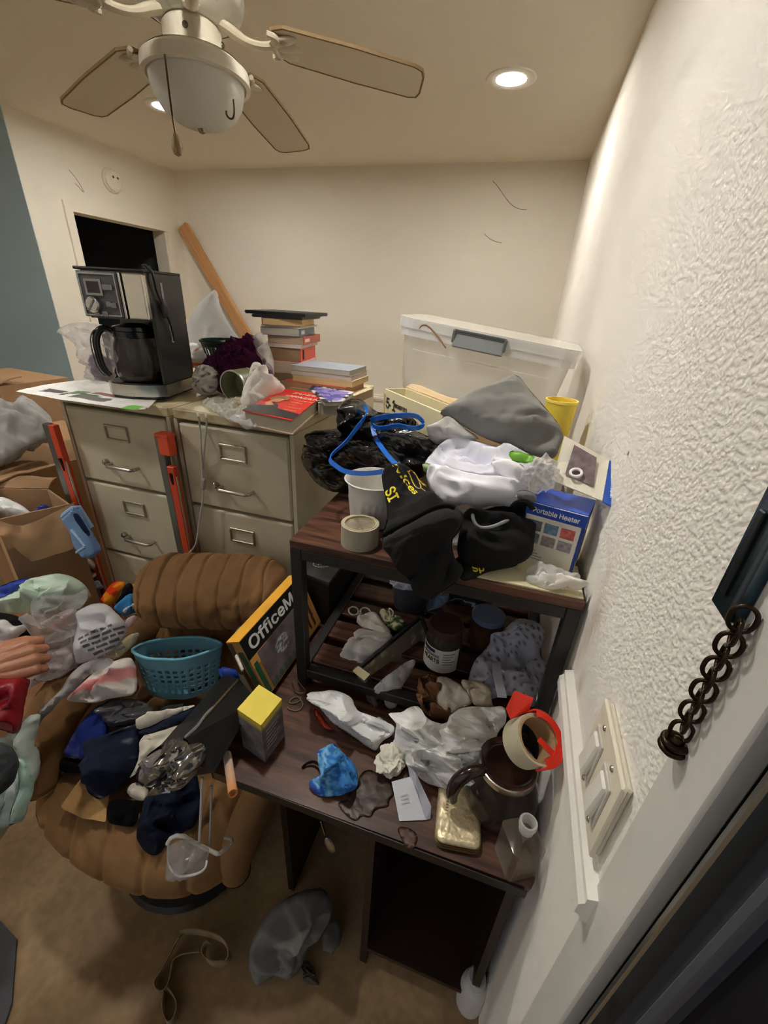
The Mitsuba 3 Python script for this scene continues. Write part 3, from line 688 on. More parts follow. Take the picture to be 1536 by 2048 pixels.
# newspaper
NP = [[-1.46,0.934,1.319],[-1.489,1.036,1.319],[-1.487,1.129,1.319],[-1.45,1.205,1.319],[-1.313,1.168,1.319],[-1.182,1.096,1.319],[-1.045,1.058,1.319],[-0.975,0.944,1.319],[-0.995,0.919,1.319],[-1.132,0.921,1.319],[-1.26,0.918,1.319],[-1.371,0.929,1.319]]
npm = bag(NP, .0012, .0012, .008, .002, 6, 2, .01, it=0, lean=(0, 0, 1))
no, nu_ = V(*NP[0]), unit(V(*NP[7]) - V(*NP[0])); nv_ = V(-nu_[1], nu_[0], 0)
def newscol(v):
    s, t = (v - no) @ nu_, (v - no) @ nv_
    c = np.tile(lin((224, 224, 222)), (len(v), 1))
    def patch(a0, a1, b0, b1, col):
        c[(s > a0) & (s < a1) & (t > b0) & (t < b1)] = lin(col)
    patch(.05, .13, .035, .07, (96, 92, 96)); patch(.14, .20, .05, .09, (120, 136, 112)); patch(.21, .30, .075, .10, (150, 110, 110))
    patch(.14, .155, .02, .045, (60, 70, 50)); patch(.16, .26, .055, .065, (90, 110, 90)); patch(.42, .47, -.03, .01, (120, 190, 90)); patch(.48, .53, -.03, .02, (30, 30, 30))
    for k in range(6):
        patch(.19 + .0 * k, .33, .012 + k * .007, .0155 + k * .007, (110, 108, 108))
    return c
nk = one('newspaper', 'colour printed newspaper page under the coffee maker, overhanging the cabinet', 'newspaper', npm, 'paper', newscol, smooth=30)

# coffee maker
cm = thing('coffee_maker', 'black and stainless drip coffee maker on the newspaper', 'coffee maker')
CA = 12.0
def cml(m): return xf(m, (-1.190, 1.012, 1.323), rz=CA)
CW, CD = .19, .185
BLK = (26, 26, 28)
def cb(x0, x1, y0, y1, z0, z1, r=.004): return box(x1 - x0, y1 - y0, z1 - z0, r, ((x0 + x1) / 2, (y0 + y1) / 2, z0))
basep = Polygon([(0, .02), (.03, -.012), (.09, -.022), (.15, -.012), (CW, .01), (CW, CD), (0, CD)])
part(cm, 'foot', cml(prism(basep.buffer(-.003), .008)), 'gloss', (14, 14, 15))
part(cm, 'base_band', cml(prism(basep, .034, .006)), 'steel', (198, 196, 190), label='stainless base band')
part(cm, 'warming_plate', cml(prism(basep.buffer(-.006), .004, .040)), 'gloss', (12, 12, 13))
part(cm, 'column', cml(cb(.004, CW - .012, .125, CD, .04, .22)), 'gloss', BLK)
part(cm, 'side_panel', cml(cb(CW - .012, CW, .012, CD, .04, .335, .003)), 'satin', (34, 34, 35))
hd = part(cm, 'brew_head', cml(prism(Polygon([(0, .015), (.015, -.008), (.06, -.014), (CW, -.006), (CW, CD), (0, CD)]), .118, .218)), 'gloss', (30, 30, 32), smooth=20)
part(hd, 'chrome_edge', cml(cb(-.003, .006, -.006, .03, .22, .334, .002)), 'steel', (150, 190, 200))  # cyan tint is the window reflection, painted into the chrome colour
part(cm, 'steel_front', cml(cb(.132, CW + .001, -.016, .004, .22, .334, .004)), 'steel', (206, 202, 194), label='brushed stainless front band')
part(cm, 'steel_front', cml(cb(.122, .129, -.019, .0, .22, .334, .003)), 'steel', (222, 220, 214), label='narrow chrome strip')
pan = part(cm, 'control_panel', cml(cb(.008, .12, -.020, .0, .222, .333, .004)), 'satin', (74, 76, 80))
def onp(m): return cml(xf(m, (0, -.0205, 0)))
fr_ = Polygon([(.028, .275), (.076, .275), (.076, .315), (.028, .315)])
part(pan, 'display_bezel', onp(xf(prism(fr_.difference(fr_.buffer(-.006)), .003), rx=90)), 'metal', (150, 150, 150))
part(pan, 'display', onp(xf(prism(fr_.buffer(-.006), .002), rx=90)), 'gloss', (24, 18, 22))
for x_, z_ in ((.084, .296), (.098, .296), (.086, .255), (.100, .252), (.046, .232), (.07, .230)):
    part(pan, 'button', onp(xf(prism(Polygon([(x_ - .005, z_ - .004), (x_ + .006, z_ - .004), (x_ + .006, z_ + .005), (x_ - .005, z_ + .005)]).buffer(.002), .003), rx=90)), 'metal', (128, 128, 130))
part(pan, 'dial', onp(lathe([(.0001, 0), (.021, 0), (.020, .012), (.016, .016), (.0001, .016)], 32, (.045, 0, .252), rx=90)), 'steel', (190, 190, 192))
part(pan, 'dial', onp(xf(box(.005, .006, .036, .002, base=False), (.045, -.018, .252), ry=40)), 'steel', (214, 214, 214))
part(pan, 'outline', onp(xf(prism(Polygon([(.014, .226), (.116, .226), (.116, .328), (.014, .328)]).buffer(.001).difference(Polygon([(.016, .228), (.114, .228), (.114, .326), (.016, .326)])), .0015), rx=90)), 'metal', (170, 170, 170))
part(cm, 'lid', cml(cb(-.004, CW + .002, -.012, CD, .336, .344, .003)), 'satin', (20, 20, 21))
[part(cm, 'glue_mark', cml(cb(CW, CW + .0012, y0, y0 + .010, z0, z1, 0)), 'matte', (150, 150, 152), label='grey tape residue on the side') for y0, z0, z1 in ((.066, .262, .315), (.076, .235, .262), (.082, .155, .187), (.078, .187, .205))]
cdp = [cml(trimesh.Trimesh([p], [[0, 0, 0]], process=False)).vertices[0] for p in ((.10, .16, .346), (.13, .10, .352), (.165, .05, .356), (.193, .03, .345), (.198, .03, .30), (.200, .052, .25), (.199, .074, .20), (.199, .08, .16))]
part(cm, 'power_cord', tube(cdp, .0032, 8, n=40), 'satin', (18, 18, 18))
part(cm, 'cord_tie', xf(lump((0, 0, 0), (.007, .014, .026), .2, 3, 4, 2), cdp[5]), 'satin', (26, 26, 27))
# its carafe
cf = thing('coffee_carafe', 'glass coffee carafe with black steel-backed handle on the coffee maker plate', 'carafe')
ccx, ccy = .094, .052
glass = [(.052, .0), (.062, .004), (.068, .02), (.069, .06), (.064, .10), (.055, .125), (.052, .132), (.0505, .132), (.053, .124), (.062, .099), (.067, .06), (.066, .021), (.060, .006), (.0001, .004)]
part(cf, 'glass', cml(lathe(glass, 48, (ccx, ccy, .0445))), 'smoky_glass', smooth=40)
part(cf, 'coffee_stain', cml(lathe([(.0001, .007), (.056, .008), (.0615, .016), (.0620, .028), (.0001, .028)], 40, (ccx, ccy, .0445))), 'gloss', (20, 14, 10), label='dark coffee at the bottom')
part(cf, 'collar', cml(lathe([(.0535, .122), (.058, .124), (.058, .14), (.0535, .142), (.0535, .122)], 40, (ccx, ccy, .0445))), 'gloss', BLK)
part(cf, 'lid', cml(lathe([(.0001, .136), (.05, .136), (.056, .142), (.054, .152), (.03, .160), (.0001, .162)], 40, (ccx, ccy, .0445))), 'gloss', BLK)
hn = [(ccx - .046, ccy - .030, .182), (ccx - .070, ccy - .048, .186), (ccx - .080, ccy - .056, .168), (ccx - .083, ccy - .060, .125), (ccx - .080, ccy - .058, .085), (ccx - .068, ccy - .050, .060)]
hp = [cml(trimesh.Trimesh([p], [[0, 0, 0]], process=False)).vertices[0] for p in hn]
part(cf, 'handle', tube(hp, [.008, .010, .0095, .009, .009, .007], 12, n=30), 'gloss', BLK)
sd_ = unit(np.cross(hp[2] - hp[0], (0, 0, 1)))
hs = [cml(trimesh.Trimesh([np.array(p) + V(-.011, -.008, 0)], [[0, 0, 0]], process=False)).vertices[0] for p in hn[1:]]
part(cf, 'handle_strip', ribbon(hs, .014, .003, sd_, 24), 'steel', (190, 188, 184), label='steel strip on the handle')

# bag with dried flowers left of the coffee maker
fb = thing('flower_bag', 'clear plastic bag of dried purple flowers behind the coffee maker, on the newspaper', 'bag')
part(fb, 'bag', bag([[-1.569,1.2,1.473],[-1.52,1.2,1.496],[-1.467,1.2,1.509],[-1.395,1.2,1.51],[-1.334,1.2,1.501],[-1.347,1.2,1.44],[-1.364,1.2,1.321],[-1.412,1.2,1.304],[-1.461,1.2,1.309],[-1.465,1.2,1.363],[-1.454,1.2,1.405],[-1.493,1.2,1.434],[-1.528,1.2,1.458]], .035, .035, .009, .02, 16, 6, .05), 'film', smooth=True)
part(fb, 'flowers', lump([-1.422,1.215,1.356], (.038, .028, .05), .28, 4, 5, 4), 'matte', vary((92, 66, 96), .5, 70, 3), smooth=True)

# white bags right of the coffee maker
one('plastic_bag', 'tall white plastic bag standing behind the dark green basket', 'plastic bag',
    bag([[-1.287,1.5,1.455],[-1.263,1.5,1.511],[-1.201,1.5,1.581],[-1.14,1.5,1.623],[-1.113,1.5,1.634],[-1.115,1.5,1.59],[-1.102,1.5,1.558],[-1.078,1.5,1.512],[-1.035,1.5,1.467],[-1.031,1.5,1.403],[-1.172,1.5,1.371],[-1.285,1.5,1.362]], .05, .04, .011, .014, 9, 3, .09, (.3, 0, 1), 4), 'thin_bag', vary((232, 232, 232), .05, 20, 1), smooth=True)
def redwhite(v):
    c = np.tile(lin((222, 216, 214)), (len(v), 1)); w = meshkit.fbm(v * V(10, 10, 34), 2, 5)
    c[w > .60] = lin((176, 60, 50)); return c
one('printed_bag', 'white plastic bag with red print squeezed between coffee maker and green basket', 'plastic bag',
    bag([[-1.21,1.36,1.43],[-1.146,1.36,1.456],[-1.106,1.36,1.452],[-1.064,1.36,1.423],[-1.066,1.36,1.376],[-1.097,1.36,1.363],[-1.15,1.36,1.368],[-1.224,1.36,1.362]], .04, .05, .009, .014, 14, 7, .05), 'satin', redwhite, smooth=True)
def striped(v):
    c = np.tile(lin((206, 202, 200)), (len(v), 1)); w = np.abs(np.mod(v @ V(22, 3, 38) + 1.5 * meshkit.fbm(v * 14, 2, 3), 1) - .5)
    c[w < .07] = lin((70, 66, 72)); return c
one('striped_cloth', 'crumpled white cloth with thin dark stripes beside the coffee maker base', 'cloth',
    bag([[-1.006,1.19,1.4],[-0.967,1.19,1.416],[-0.933,1.19,1.407],[-0.917,1.19,1.375],[-0.928,1.19,1.335],[-0.957,1.19,1.314],[-0.995,1.19,1.31],[-1.016,1.19,1.348]], .035, .05, .008, .02, 18, 9, .04), 'cloth', striped, smooth=True)

# dark green basket
gb = thing('green_basket', 'dark green slotted plastic basket on the cabinet behind the purple netting', 'basket')
gc = [-1.037,1.4,1.461]
GR = (20, 46, 42)
n_ = 40
part(gb, 'rim', lathe([(.074, 0), (.080, -.001), (.083, .004), (.080, .009), (.074, .008), (.074, 0)], 48, gc), 'satin', GR)
part(gb, 'floor', lathe([(.0001, -.088), (.056, -.088), (.056, -.084), (.0001, -.084)], 40, gc), 'satin', GR)
part(gb, 'band', lathe([(.0565, -.088), (.0585, -.088), (.0645, -.05), (.0625, -.05), (.0565, -.088)], 48, gc), 'satin', GR)
part(gb, 'band', lathe([(.0735, -.012), (.0755, -.012), (.0775, 0), (.0755, 0), (.0735, -.012)], 48, gc), 'satin', GR)
for k in range(30):
    g = k * 2 * np.pi / 30
    part(gb, 'slat', bar(V(*gc) + V(.0635 * np.cos(g), .0635 * np.sin(g), -.052), V(*gc) + V(.0745 * np.cos(g), .0745 * np.sin(g), -.010), .006, .002, 0, (np.cos(g), np.sin(g), 0)), 'satin', GR, smooth=False)

# purple netting bouquet
pb = thing('netting_bouquet', 'dark purple netting bundle wrapped in clear cellophane', 'bouquet')
PUR = lambda s: vary((74, 26, 62), .5, 60, s)
part(pb, 'netting', bag([[-1.001,1.28,1.404],[-0.995,1.3,1.434],[-0.959,1.33,1.46],[-0.909,1.34,1.485],[-0.86,1.34,1.499],[-0.835,1.33,1.47],[-0.818,1.32,1.42],[-0.853,1.3,1.419],[-0.876,1.28,1.423],[-0.905,1.25,1.402],[-0.9,1.22,1.355],[-0.9,1.2,1.329],[-0.941,1.2,1.329],[-0.953,1.22,1.367],[-1.001,1.24,1.382]], .03, .05, .007, .014, 26, 4, .04, ruf=.3), 'matte', PUR(3), smooth=False)
part(pb, 'netting_tuft', cat([lump([-0.92,1.27,1.434], (.045, .03, .035), .4, 5, 3, 4), lump([-0.944,1.23,1.393], (.04, .03, .04), .45, 5, 8, 4)]), 'matte', PUR(8), smooth=False)
part(pb, 'cellophane', bag([[-0.862,1.31,1.494],[-0.825,1.32,1.517],[-0.807,1.32,1.485],[-0.782,1.31,1.441],[-0.775,1.3,1.382],[-0.778,1.29,1.37],[-0.801,1.28,1.391],[-0.814,1.29,1.432],[-0.84,1.3,1.446],[-0.854,1.31,1.47]], .018, .02, .008, .02, 22, 7, .03, (.4, 0, 1), 3), 'milky_film', smooth=True)
part(pb, 'ribbon_trim', bag([[-0.801,1.27,1.443],[-0.782,1.27,1.428],[-0.769,1.28,1.411],[-0.767,1.28,1.379],[-0.785,1.27,1.389],[-0.798,1.27,1.418]], .008, .01, .007, .006, 22, 4, .02), 'satin', vary((110, 92, 112), .2, 40, 1), smooth=True)
# green tin lying on its side
gt = thing('green_tin', 'pale green tin lying on its side under the purple netting', 'tin')
ga, gbv = V(*[-0.846,1.165,1.374]), V(*[-0.841,1.235,1.378])
ga[2] = gbv[2] = ZT + .048
gd = unit(gbv - ga)
def lie(prof, o, d, n=40):
    d = unit(d); a = unit(np.cross(d, (0, 0, 1.))); return xf(lathe(prof, n), o, R=np.stack([a, np.cross(d, a), d], 1))
Lg = np.linalg.norm(gbv - ga)
part(gt, 'wall', lie([(.044, 0), (.046, 0), (.046, Lg), (.0001, Lg), (.0001, Lg - .002), (.044, Lg - .002), (.044, 0)], ga, gd), 'satin', vary((138, 142, 108), .1, 20, 4))
part(gt, 'rim', lie([(.0435, -.003), (.0475, -.003), (.0475, .004), (.0435, .004), (.0435, -.003)], ga, gd), 'metal', (186, 186, 178))

# white cloth, lace and cellophane on the middle cabinet
one('white_towel', 'crumpled white towel heaped behind the red book', 'towel',
    cat(bag([[-0.755,1.06,1.337],[-0.767,1.1,1.366],[-0.782,1.14,1.386],[-0.785,1.17,1.402],[-0.755,1.19,1.406],[-0.724,1.2,1.392],[-0.668,1.2,1.368],[-0.691,1.14,1.351],[-0.695,1.07,1.34],[-0.719,1.05,1.333]], .045, .05, .008, .022, 16, 4, .06), bag([[-0.781,1.15,1.393],[-0.771,1.16,1.436],[-0.762,1.17,1.443],[-0.737,1.17,1.437],[-0.738,1.17,1.402],[-0.741,1.15,1.389]], .03, .03, .008, .016, 18, 2, .04)), 'cloth', vary((232, 228, 222), .05, 20, 2), smooth=True)
def lacecol(v):
    c = np.tile(lin((222, 214, 188)), (len(v), 1)); w = np.sin(v[:, 0] * 900 + 2 * np.sin(v[:, 1] * 300)) * np.sin(v[:, 1] * 900)
    return c * np.where(w > .3, .72, 1)[:, None]
one('lace_cloth', 'cream lace cloth lying under the white towel at the cabinet edge', 'cloth', bag([[-0.815,1.081,1.322],[-0.853,1.183,1.322],[-0.839,1.216,1.322],[-0.742,1.135,1.322],[-0.688,1.028,1.322],[-0.681,0.971,1.322],[-0.745,1.014,1.322]], .007, .006, .006, .008, 24, 3, .02, lean=(0, 0, 1)), 'cloth', lacecol, smooth=True)
one('cellophane_sheet', 'crinkled clear cellophane sheet spread under the red book', 'cellophane', bag([[-0.921,1.095,1.32],[-0.911,1.171,1.32],[-0.86,1.215,1.32],[-0.731,1.109,1.32],[-0.631,1.033,1.32],[-0.575,0.966,1.32],[-0.599,0.945,1.32],[-0.613,0.91,1.32],[-0.674,0.929,1.32],[-0.768,0.984,1.32],[-0.851,1.04,1.32]], .006, .004, .008, .010, 22, 6, .02, lean=(0, 0, 1)), 'milky_film', smooth=True)

# ---------------------------------------------------------------- books
def book(poly, z0, th, cover, pages, label, spine=None, group=None, name='book', hard=False, smooth=25, under=None):
    """A closed book lying flat: poly its four corners (spine: index of the spine's edge), z0 its underside."""
    t = thing(name, label, 'book', group)
    P = Polygon(poly); P = P if P.exterior.is_ccw else Polygon(poly[::-1])
    ct = .0022 if hard else .0009
    ins = .004 if hard else .0008
    part(t, 'cover', prism(P, ct, z0), 'satin', under or cover, smooth=False)
    part(t, 'cover', prism(P, ct, z0 + th - ct), 'satin', cover, smooth=False)
    blk = prism(P.buffer(-ins, join_style='mitre'), th - 2 * ct, z0 + ct)
    pg = lin(pages)
    def pcol(v):
        return pg * (1 - .16 * meshkit.noise(np.stack([v[:, 2] * 2600, v[:, 0] * 3, v[:, 1] * 3], 1)))[:, None]
    for _ in range(3):
        blk = blk.subdivide()
    part(t, 'pages', blk, 'paper', pcol, smooth=False)
    if spine is not None:
        q = [V(*p) for p in poly]
        a, b = q[spine], q[(spine + 1) % 4]
        m_ = sum(q) / 4; d = unit(b - a); o = V(d[1], -d[0]); o = o if (a + b - 2 * m_) @ o > 0 else -o
        part(t, 'spine', prism(Polygon([a - o * .002, b - o * .002, b + o * .0012, a + o * .0012]), th, z0), 'satin', cover, smooth=False)
    return t
def quad(cx, cy, w, l, rz):
    R = rot(rz=rz)[:2, :2]
    return [tuple(V(cx, cy) + R @ V(*p)) for p in ((-w / 2, -l / 2), (w / 2, -l / 2), (w / 2, l / 2), (-w / 2, l / 2))]
# the tall stack
cr = V(*[-0.724,1.42,1.416][:2])
e1 = rot(rz=9)[:2, :2]
def tall(dx, w, l, rz=9, dy=0.0):
    R = rot(rz=rz)[:2, :2]
    return [tuple(cr + V(dx, dy) + R @ V(*p)) for p in ((-w, 0), (0, 0), (0, l), (-w, l))]
z_ = ZT
stack = [(.030, .115, .18, 9, .0, (196, 178, 170), (170, 140, 112), 'pale paperback at the bottom of the tall stack', None),
         (.030, .12, .18, 6, .01, (176, 96, 80), (190, 168, 140), 'red-brown paperback near the bottom of the tall stack', None),
         (.0385, .125, .19, 12, .0, (214, 196, 194), (196, 176, 160), 'pinkish white paperback third from the bottom of the tall stack', None),
         (.046, .112, .178, 9, .0, (196, 74, 52), (150, 122, 96), 'thick red paperback in the middle of the tall stack', 1),
         (.011, .15, .185, 7, -.005, (214, 204, 202), (206, 196, 186), 'thin white paperback above the thick red one', None),
         (.026, .132, .18, 7, .004, (164, 84, 66), (168, 146, 120), 'red-brown spined paperback above the thin white one', 1),
         (.025, .14, .182, 10, .0, (94, 104, 122), (174, 166, 152), 'blue-grey spined paperback in the tall stack', 1),
         (.007, .145, .185, 8, .0, (206, 198, 182), (200, 190, 170), 'thin cream booklet above the blue-grey book', None),
         (.021, .14, .18, 13, .0, (120, 96, 76), (206, 172, 124), 'tan book with its page edge turned right, under the black cases', 3)]
first_in = {3: ('lettering', .5), 6: ('title', .5), 5: ('title', .5)}
for i, (th, w, l, rz, dy, cov, pag, lab, sp) in enumerate(stack):
    q = tall(-.01 + .006 * ((i * 7) % 3 - 1), w, l, rz, dy)
    bk = book(q, z_, th, cov, pag, lab, sp, 'books in the tall stack')
    if i in (3, 5, 6):
        a, b = V(*q[1], z_ + th * .5), V(*q[2], z_ + th * .5); d = unit(b - a); o = V(d[1], -d[0], 0)
        if i == 3:
            part(bk, 'lettering', bar(a + d * .022 + o * .0016, a + d * .036 + o * .0016, .0008, th * .7, 0), 'matte', (52, 30, 24), smooth=False, label='dark title block on the spine')
        elif i == 6:
            part(bk, 'lettering', bar(a + d * .015 + o * .0016, a + d * .055 + o * .0016, .0008, th * .5, 0), 'matte', (206, 212, 218), smooth=False, label='white oval title on the spine')
        else:
            part(bk, 'lettering', bar(a + d * .012 + o * .0016, a + d * .06 + o * .0016, .0008, th * .4, 0), 'matte', (226, 190, 178), smooth=False)
    z_ += th + .0004
for i, (w, l, th, dx, rz, lab) in enumerate(((.150, .19, .009, .0, 6, 'thin black case second from the top of the tall stack'), (.195, .20, .011, .012, 2, 'thin black case lying on top of the tall book stack'))):
    t = thing('black_case', lab, 'case')
    q = tall(dx + .0, w + .03, l, rz, -.012)
    part(t, 'shell', prism(roundpoly(q, .004), th, z_), 'satin', (22, 26, 28), smooth=30)
    part(t, 'lip', prism(Polygon(q).buffer(.002), .002, z_ + th * .45), 'satin', (14, 16, 18), smooth=False)
    z_ += th + .0004
# the lower stack in front
lw = V(*[-0.732,1.34,1.368][:2])
def low_(dx, w, l, rz, dy=0.0):
    R = rot(rz=rz)[:2, :2]
    return [tuple(lw + V(dx, dy) + R @ V(*p)) for p in ((0, 0), (w, 0), (w, l), (0, l))]
z_ = ZT
for th, dx, w, l, rz, dy, cov, pag, lab in ((.029, -.005, .245, .155, -4, -.012, (206, 196, 160), (170, 150, 124), 'cream paperback at the bottom of the low stack'),
                                          (.020, -.030, .235, .15, -4, -.006, (186, 78, 66), (176, 130, 106), 'red paperback second in the low stack'),
                                          (.019, .0, .222, .15, -2, .0, (196, 180, 150), (206, 176, 128), 'tan paperback in the middle of the low stack'),
                                          (.015, -.006, .222, .15, -1, .002, (150, 124, 100), (190, 176, 166), 'grey-paged paperback second from the top of the low stack'),
                                          (.016, -.004, .215, .15, -2, .004, (152, 160, 172), (176, 168, 152), 'thin blue-grey paperback on top of the low stack')):
    book(low_(dx, w, l, rz, dy), z_, th, cov, pag, lab, None, 'books in the low stack')
    z_ += th + .0004
# the open reddish book at the left of the tall stack, purple paperback, white book, red hardcover
book([[-0.883,1.48],[-0.888,1.615],[-0.966,1.699],[-0.982,1.642]], ZT + .002, .026, (196, 120, 100), (196, 176, 150), 'small reddish paperback between the netting bouquet and the book stacks')
wq = [[-0.543,1.139],[-0.483,1.155],[-0.522,1.293],[-0.592,1.281]]
book(wq, ZT, .033, (190, 184, 172), (196, 190, 178), 'pale book under the purple paperback beside the red hardcover')
pq = [[-0.632,1.261],[-0.508,1.11],[-0.466,1.141],[-0.49,1.295],[-0.649,1.327]]
pp = thing('book', 'purple-covered paperback lying behind the red hardcover', 'book')
part(pp, 'pages', prism(Polygon(pq).buffer(-.002), .010, ZT + .0335), 'paper', (186, 180, 170), smooth=False)
pcm = prism(Polygon(pq), .0012, ZT + .0436)
for _ in range(5):
    pcm = pcm.subdivide()
pc0 = np.mean(pq, 0)
def purple(v):
    d = np.linalg.norm((v[:, :2] - pc0) * V(1, 1.3), axis=1); w = meshkit.fbm(v * 45, 3, 6)
    c = np.where((w > .5)[:, None], lin((134, 120, 190)), lin((84, 80, 150)))
    e = Polygon(pq).exterior; db = shapely.distance(shapely.points(v[:, :2]), e)
    return np.where((db < .014)[:, None], np.where((w > .55)[:, None], lin((206, 200, 206)), lin((34, 32, 44))), c)
part(pp, 'cover', pcm, 'satin', purple, smooth=False)
rq = [[-0.654,0.931],[-0.499,0.901],[-0.56,1.22],[-0.713,1.242]]
rb = book(rq, ZT + .006, .036, (206, 42, 34), (176, 166, 146), 'red hardcover book with black lower cover and white title, at the cabinet corner', None, None, 'red_book', True, under=(216, 196, 176))
ro, ru, rv = V(*rq[3], ZT + .0423), unit(V(*rq[2], 0) - V(*rq[3], 0)), None
rw = unit(V(*rq[0], 0) - V(*rq[3], 0)); rL = np.linalg.norm(V(*rq[0]) - V(*rq[3])); rW = np.linalg.norm(V(*rq[2]) - V(*rq[3]))
def onr(s, t): return ro + ru * (s * rW) + rw * (t * rL)
up_ = -rw
part(rb, 'title', cat(text('SUZE', .018, onr(.34, .17), ru, up_, .0006, False, .085), text('ORMAN', .020, onr(.28, .32), ru, up_, .0006, False, .115)), 'paper', (244, 226, 206), smooth=False)
for i, s in enumerate(('THE LAWS OF', 'MONEY,', 'THE', 'LESSONS', 'OF LIFE')):
    part(rb, 'lettering', text(s, .0075, onr(.55 + .02 * i, .42 + .09 * i), ru, up_, .0005), 'paper', (236, 170, 120), smooth=False)
def flatp(pts, h=.0006, dz=0): return prism(Polygon([tuple((onr(*p))[:2]) for p in pts]).buffer(.002).buffer(.004).buffer(-.004), h, ro[2] + dz - .0001)
part(rb, 'black_band', flatp([(.0, .78), (.25, .74), (.3, .62), (.42, .66), (.5, .78), (.99, .84), (.99, .99), (.0, .99)]), 'satin', (26, 24, 26), smooth=False)
part(rb, 'portrait', flatp([(.20, .60), (.36, .58), (.42, .44), (.30, .38), (.18, .44), (.20, .58), (.16, .66), (.24, .74), (.36, .70)], .0006, .0006), 'paper', (204, 146, 116), smooth=False, label='printed face')
part(rb, 'portrait_hair', flatp([(.12, .50), (.18, .38), (.34, .33), (.48, .40), (.46, .48), (.36, .43), (.22, .46), (.17, .54)], .0006, .0012), 'paper', (150, 112, 76), smooth=False, label='printed short fair hair')
yb = thing('yellow_paper', 'yellow paper sticking out under the red hardcover', 'paper')
put(yb, prism(Polygon([[-0.582,1.107],[-0.589,1.176],[-0.586,1.289],[-0.578,1.264],[-0.556,1.11]]), .002, ZT + .0035), 'paper', (224, 214, 120), smooth=False)
# ================================================================ on the small table
ZS = TZ
# white ribbed pot
pt = thing('flower_pot', 'white ribbed flower pot on the small table beside the black trash bag', 'pot')
px_, py_ = -.262, .835
n_ = 72
th_ = np.linspace(0, 2 * np.pi, n_, endpoint=False)
prof = [(.048, 0), (.052, .004), (.0555, .045), (.0575, .062), (.058, .066), (.0585, .078), (.060, .092), (.066, .101), (.068, .103), (.066, .105), (.062, .101), (.056, .085), (.053, .05), (.048, .03)]
vv = []
for i, (r_, z_) in enumerate(prof):
    rr = r_ + (.0012 * np.sign(np.sin(th_ * 24)) if 1 <= i <= 3 else 0)
    vv.append(np.stack([px_ + rr * np.cos(th_), py_ + rr * np.sin(th_), np.full(n_, ZS + z_ * 1.02)], 1))
i, j = np.meshgrid(np.arange(len(prof) - 1), np.arange(n_), indexing='ij')
q = np.stack([i * n_ + j, i * n_ + (j + 1) % n_, (i + 1) * n_ + (j + 1) % n_, (i + 1) * n_ + j], -1).reshape(-1, 4)
part(pt, 'wall', mesh(np.vstack(vv), np.vstack([q[:, [0, 1, 2]], q[:, [0, 2, 3]]])), 'satin', specks((216, 214, 210), (150, 140, 124), 30, .4, 3), smooth=30)
part(pt, 'inner_floor', lathe([(.0001, .028), (.049, .028), (.049, .034), (.0001, .034)], 40, (px_, py_, ZS)), 'matte', specks((196, 186, 170), (120, 104, 84), 60, .6, 4))
part(pt, 'foot', lathe([(.0001, .0), (.047, .0), (.047, .004), (.0001, .004)], 40, (px_, py_, ZS)), 'satin', (200, 198, 194))
# roll of packing tape
tr = thing('tape_roll', 'roll of clear packing tape standing flat on the small table in front of the pot', 'tape')
tx, ty = -.256, .728
part(tr, 'tape', lathe([(.034, .001), (.0395, 0), (.0395, .047), (.034, .046), (.034, .001)], 56, (tx, ty, ZS)), 'satin', vary((176, 170, 150), .08, 40, 3), smooth=40)
part(tr, 'cardboard_core', lathe([(.032, .0015), (.0342, .001), (.0342, .0475), (.032, .047), (.032, .0015)], 56, (tx, ty, ZS)), 'matte', (196, 178, 146), smooth=40)
part(tr, 'film_disc', lathe([(.0001, .041), (.0318, .041), (.0318, .043), (.0001, .043)], 48, (tx, ty, ZS)), 'satin', specks((150, 140, 120), (80, 70, 56), 90, .7, 5, .5), label='dusty film inside the core')

# black trash bag with blue drawstring
tb2 = thing('trash_bag', 'shiny black trash bag with a blue drawstring on the small table', 'trash bag')
tbm = bag([[-0.519,0.99,1.212],[-0.501,1.0,1.269],[-0.466,1.02,1.304],[-0.377,1.05,1.314],[-0.273,1.02,1.345],[-0.186,0.98,1.344],[-0.139,0.965,1.328],[-0.142,0.98,1.272],[-0.178,0.93,1.248],[-0.249,0.92,1.23],[-0.357,0.93,1.212],[-0.371,0.93,1.178],[-0.429,0.95,1.159],[-0.482,0.97,1.179]], .07, .07, .005, .034, 15, 8, .08, (1, .1, .15), 4.5, floor=1.166)
part(tb2, 'bag', tbm, 'liner', (22, 22, 24), smooth=True)
tkm = bag([[-0.418,0.97,1.339],[-0.413,0.98,1.373],[-0.404,0.99,1.395],[-0.381,1.0,1.405],[-0.351,1.0,1.403],[-0.331,1.0,1.378],[-0.295,1.0,1.378],[-0.231,1.0,1.38],[-0.207,1.0,1.359],[-0.25,0.99,1.32],[-0.324,0.98,1.304],[-0.374,0.97,1.306]], .03, .05, .005, .034, 14, 5, .035, (.3, 0, 1), 2.5)
part(tb2, 'knot', tkm, 'liner', (20, 20, 22), smooth=True)
DS = (38, 104, 196)
part(tb2, 'drawstring', drape(ribbon([[-0.334,0.955,1.399],[-0.324,0.945,1.387],[-0.333,0.925,1.363],[-0.354,0.9,1.328],[-0.369,0.855,1.309],[-0.37,0.835,1.304],[-0.338,0.795,1.301],[-0.307,0.77,1.303],[-0.271,0.762,1.307],[-0.224,0.765,1.318]], .010, .002, (.3, .3, 1), 60), cat(tbm, tkm), (0, -.85, .5), .004, True), 'gloss', DS, smooth=40)
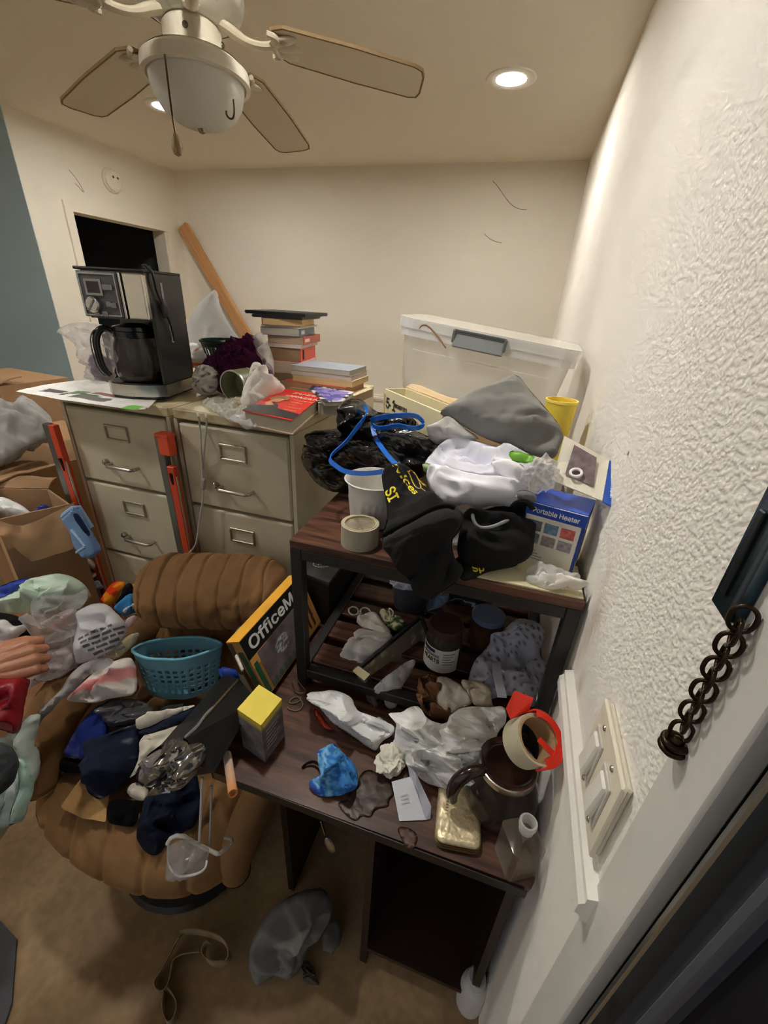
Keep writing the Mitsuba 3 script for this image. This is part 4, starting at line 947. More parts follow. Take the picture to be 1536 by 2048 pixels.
part(tb2, 'drawstring', drape(ribbon([[-0.314,0.95,1.367],[-0.274,0.93,1.386],[-0.224,0.92,1.398],[-0.189,0.92,1.394],[-0.181,0.92,1.383],[-0.193,0.92,1.373],[-0.234,0.92,1.372],[-0.269,0.92,1.363],[-0.303,0.93,1.363]], .012, .002, (.1, -.4, 1), 60), cat(tbm, tkm), (0, -.85, .5), .004, True), 'gloss', DS, smooth=40)
part(tb2, 'drawstring', drape(ribbon([[-0.306,0.94,1.358],[-0.293,0.92,1.341],[-0.268,0.89,1.327],[-0.236,0.85,1.319],[-0.206,0.82,1.312]], .011, .002, (1, .2, .2), 40), cat(tbm, tkm), (0, -.85, .5), .004, True), 'gloss', DS, smooth=40)

# cartons behind, storage bin
cb5 = thing('carton', 'cream cardboard carton lettered 5-in-1, behind the black trash bag', 'carton')
f0, f1 = V(*[-0.377,1.26]), V(*[-0.157,1.03])
fu = unit(f1 - f0); fb = V(-fu[1], fu[0]); fL = np.linalg.norm(f1 - f0)
zt5 = 1.386
part(cb5, 'body', carton([f0, f1, f1 + fb * .075, f0 + fb * .075], ZS, zt5), 'paper', vary((216, 206, 170), .06, 12, 2))
part(cb5, 'side_print', prism(Polygon([f0 - fb * .0005, f0 + fu * .010 - fb * .0005, f0 + fu * .010 - fb * .0018, f0 - fb * .0018]), .2, ZS + .008), 'paper', (190, 176, 130), smooth=False)
part(cb5, 'flap', flap(tuple(f0 + fb * .075) + (zt5,), tuple(f1 + fb * .075) + (zt5,), (.02, .09, -.012)), 'matte', (200, 176, 140))
f3 = V(fu[0], fu[1], 0)
def on5(s, dz): return V(*(f0 + fu * s - fb * .0008), zt5 - dz)
part(cb5, 'lettering', cat(text('5', .030, on5(.013, .052), f3, (0, 0, 1), .0007, True), text('in', .008, on5(.039, .044), f3, (0, 0, 1), .0007), text('1', .030, on5(.052, .052), f3, (0, 0, 1), .0007, True), text('BENEFITS', .011, on5(.072, .040), f3, (0, 0, 1), .0007, True)), 'paper', (52, 48, 44), smooth=False)
for k in range(4):
    part(cb5, 'print_line', prism(Polygon([on5(.072, 0)[:2], on5(.115, 0)[:2], on5(.115, 0)[:2] - fb * .0008, on5(.072, 0)[:2] - fb * .0008]), .003, zt5 - .056 - .008 * k), 'paper', (150, 138, 112), smooth=False)
for k, (s_, d_, r_) in enumerate(((.150, .060, .014), (.185, .085, .020), (.200, .135, .018), (.225, .105, .016))):
    c_ = on5(s_, d_)
    part(cb5, 'printed_capsule', lie([(.0001, 0), (r_, 0), (r_, .0015), (.0001, .0015)], c_, -V(fb[0], fb[1], 0), 28), 'satin', (214, 150, 60), label='printed amber capsule')
    part(cb5, 'printed_capsule', lie([(.0001, .0015), (r_ * .68, .0015), (r_ * .68, .002), (.0001, .002)], c_, -V(fb[0], fb[1], 0), 28), 'satin', (236, 190, 110), label='pale middle of the printed capsule')
sup = thing('cardboard_box', 'plain tan cardboard box under the clear storage bin', 'box')
sq = quad(-.125, 1.47, .46, .22, -6)
part(sup, 'body', carton(sq, ZS, 1.305), 'matte', vary((198, 168, 128), .08, 12, 5))
part(sup, 'lid', prism(sq, .004, 1.305), 'matte', vary((204, 176, 138), .08, 12, 6))
bn = thing('storage_bin', 'clear plastic storage bin with a grey latch, upside-down lid, behind the grey fabric', 'storage bin')
labels[bn]['label'] = 'clear plastic storage bin with a grey latch and lid, behind the grey folded fabric bag'
def binf(m): return xf(m, (-.125, 1.475, 1.325), rx=0, ry=6.5, rz=-3)
bw, bd_, bh = .50, .30, .205
lo = roundpoly([(-bw / 2 + .03, -bd_ / 2 + .02), (bw / 2 - .03, -bd_ / 2 + .02), (bw / 2 - .03, bd_ / 2 - .02), (-bw / 2 + .03, bd_ / 2 - .02)], .05, 6)
hi = roundpoly([(-bw / 2, -bd_ / 2), (bw / 2, -bd_ / 2), (bw / 2, bd_ / 2), (-bw / 2, bd_ / 2)], .04, 6)
def loft(p0, p1, z0, z1, n=96):
    a = np.array([p0.exterior.interpolate(t, normalized=True).coords[0] for t in np.linspace(0, 1, n, endpoint=False)])
    b = np.array([p1.exterior.interpolate(t, normalized=True).coords[0] for t in np.linspace(0, 1, n, endpoint=False)])
    L_ = []
    for t in np.linspace(0, 1, 8):
        s = t ** .5
        L_.append(np.c_[a * (1 - s) + b * s, np.full(n, z0 + (z1 - z0) * t)])
    v = np.vstack(L_); i, j = np.meshgrid(np.arange(7), np.arange(n), indexing='ij')
    q = np.stack([i * n + j, i * n + (j + 1) % n, (i + 1) * n + (j + 1) % n, (i + 1) * n + j], -1).reshape(-1, 4)
    return mesh(v, np.vstack([q[:, [0, 1, 2]], q[:, [0, 2, 3]]]))
part(bn, 'wall', binf(loft(lo, hi, .004, bh)), 'bin_plastic', smooth=40)
part(bn, 'floor', binf(prism(lo, .003, .003)), 'bin_plastic', smooth=False)
rim_ = hi.buffer(.012).difference(hi.buffer(-.001))
for z_, g_ in ((.030, .010), (.150, .0)):
    m_ = loft(lo.buffer(.004 + (.022 if z_ > .1 else .008)), lo.buffer(.004 + (.022 if z_ > .1 else .008)), z_, z_ + .003)
    part(bn, 'ridge', binf(m_), 'milky_film', smooth=40)
part(bn, 'rim', binf(prism(rim_, .004, bh)), 'milky_film', smooth=30)
part(bn, 'rim', binf(prism(hi.buffer(.012).difference(hi.buffer(.0095)), .022, bh - .018)), 'milky_film', smooth=30)
part(bn, 'lid', binf(prism(hi.buffer(.016), .003, bh + .028)), 'bin_plastic', smooth=30)
part(bn, 'lid_skirt', binf(prism(hi.buffer(.016).difference(hi.buffer(.0135)), .026, bh + .004)), 'milky_film', smooth=30)
lt = part(bn, 'latch', binf(xf(box(.145, .006, .040, .003, base=False), (-.01, -bd_ / 2 - .024, bh - .002), rx=-18)), 'satin', (122, 126, 128), label='grey latch')
part(lt, 'hinge_bar', binf(bar((-.085, -bd_ / 2 - .022, bh + .022), (.065, -bd_ / 2 - .022, bh + .022), .008, .008, .002)), 'satin', (70, 74, 76))
for x_ in (-.083, .063):
    part(lt, 'arm', binf(box(.008, .012, .034, .002, (x_, -bd_ / 2 - .023, bh - .010))), 'satin', (92, 96, 98))
part(bn, 'latch', binf(xf(box(.09, .006, .034, .003, base=False), (.03, bd_ / 2 + .022, bh - .005), rx=18)), 'satin', (150, 154, 158), label='grey latch at the back')
part(bn, 'wood_shaving', binf(tube([(-.19, -bd_ / 2 - .014, bh + .006), (-.175, -bd_ / 2 - .016, bh + .020), (-.15, -bd_ / 2 - .016, bh + .010), (-.12, -bd_ / 2 - .016, bh - .012), (-.10, -bd_ / 2 - .015, bh - .03)], .0022, 6, n=30)), 'matte', (150, 116, 84), smooth=True, label='brown thread caught at the rim')
yc = thing('yellow_cup', 'yellow plastic cup behind the grey fabric, beside the right wall', 'cup')
part(yc, 'wall', lathe([(.028, 0), (.036, .15), (.038, .15), (.030, -.002), (.0001, -.002), (.0001, 0), (.028, 0)], 40, (.118, 1.16, 1.272)), 'satin', (232, 206, 76), smooth=40)
part(yc, 'rim', lathe([(.0355, .148), (.0395, .148), (.0395, .154), (.0355, .154), (.0355, .148)], 40, (.118, 1.16, 1.272)), 'satin', (240, 220, 100), smooth=40)
ycb = one('white_carton', 'small white carton under the yellow cup', 'carton', box(.09, .09, .104, .002, (.118, 1.16, ZS)), 'paper', (204, 200, 190))

# grey and white fabric bags
one('grey_bag', 'grey folded fabric bag rising to a peak over the white fabric bag', 'fabric bag',
    bag([[-0.163,1.0,1.396],[-0.106,1.0,1.434],[-0.056,1.0,1.464],[-0.023,1.0,1.487],[-0.001,1.0,1.499],[0.03,0.98,1.47],[0.059,0.97,1.447],[0.087,0.95,1.425],[0.108,0.92,1.407],[0.111,0.9,1.395],[0.1,0.88,1.358],[0.06,0.9,1.353],[0.003,0.92,1.359],[-0.059,0.94,1.368],[-0.101,0.96,1.381],[-0.137,0.98,1.397],[-0.151,1.0,1.385]], .028, .09, .006, .02, 7, 3, .04, (.8, -.2, .5), 4, it=1), 'cloth', vary((128, 127, 124), .05, 20, 3), smooth=True)
one('grey_bag', 'light grey crumpled fabric edge showing between the grey bag and the white bag', 'fabric bag',
    bag([[-0.167,0.98,1.356],[-0.148,0.98,1.39],[-0.132,0.97,1.398],[-0.091,0.95,1.377],[-0.058,0.93,1.369],[-0.085,0.92,1.362],[-0.122,0.94,1.36],[-0.157,0.96,1.321],[-0.175,0.97,1.336]], .02, .06, .006, .014, 12, 6, .03, (.5, 0, -.4), 3, it=1), 'cloth', vary((172, 170, 166), .06, 20, 5), smooth=True)
whb = thing('white_bag', 'white folded fabric bag with green trim on top of the black tote bag', 'fabric bag')
part(whb, 'panel', bag([[-0.17,0.9,1.296],[-0.154,0.92,1.327],[-0.136,0.94,1.348],[-0.113,0.95,1.368],[-0.052,0.93,1.358],[0.014,0.91,1.355],[0.06,0.89,1.354],[0.07,0.87,1.344],[0.064,0.85,1.329],[0.014,0.83,1.32],[-0.055,0.84,1.32],[-0.117,0.86,1.307],[-0.157,0.88,1.291]], .022, .05, .006, .022, 9, 9, .035, (.8, -.1, -.5), 4, it=1), 'cloth', vary((224, 224, 234), .04, 20, 2), smooth=True)
part(whb, 'panel', bag([[-0.155,0.86,1.295],[-0.117,0.86,1.307],[-0.068,0.84,1.314],[-0.018,0.82,1.317],[0.033,0.81,1.324],[0.057,0.8,1.325],[0.054,0.8,1.31],[0.038,0.79,1.309],[0.042,0.78,1.3],[-0.011,0.775,1.292],[-0.06,0.77,1.272],[-0.109,0.785,1.261],[-0.136,0.82,1.276]], .024, .04, .006, .022, 10, 4, .035, (.8, -.1, -.2), 4, it=1), 'cloth', vary((232, 232, 240), .04, 20, 6), smooth=True)
part(whb, 'fold', bag([[-0.025,0.845,1.343],[0.007,0.84,1.355],[0.04,0.83,1.353],[0.056,0.82,1.338],[0.051,0.8,1.323],[0.027,0.8,1.325],[-0.0,0.82,1.329]], .018, .03, .006, .012, 14, 7, .03, (.6, 0, -.6), 3, it=1), 'cloth', vary((238, 238, 242), .04, 20, 7), smooth=True)
GRN = (110, 170, 52)
part(whb, 'green_trim', bag([[0.011,0.845,1.373],[0.036,0.838,1.375],[0.057,0.83,1.373],[0.069,0.82,1.366],[0.061,0.815,1.361],[0.039,0.82,1.361],[0.013,0.83,1.36]], .012, .02, .005, .010, 14, 3, .02, it=1), 'satin', vary(GRN, .2, 30, 3), smooth=True, label='bright green printed trim')
part(whb, 'green_trim', bag([[-0.165,0.875,1.306],[-0.152,0.87,1.313],[-0.136,0.86,1.306],[-0.142,0.855,1.3],[-0.158,0.86,1.291]], .008, .02, .005, .006, 14, 8, .02, it=1), 'satin', vary((150, 180, 120), .2, 30, 5), smooth=True, label='pale green printed edge')
part(whb, 'cord', tube([[0.058,0.84,1.361],[0.073,0.83,1.363],[0.083,0.82,1.361],[0.082,0.81,1.353]], .005, 8, n=24), 'satin', (226, 226, 228))
one('plastic_wrap', 'crumpled clear plastic wrap between the white bag and the heater box', 'plastic wrap',
    lump([0.073,0.8,1.348], (.030, .022, .034), .3, 2.2, 5, 4), 'milky_film', smooth=True)
one('mesh_pouch', 'small grey mesh pouch end below the clear plastic wrap', 'pouch',
    bag([[0.036,0.775,1.317],[0.053,0.775,1.323],[0.073,0.77,1.319],[0.076,0.765,1.306],[0.057,0.76,1.304],[0.041,0.765,1.306]], .015, .03, .006, .01, 20, 3, .02), 'cloth', vary((110, 110, 112), .3, 160, 3), smooth=True)

# black tote bags
BK = (32, 32, 33)
tote = thing('tote_bag', 'black fabric tote bag with yellow lettering draped over the front of the small table', 'tote bag')
tp1 = bag([[-0.237,0.8,1.298],[-0.222,0.82,1.302],[-0.211,0.84,1.303],[-0.186,0.84,1.299],[-0.154,0.83,1.278],[-0.131,0.8,1.273],[-0.113,0.77,1.267],[-0.087,0.74,1.276],[-0.068,0.73,1.282],[-0.046,0.71,1.28],[-0.048,0.69,1.266],[-0.062,0.672,1.24],[-0.097,0.665,1.248],[-0.131,0.665,1.252],[-0.16,0.67,1.251],[-0.174,0.67,1.238],[-0.192,0.672,1.224],[-0.192,0.69,1.234],[-0.194,0.71,1.252],[-0.209,0.745,1.268],[-0.226,0.775,1.283]], .022, .035, .006, .013, 8, 5, .03, (.7, 0, .4), 3, it=1)
part(tote, 'panel', tp1, 'cloth', vary(BK, .15, 25, 3), smooth=True)
part(tote, 'hanging_panel', bag([[-0.19,0.662,1.228],[-0.171,0.66,1.244],[-0.148,0.66,1.264],[-0.117,0.66,1.289],[-0.079,0.662,1.312],[-0.062,0.662,1.313],[-0.043,0.66,1.304],[-0.049,0.655,1.275],[-0.06,0.65,1.253],[-0.049,0.645,1.221],[-0.028,0.645,1.21],[-0.036,0.645,1.181],[-0.051,0.64,1.164],[-0.066,0.64,1.146],[-0.083,0.638,1.122],[-0.106,0.638,1.138],[-0.137,0.642,1.177],[-0.165,0.648,1.197],[-0.182,0.655,1.211]], .024, .006, .006, .026, 7, 8, .035, (.2, 0, 1), 3, it=1), 'cloth', vary((36, 36, 37), .15, 25, 6), smooth=True)
part(tote, 'seam', tube([[-0.179,0.64,1.247],[-0.158,0.632,1.269],[-0.132,0.628,1.291],[-0.111,0.628,1.309],[-0.09,0.63,1.324],[-0.076,0.636,1.327],[-0.06,0.64,1.324]], .0042, 8, n=50), 'cloth', (16, 16, 17), smooth=True)
YEL = (232, 212, 60)
s0, s1 = V(*[-0.21,0.796,1.315]), V(*[-0.152,0.735,1.297])
TN_ = (0, -.75, .66)
part(tote, 'lettering', drape(text('rvices', .013, s0, s1 - s0, V(0, .5, .85) + V(.5, 0, 0), .0016, True, np.linalg.norm(s1 - s0)), tp1, TN_), 'paper', YEL, smooth=False)
s0, s1 = V(*[-0.214,0.745,1.288]), V(*[-0.197,0.715,1.282])
part(tote, 'lettering', drape(text('SI', .022, s0, s1 - s0, V(1, .3, .6), .0016, True, np.linalg.norm(s1 - s0)), tp1, TN_), 'paper', YEL, smooth=False)
part(tote, 'emblem', drape(tube([[-0.181,0.795,1.318],[-0.171,0.785,1.309],[-0.156,0.775,1.295],[-0.15,0.772,1.294],[-0.156,0.785,1.311],[-0.179,0.795,1.318]], .0014, 6, n=40), tp1, TN_), 'paper', (206, 170, 70), label='gold outline emblem')
part(tote, 'emblem', drape(tube([[-0.159,0.785,1.316],[-0.15,0.78,1.314],[-0.142,0.777,1.31],[-0.149,0.78,1.311]], .0016, 6, n=30), tp1, TN_), 'paper', (206, 170, 70), label='gold leaf of the emblem')
part(tote, 'emblem', drape(tube([[-0.15,0.772,1.301],[-0.14,0.768,1.295],[-0.128,0.762,1.289]], .001, 6, n=30), tp1, TN_), 'paper', (206, 170, 70), label='thin gold stroke')
tt2 = thing('tote_bag', 'second black tote bag with a grey cord handle, beside the heater box', 'tote bag')
part(tt2, 'body', bag([[-0.054,0.8,1.237],[-0.009,0.82,1.256],[0.039,0.83,1.27],[0.074,0.82,1.279],[0.085,0.78,1.263],[0.086,0.745,1.226],[0.087,0.73,1.205],[0.041,0.7,1.197],[-0.005,0.69,1.184],[-0.037,0.69,1.184],[-0.054,0.7,1.212]], .03, .05, .007, .022, 8, 4, .05, (.9, 0, .3), 3, floor=1.1705), 'cloth', vary((30, 30, 31), .15, 25, 8), smooth=True)
part(tt2, 'flat_part', bag([[-0.058,0.712,1.178],[-0.034,0.744,1.185],[0.02,0.765,1.185],[0.062,0.773,1.18],[0.072,0.744,1.175],[0.01,0.705,1.174],[-0.017,0.658,1.174],[-0.042,0.661,1.175]], .008, .006, .007, .004, 10, 4, .02, lean=(0, -.3, 1)), 'cloth', vary((28, 28, 30), .15, 25, 9), smooth=True)
part(tt2, 'handle_cord', tube([[-0.035,0.745,1.272],[-0.031,0.738,1.26],[-0.02,0.732,1.251],[-0.004,0.73,1.253],[0.016,0.735,1.262],[0.035,0.745,1.273]], .0035, 8, n=36), 'satin', (128, 130, 132))
part(tt2, 'handle_cord', tube([[0.035,0.765,1.289],[0.045,0.76,1.302],[0.06,0.755,1.305],[0.07,0.75,1.296]], .005, 8, n=24), 'cloth', (20, 20, 21))
part(tt2, 'lettering', text('Sp', .014, [-0.016,0.68,1.182], (.9, .35, .05), (-.25, .8, .4), .0014, True), 'paper', (214, 192, 60), smooth=False)

# cream board, heater box, tissue
one('paper_board', 'cream board with water stains at the right front corner of the small table', 'board', prism(Polygon([(-.02, .690), (.183, .690), (.183, .80), (-.03, .80)]), .003, ZS + .0004).subdivide().subdivide().subdivide().subdivide(), 'paper', specks((214, 206, 170), (140, 130, 96), 22, .7, 3, .55), smooth=False)
hb = thing('heater_box', 'blue and white portable heater carton with open top flap at the right wall', 'carton')
hA, hB = V(.062, .785), V(.166, .757)
hu = unit(hB - hA); hn = V(-hu[1], hu[0]); hW = np.linalg.norm(hB - hA); hD, hH = .088, .128
ZB = ZS + .0036
WHT, BLU = (214, 208, 196), (36, 68, 160)
def hbx(s0, s1, t0, t1, z0, z1):
    return prism(Polygon([hA + hu * s0 + hn * t0, hA + hu * s1 + hn * t0, hA + hu * s1 + hn * t1, hA + hu * s0 + hn * t1]), z1 - z0, ZB + z0)
part(hb, 'body', hbx(0, hW, 0, hD, 0, hH), 'paper', WHT, smooth=False)
part(hb, 'blue_band', hbx(-.0006, hW + .0006, -.0006, hD + .0006, hH - .024, hH), 'satin', BLU, smooth=False, label='blue printed band')
part(hb, 'blue_corner', hbx(hW - .005, hW + .0006, -.0006, .008, 0, hH - .024), 'satin', (32, 54, 132), smooth=False)
part(hb, 'blue_corner', hbx(-.0006, .002, -.0006, .004, 0, hH - .024), 'satin', (32, 54, 132), smooth=False)
part(hb, 'top_flap', hbx(.002, hW, .004, hD, hH, hH + .0015), 'satin', (44, 84, 190), smooth=False, label='blue inner top flap')
h3 = V(hu[0], hu[1], 0)
def onh(s, z, o=.0012): return V(*(hA + hu * s - hn * o), ZB + z)
part(hb, 'lettering', text('Portable Heater', .0095, onh(.012, hH - .017), h3, (0, 0, 1), .0006, True, .084), 'paper', (206, 208, 214), smooth=False)
for r in range(2):
    for c in range(3):
        s_, z_ = .010 + .030 * c, .073 - .027 * r
        bse = ((92, 96, 104), (96, 118, 140), (176, 92, 86), (110, 116, 134), (136, 130, 126), (136, 128, 136))[r * 3 + c]
        pm = hbx(s_, s_ + .025, -.0008, 0, z_, z_ + .021)
        for _ in range(4):
            pm = pm.subdivide()
        def pic(v, b=lin(bse), sd=r * 3 + c):
            w = meshkit.fbm(v * 160, 3, sd)[:, None]; return b * (.35 + 1.5 * w)
        part(hb, 'picture', pm, 'paper', pic, smooth=False)
for k in range(5):
    part(hb, 'print_line', hbx(.014 - .001 * (k > 2), .028 + .006 * k * (k < 3) + .02 * (k > 2), -.0007, 0, .036 - .006 * k, .0372 - .006 * k), 'paper', (120, 116, 110), smooth=False)
for k in range(3):
    part(hb, 'side_print', prism(Polygon([hA + hu * (hW + .0008) + hn * (.02 + .02 * k), hA + hu * (hW + .0008) + hn * (.028 + .02 * k), hA + hu * hW + hn * (.028 + .02 * k), hA + hu * hW + hn * (.02 + .02 * k)]), .07, ZB + .02), 'paper', (110, 108, 110), smooth=False)
fl = [[0.18,0.755,1.331],[0.097,0.8,1.339],[0.106,0.83,1.366],[0.108,0.87,1.407],[0.192,0.845,1.379]]
fo = V(*fl[0]); fe1 = unit(V(*fl[1]) - fo); fe2 = unit(V(*fl[4]) - fo); fnm = unit(np.cross(fe2, fe1)); fnm = fnm if fnm[2] > 0 else -fnm
def slabpoly(p, th, n):
    p = np.asarray(p, float); k = len(p)
    t = Delaunay(np.stack([(p - p[0]) @ unit(p[1] - p[0]), (p - p[0]) @ unit(np.cross(n, p[1] - p[0]))], 1)).simplices
    f = [list(x) for x in t] + [[x[0] + k, x[2] + k, x[1] + k] for x in t]
    for i in range(k):
        j = (i + 1) % k; f += [[i, j, j + k], [i, j + k, i + k]]
    m = mesh(np.vstack([p + n * th, p]), f); m.fix_normals(); return m
fo_ = part(hb, 'open_flap', slabpoly(fl, .002, fnm), 'paper', (226, 220, 204), smooth=False, label='raised white top flap with a printed photo')
ph = [[0.165,0.778,1.345],[0.117,0.803,1.353],[0.127,0.853,1.396],[0.168,0.835,1.382]]
phm = slabpoly([V(*p) + fnm * .0022 for p in ph], .0008, fnm)
for _ in range(5):
    phm = phm.subdivide()
def phc(v):
    w = meshkit.fbm(v * 90, 3, 3)[:, None]; k = meshkit.noise(v * 60, 8)[:, None]
    return lin((116, 108, 112)) * (.3 + 1.5 * w) * (1 - .4 * k) + lin((150, 84, 70)) * .25 * k
part(fo_, 'photo', phm, 'paper', phc, smooth=False)
rc_ = V(*[0.134,0.798,1.359]) + fnm * .004
part(fo_, 'printed_ring', xf(trimesh.creation.torus(.0095, .0026, 28, 8), rc_, R=np.stack([fe1, unit(np.cross(fnm, fe1)), fnm], 1)), 'paper', (236, 236, 236), smooth=True)
bs = [[0.18,0.753,1.331],[0.191,0.843,1.379],[0.201,0.846,1.375],[0.211,0.752,1.323],[0.2,0.75,1.323]]
bl_ = part(hb, 'blue_flap', slabpoly(bs, .0016, unit(V(.5, -.2, .8))), 'satin', (50, 92, 190), smooth=False, label='blue flap edge lettered Portable Heater')
b0, b1 = V(*[0.198,0.832,1.37]), V(*[0.194,0.764,1.331])
part(bl_, 'lettering', text('Portable Heater', .007, b0 + V(-.002, -.003, .006), b1 - b0, (1, .0, .45), .0008, True, np.linalg.norm(b1 - b0)), 'paper', (216, 224, 236), smooth=False)
ts = thing('tissue', 'crumpled white tissue in torn clear plastic in front of the heater box', 'tissue')
part(ts, 'plastic', bag([[0.081,0.721,1.178],[0.088,0.748,1.185],[0.114,0.748,1.19],[0.147,0.737,1.19],[0.171,0.734,1.185],[0.182,0.726,1.18],[0.135,0.692,1.178],[0.099,0.697,1.174],[0.082,0.702,1.174]], .008, .006, .005, .010, 20, 4, .015, lean=(0, -.5, 1)), 'milky_film', smooth=True)
part(ts, 'paper', bag([[0.101,0.713,1.192],[0.111,0.722,1.196],[0.115,0.706,1.195],[0.132,0.71,1.195],[0.153,0.716,1.194],[0.168,0.714,1.19],[0.18,0.712,1.182],[0.173,0.694,1.178],[0.155,0.699,1.182],[0.133,0.689,1.176],[0.112,0.689,1.178],[0.106,0.696,1.186]], .010, .010, .004, .014, 22, 9, .012, (.9, -.2, 0), 3, ruf=.4), 'paper', vary((236, 230, 220), .06, 60, 3), smooth=True)
# ================================================================ on the slatted shelf
ZL = DZ_ + .0600
def jar(cx, cy, z0, r, h, neck, lid_col, label, fill, liq, lab=None):
    t = thing('jar', label, 'jar')
    p = [(r * .86, 0), (r * .97, .006), (r, .016), (r, h * .72), (r * .93, h * .82), (neck, h * .90), (neck, h)]
    inn = [(q * .955, z) for q, z in p[::-1]]
    part(t, 'glass', lathe([(.0001, 0)] + p + inn + [(.0001, .004)], 44, (cx, cy, z0)), 'glass_thin' if not fill else 'smoky_glass', smooth=40)
    part(t, 'contents', lathe([(.0001, .006), (r * .88, .006), (r * .93, .016), (r * .93, h * .66), (r * .9, h * .70), (.0001, h * .70)], 40, (cx, cy, z0)), 'gloss', liq, smooth=40)
    part(t, 'lid', lathe([(neck * 1.02, h * .93), (neck * 1.09, h * .935), (neck * 1.10, h * 1.055), (neck * 1.03, h * 1.075), (neck * .9, h * 1.07), (.0001, h * 1.065)], 44, (cx, cy, z0)), 'satin', lid_col, smooth=30)
    return t
def onion(base, freq, seed, amt=.5):
    b = lin(base); return lambda v: b * (1 - amt + 2 * amt * meshkit.fbm(v * freq, 2, seed)[:, None])
j1x, j1y, jr, jh = -.058, .822, .0455, .125
j1 = jar(j1x, j1y, ZL, jr, jh, .039, (58, 32, 28), 'tall glass jar lettered artichoke hearts with a dark red lid on the slatted shelf', True, onion((60, 56, 44), 80, 2))
a0, a1 = np.radians(-168), np.radians(-28)
g_ = np.linspace(a0, a1, 26)
def curved(z0, z1, r, ga, gb, n=20):
    g = np.linspace(ga, gb, n); S = np.stack([np.stack([j1x + r * np.cos(g), j1y + r * np.sin(g), np.full(n, z)], 1) for z in (z0, z1)], 1)
    return thick(S, np.stack([np.cos(g), np.sin(g), 0 * g], 1)[:, None, :].repeat(2, 1), .0006)
lb = part(j1, 'label', curved(ZL + .014, ZL + .085, jr + .0006, a0, a1, 26), 'paper', vary((196, 192, 184), .06, 30, 3), smooth=True, label='white paper label')
part(lb, 'print_band', curved(ZL + .072, ZL + .081, jr + .0012, np.radians(-155), np.radians(-108)), 'paper', (38, 48, 84), smooth=True)
def wraptext(s, h, z, deg, width):
    m = meshkit.text_mesh(s, h, .0006, True); v = np.asarray(m.vertices).copy()
    v[:, 0] *= width / v[:, 0].max()
    a = np.radians(deg) + v[:, 0] / jr; r = jr + .0010 + v[:, 2]
    m.vertices = np.stack([j1x + r * np.cos(a), j1y + r * np.sin(a), z + v[:, 1]], 1); return m
part(lb, 'lettering', wraptext('ARTICHOKE', .0075, ZL + .060, -152, .046), 'paper', (70, 70, 78), smooth=False)
part(lb, 'lettering', wraptext('HEARTS', .012, ZL + .043, -152, .048), 'paper', (34, 34, 40), smooth=False)
for k in range(5):
    part(lb, 'print_line', curved(ZL + .073 - .008 * k, ZL + .0755 - .008 * k, jr + .0012, np.radians(-82), np.radians(-44 - 6 * (k % 3))), 'paper', (120, 118, 116), smooth=True)
jar(.040, .935, ZL, .044, .095, .040, (104, 122, 156), 'glass jar of brown preserves with a blue-grey lid on the slatted shelf', True, onion((116, 66, 36), 60, 5))
# cup with a liner, dark items at the back
cu_ = thing('waste_cup', 'dark grey tub lined with a white plastic bag at the back of the slatted shelf', 'tub')
cux, cuy = -.192, 1.03
part(cu_, 'wall', lathe([(.048, 0), (.062, .10), (.064, .10), (.050, -.001), (.0001, -.001), (.0001, .002), (.048, .002)], 40, (cux, cuy, ZL)), 'satin', vary((60, 62, 68), .1, 20, 2))
lm = lump((cux - .012, cuy - .02, ZL + .105), (.054, .05, .030), .16, 2.2, 8, 5)
part(cu_, 'liner_bag', lm, 'thin_bag', vary((206, 212, 226), .05, 30, 1), smooth=True, label='crumpled white plastic liner')
one('dark_bag', 'dark plastic bag with a pale edge behind the jars', 'plastic bag', bag([[-0.128,1.1,0.777],[-0.081,1.1,0.819],[-0.016,1.1,0.83],[0.044,1.1,0.825],[0.056,1.1,0.785],[0.02,1.1,0.755],[-0.055,1.1,0.739],[-0.113,1.1,0.732]], .05, .05, .009, .03, 10, 4, .06), 'liner', vary((44, 48, 54), .2, 20, 3), smooth=True)
one('blue_plastic', 'pale blue plastic bag scrap between the tub and the dark bag', 'plastic bag', bag([[-0.162,1.05,0.795],[-0.124,1.05,0.827],[-0.082,1.05,0.851],[-0.073,1.05,0.823],[-0.104,1.05,0.783],[-0.122,1.05,0.758],[-0.147,1.05,0.754]], .02, .03, .007, .016, 16, 7, .03), 'satin', vary((120, 140, 168), .15, 30, 2), smooth=True)
# scissors and green printed papers
sc = thing('scissors', 'scissors with white loop handles on the slatted shelf behind the white paper', 'scissors')
for o_, ln_ in (((178, 285), 0), ((240, 272), 1)):
    c_ = V(*[-0.337,0.922,0.806]) + V(.034 * ln_, .008 * ln_, 0)
    part(sc, 'handle_loop', xf(trimesh.creation.torus(.0145, .0026, 28, 8), c_, R=rot(14, 10, 20)), 'satin', (206, 200, 188), smooth=True)
scb = V(*[-0.321,0.915,0.806])
part(sc, 'blade', bar(scb, scb + V(.06, -.05, -.004), .009, .002, .0005), 'steel', (176, 176, 172))
part(sc, 'blade', bar(scb + V(.004, .004, .002), scb + V(.075, -.045, -.003), .009, .002, .0005), 'steel', (176, 176, 172))
def notes(v):
    c = np.tile(lin((206, 198, 160)), (len(v), 1)); w = meshkit.fbm(v * 70, 2, 4); c[w > .56] = lin((70, 92, 56)); return c
one('printed_papers', 'cream papers with green print and string loops beside the leaning frame', 'paper', bag([[-0.263,0.93,0.82],[-0.234,0.93,0.835],[-0.166,0.9,0.835],[-0.187,0.87,0.822],[-0.213,0.88,0.811],[-0.238,0.9,0.813]], .006, .03, .006, .006, 14, 3, .015), 'paper', notes, smooth=40)
sl = thing('string', 'cream string looped over the green-printed papers', 'string')
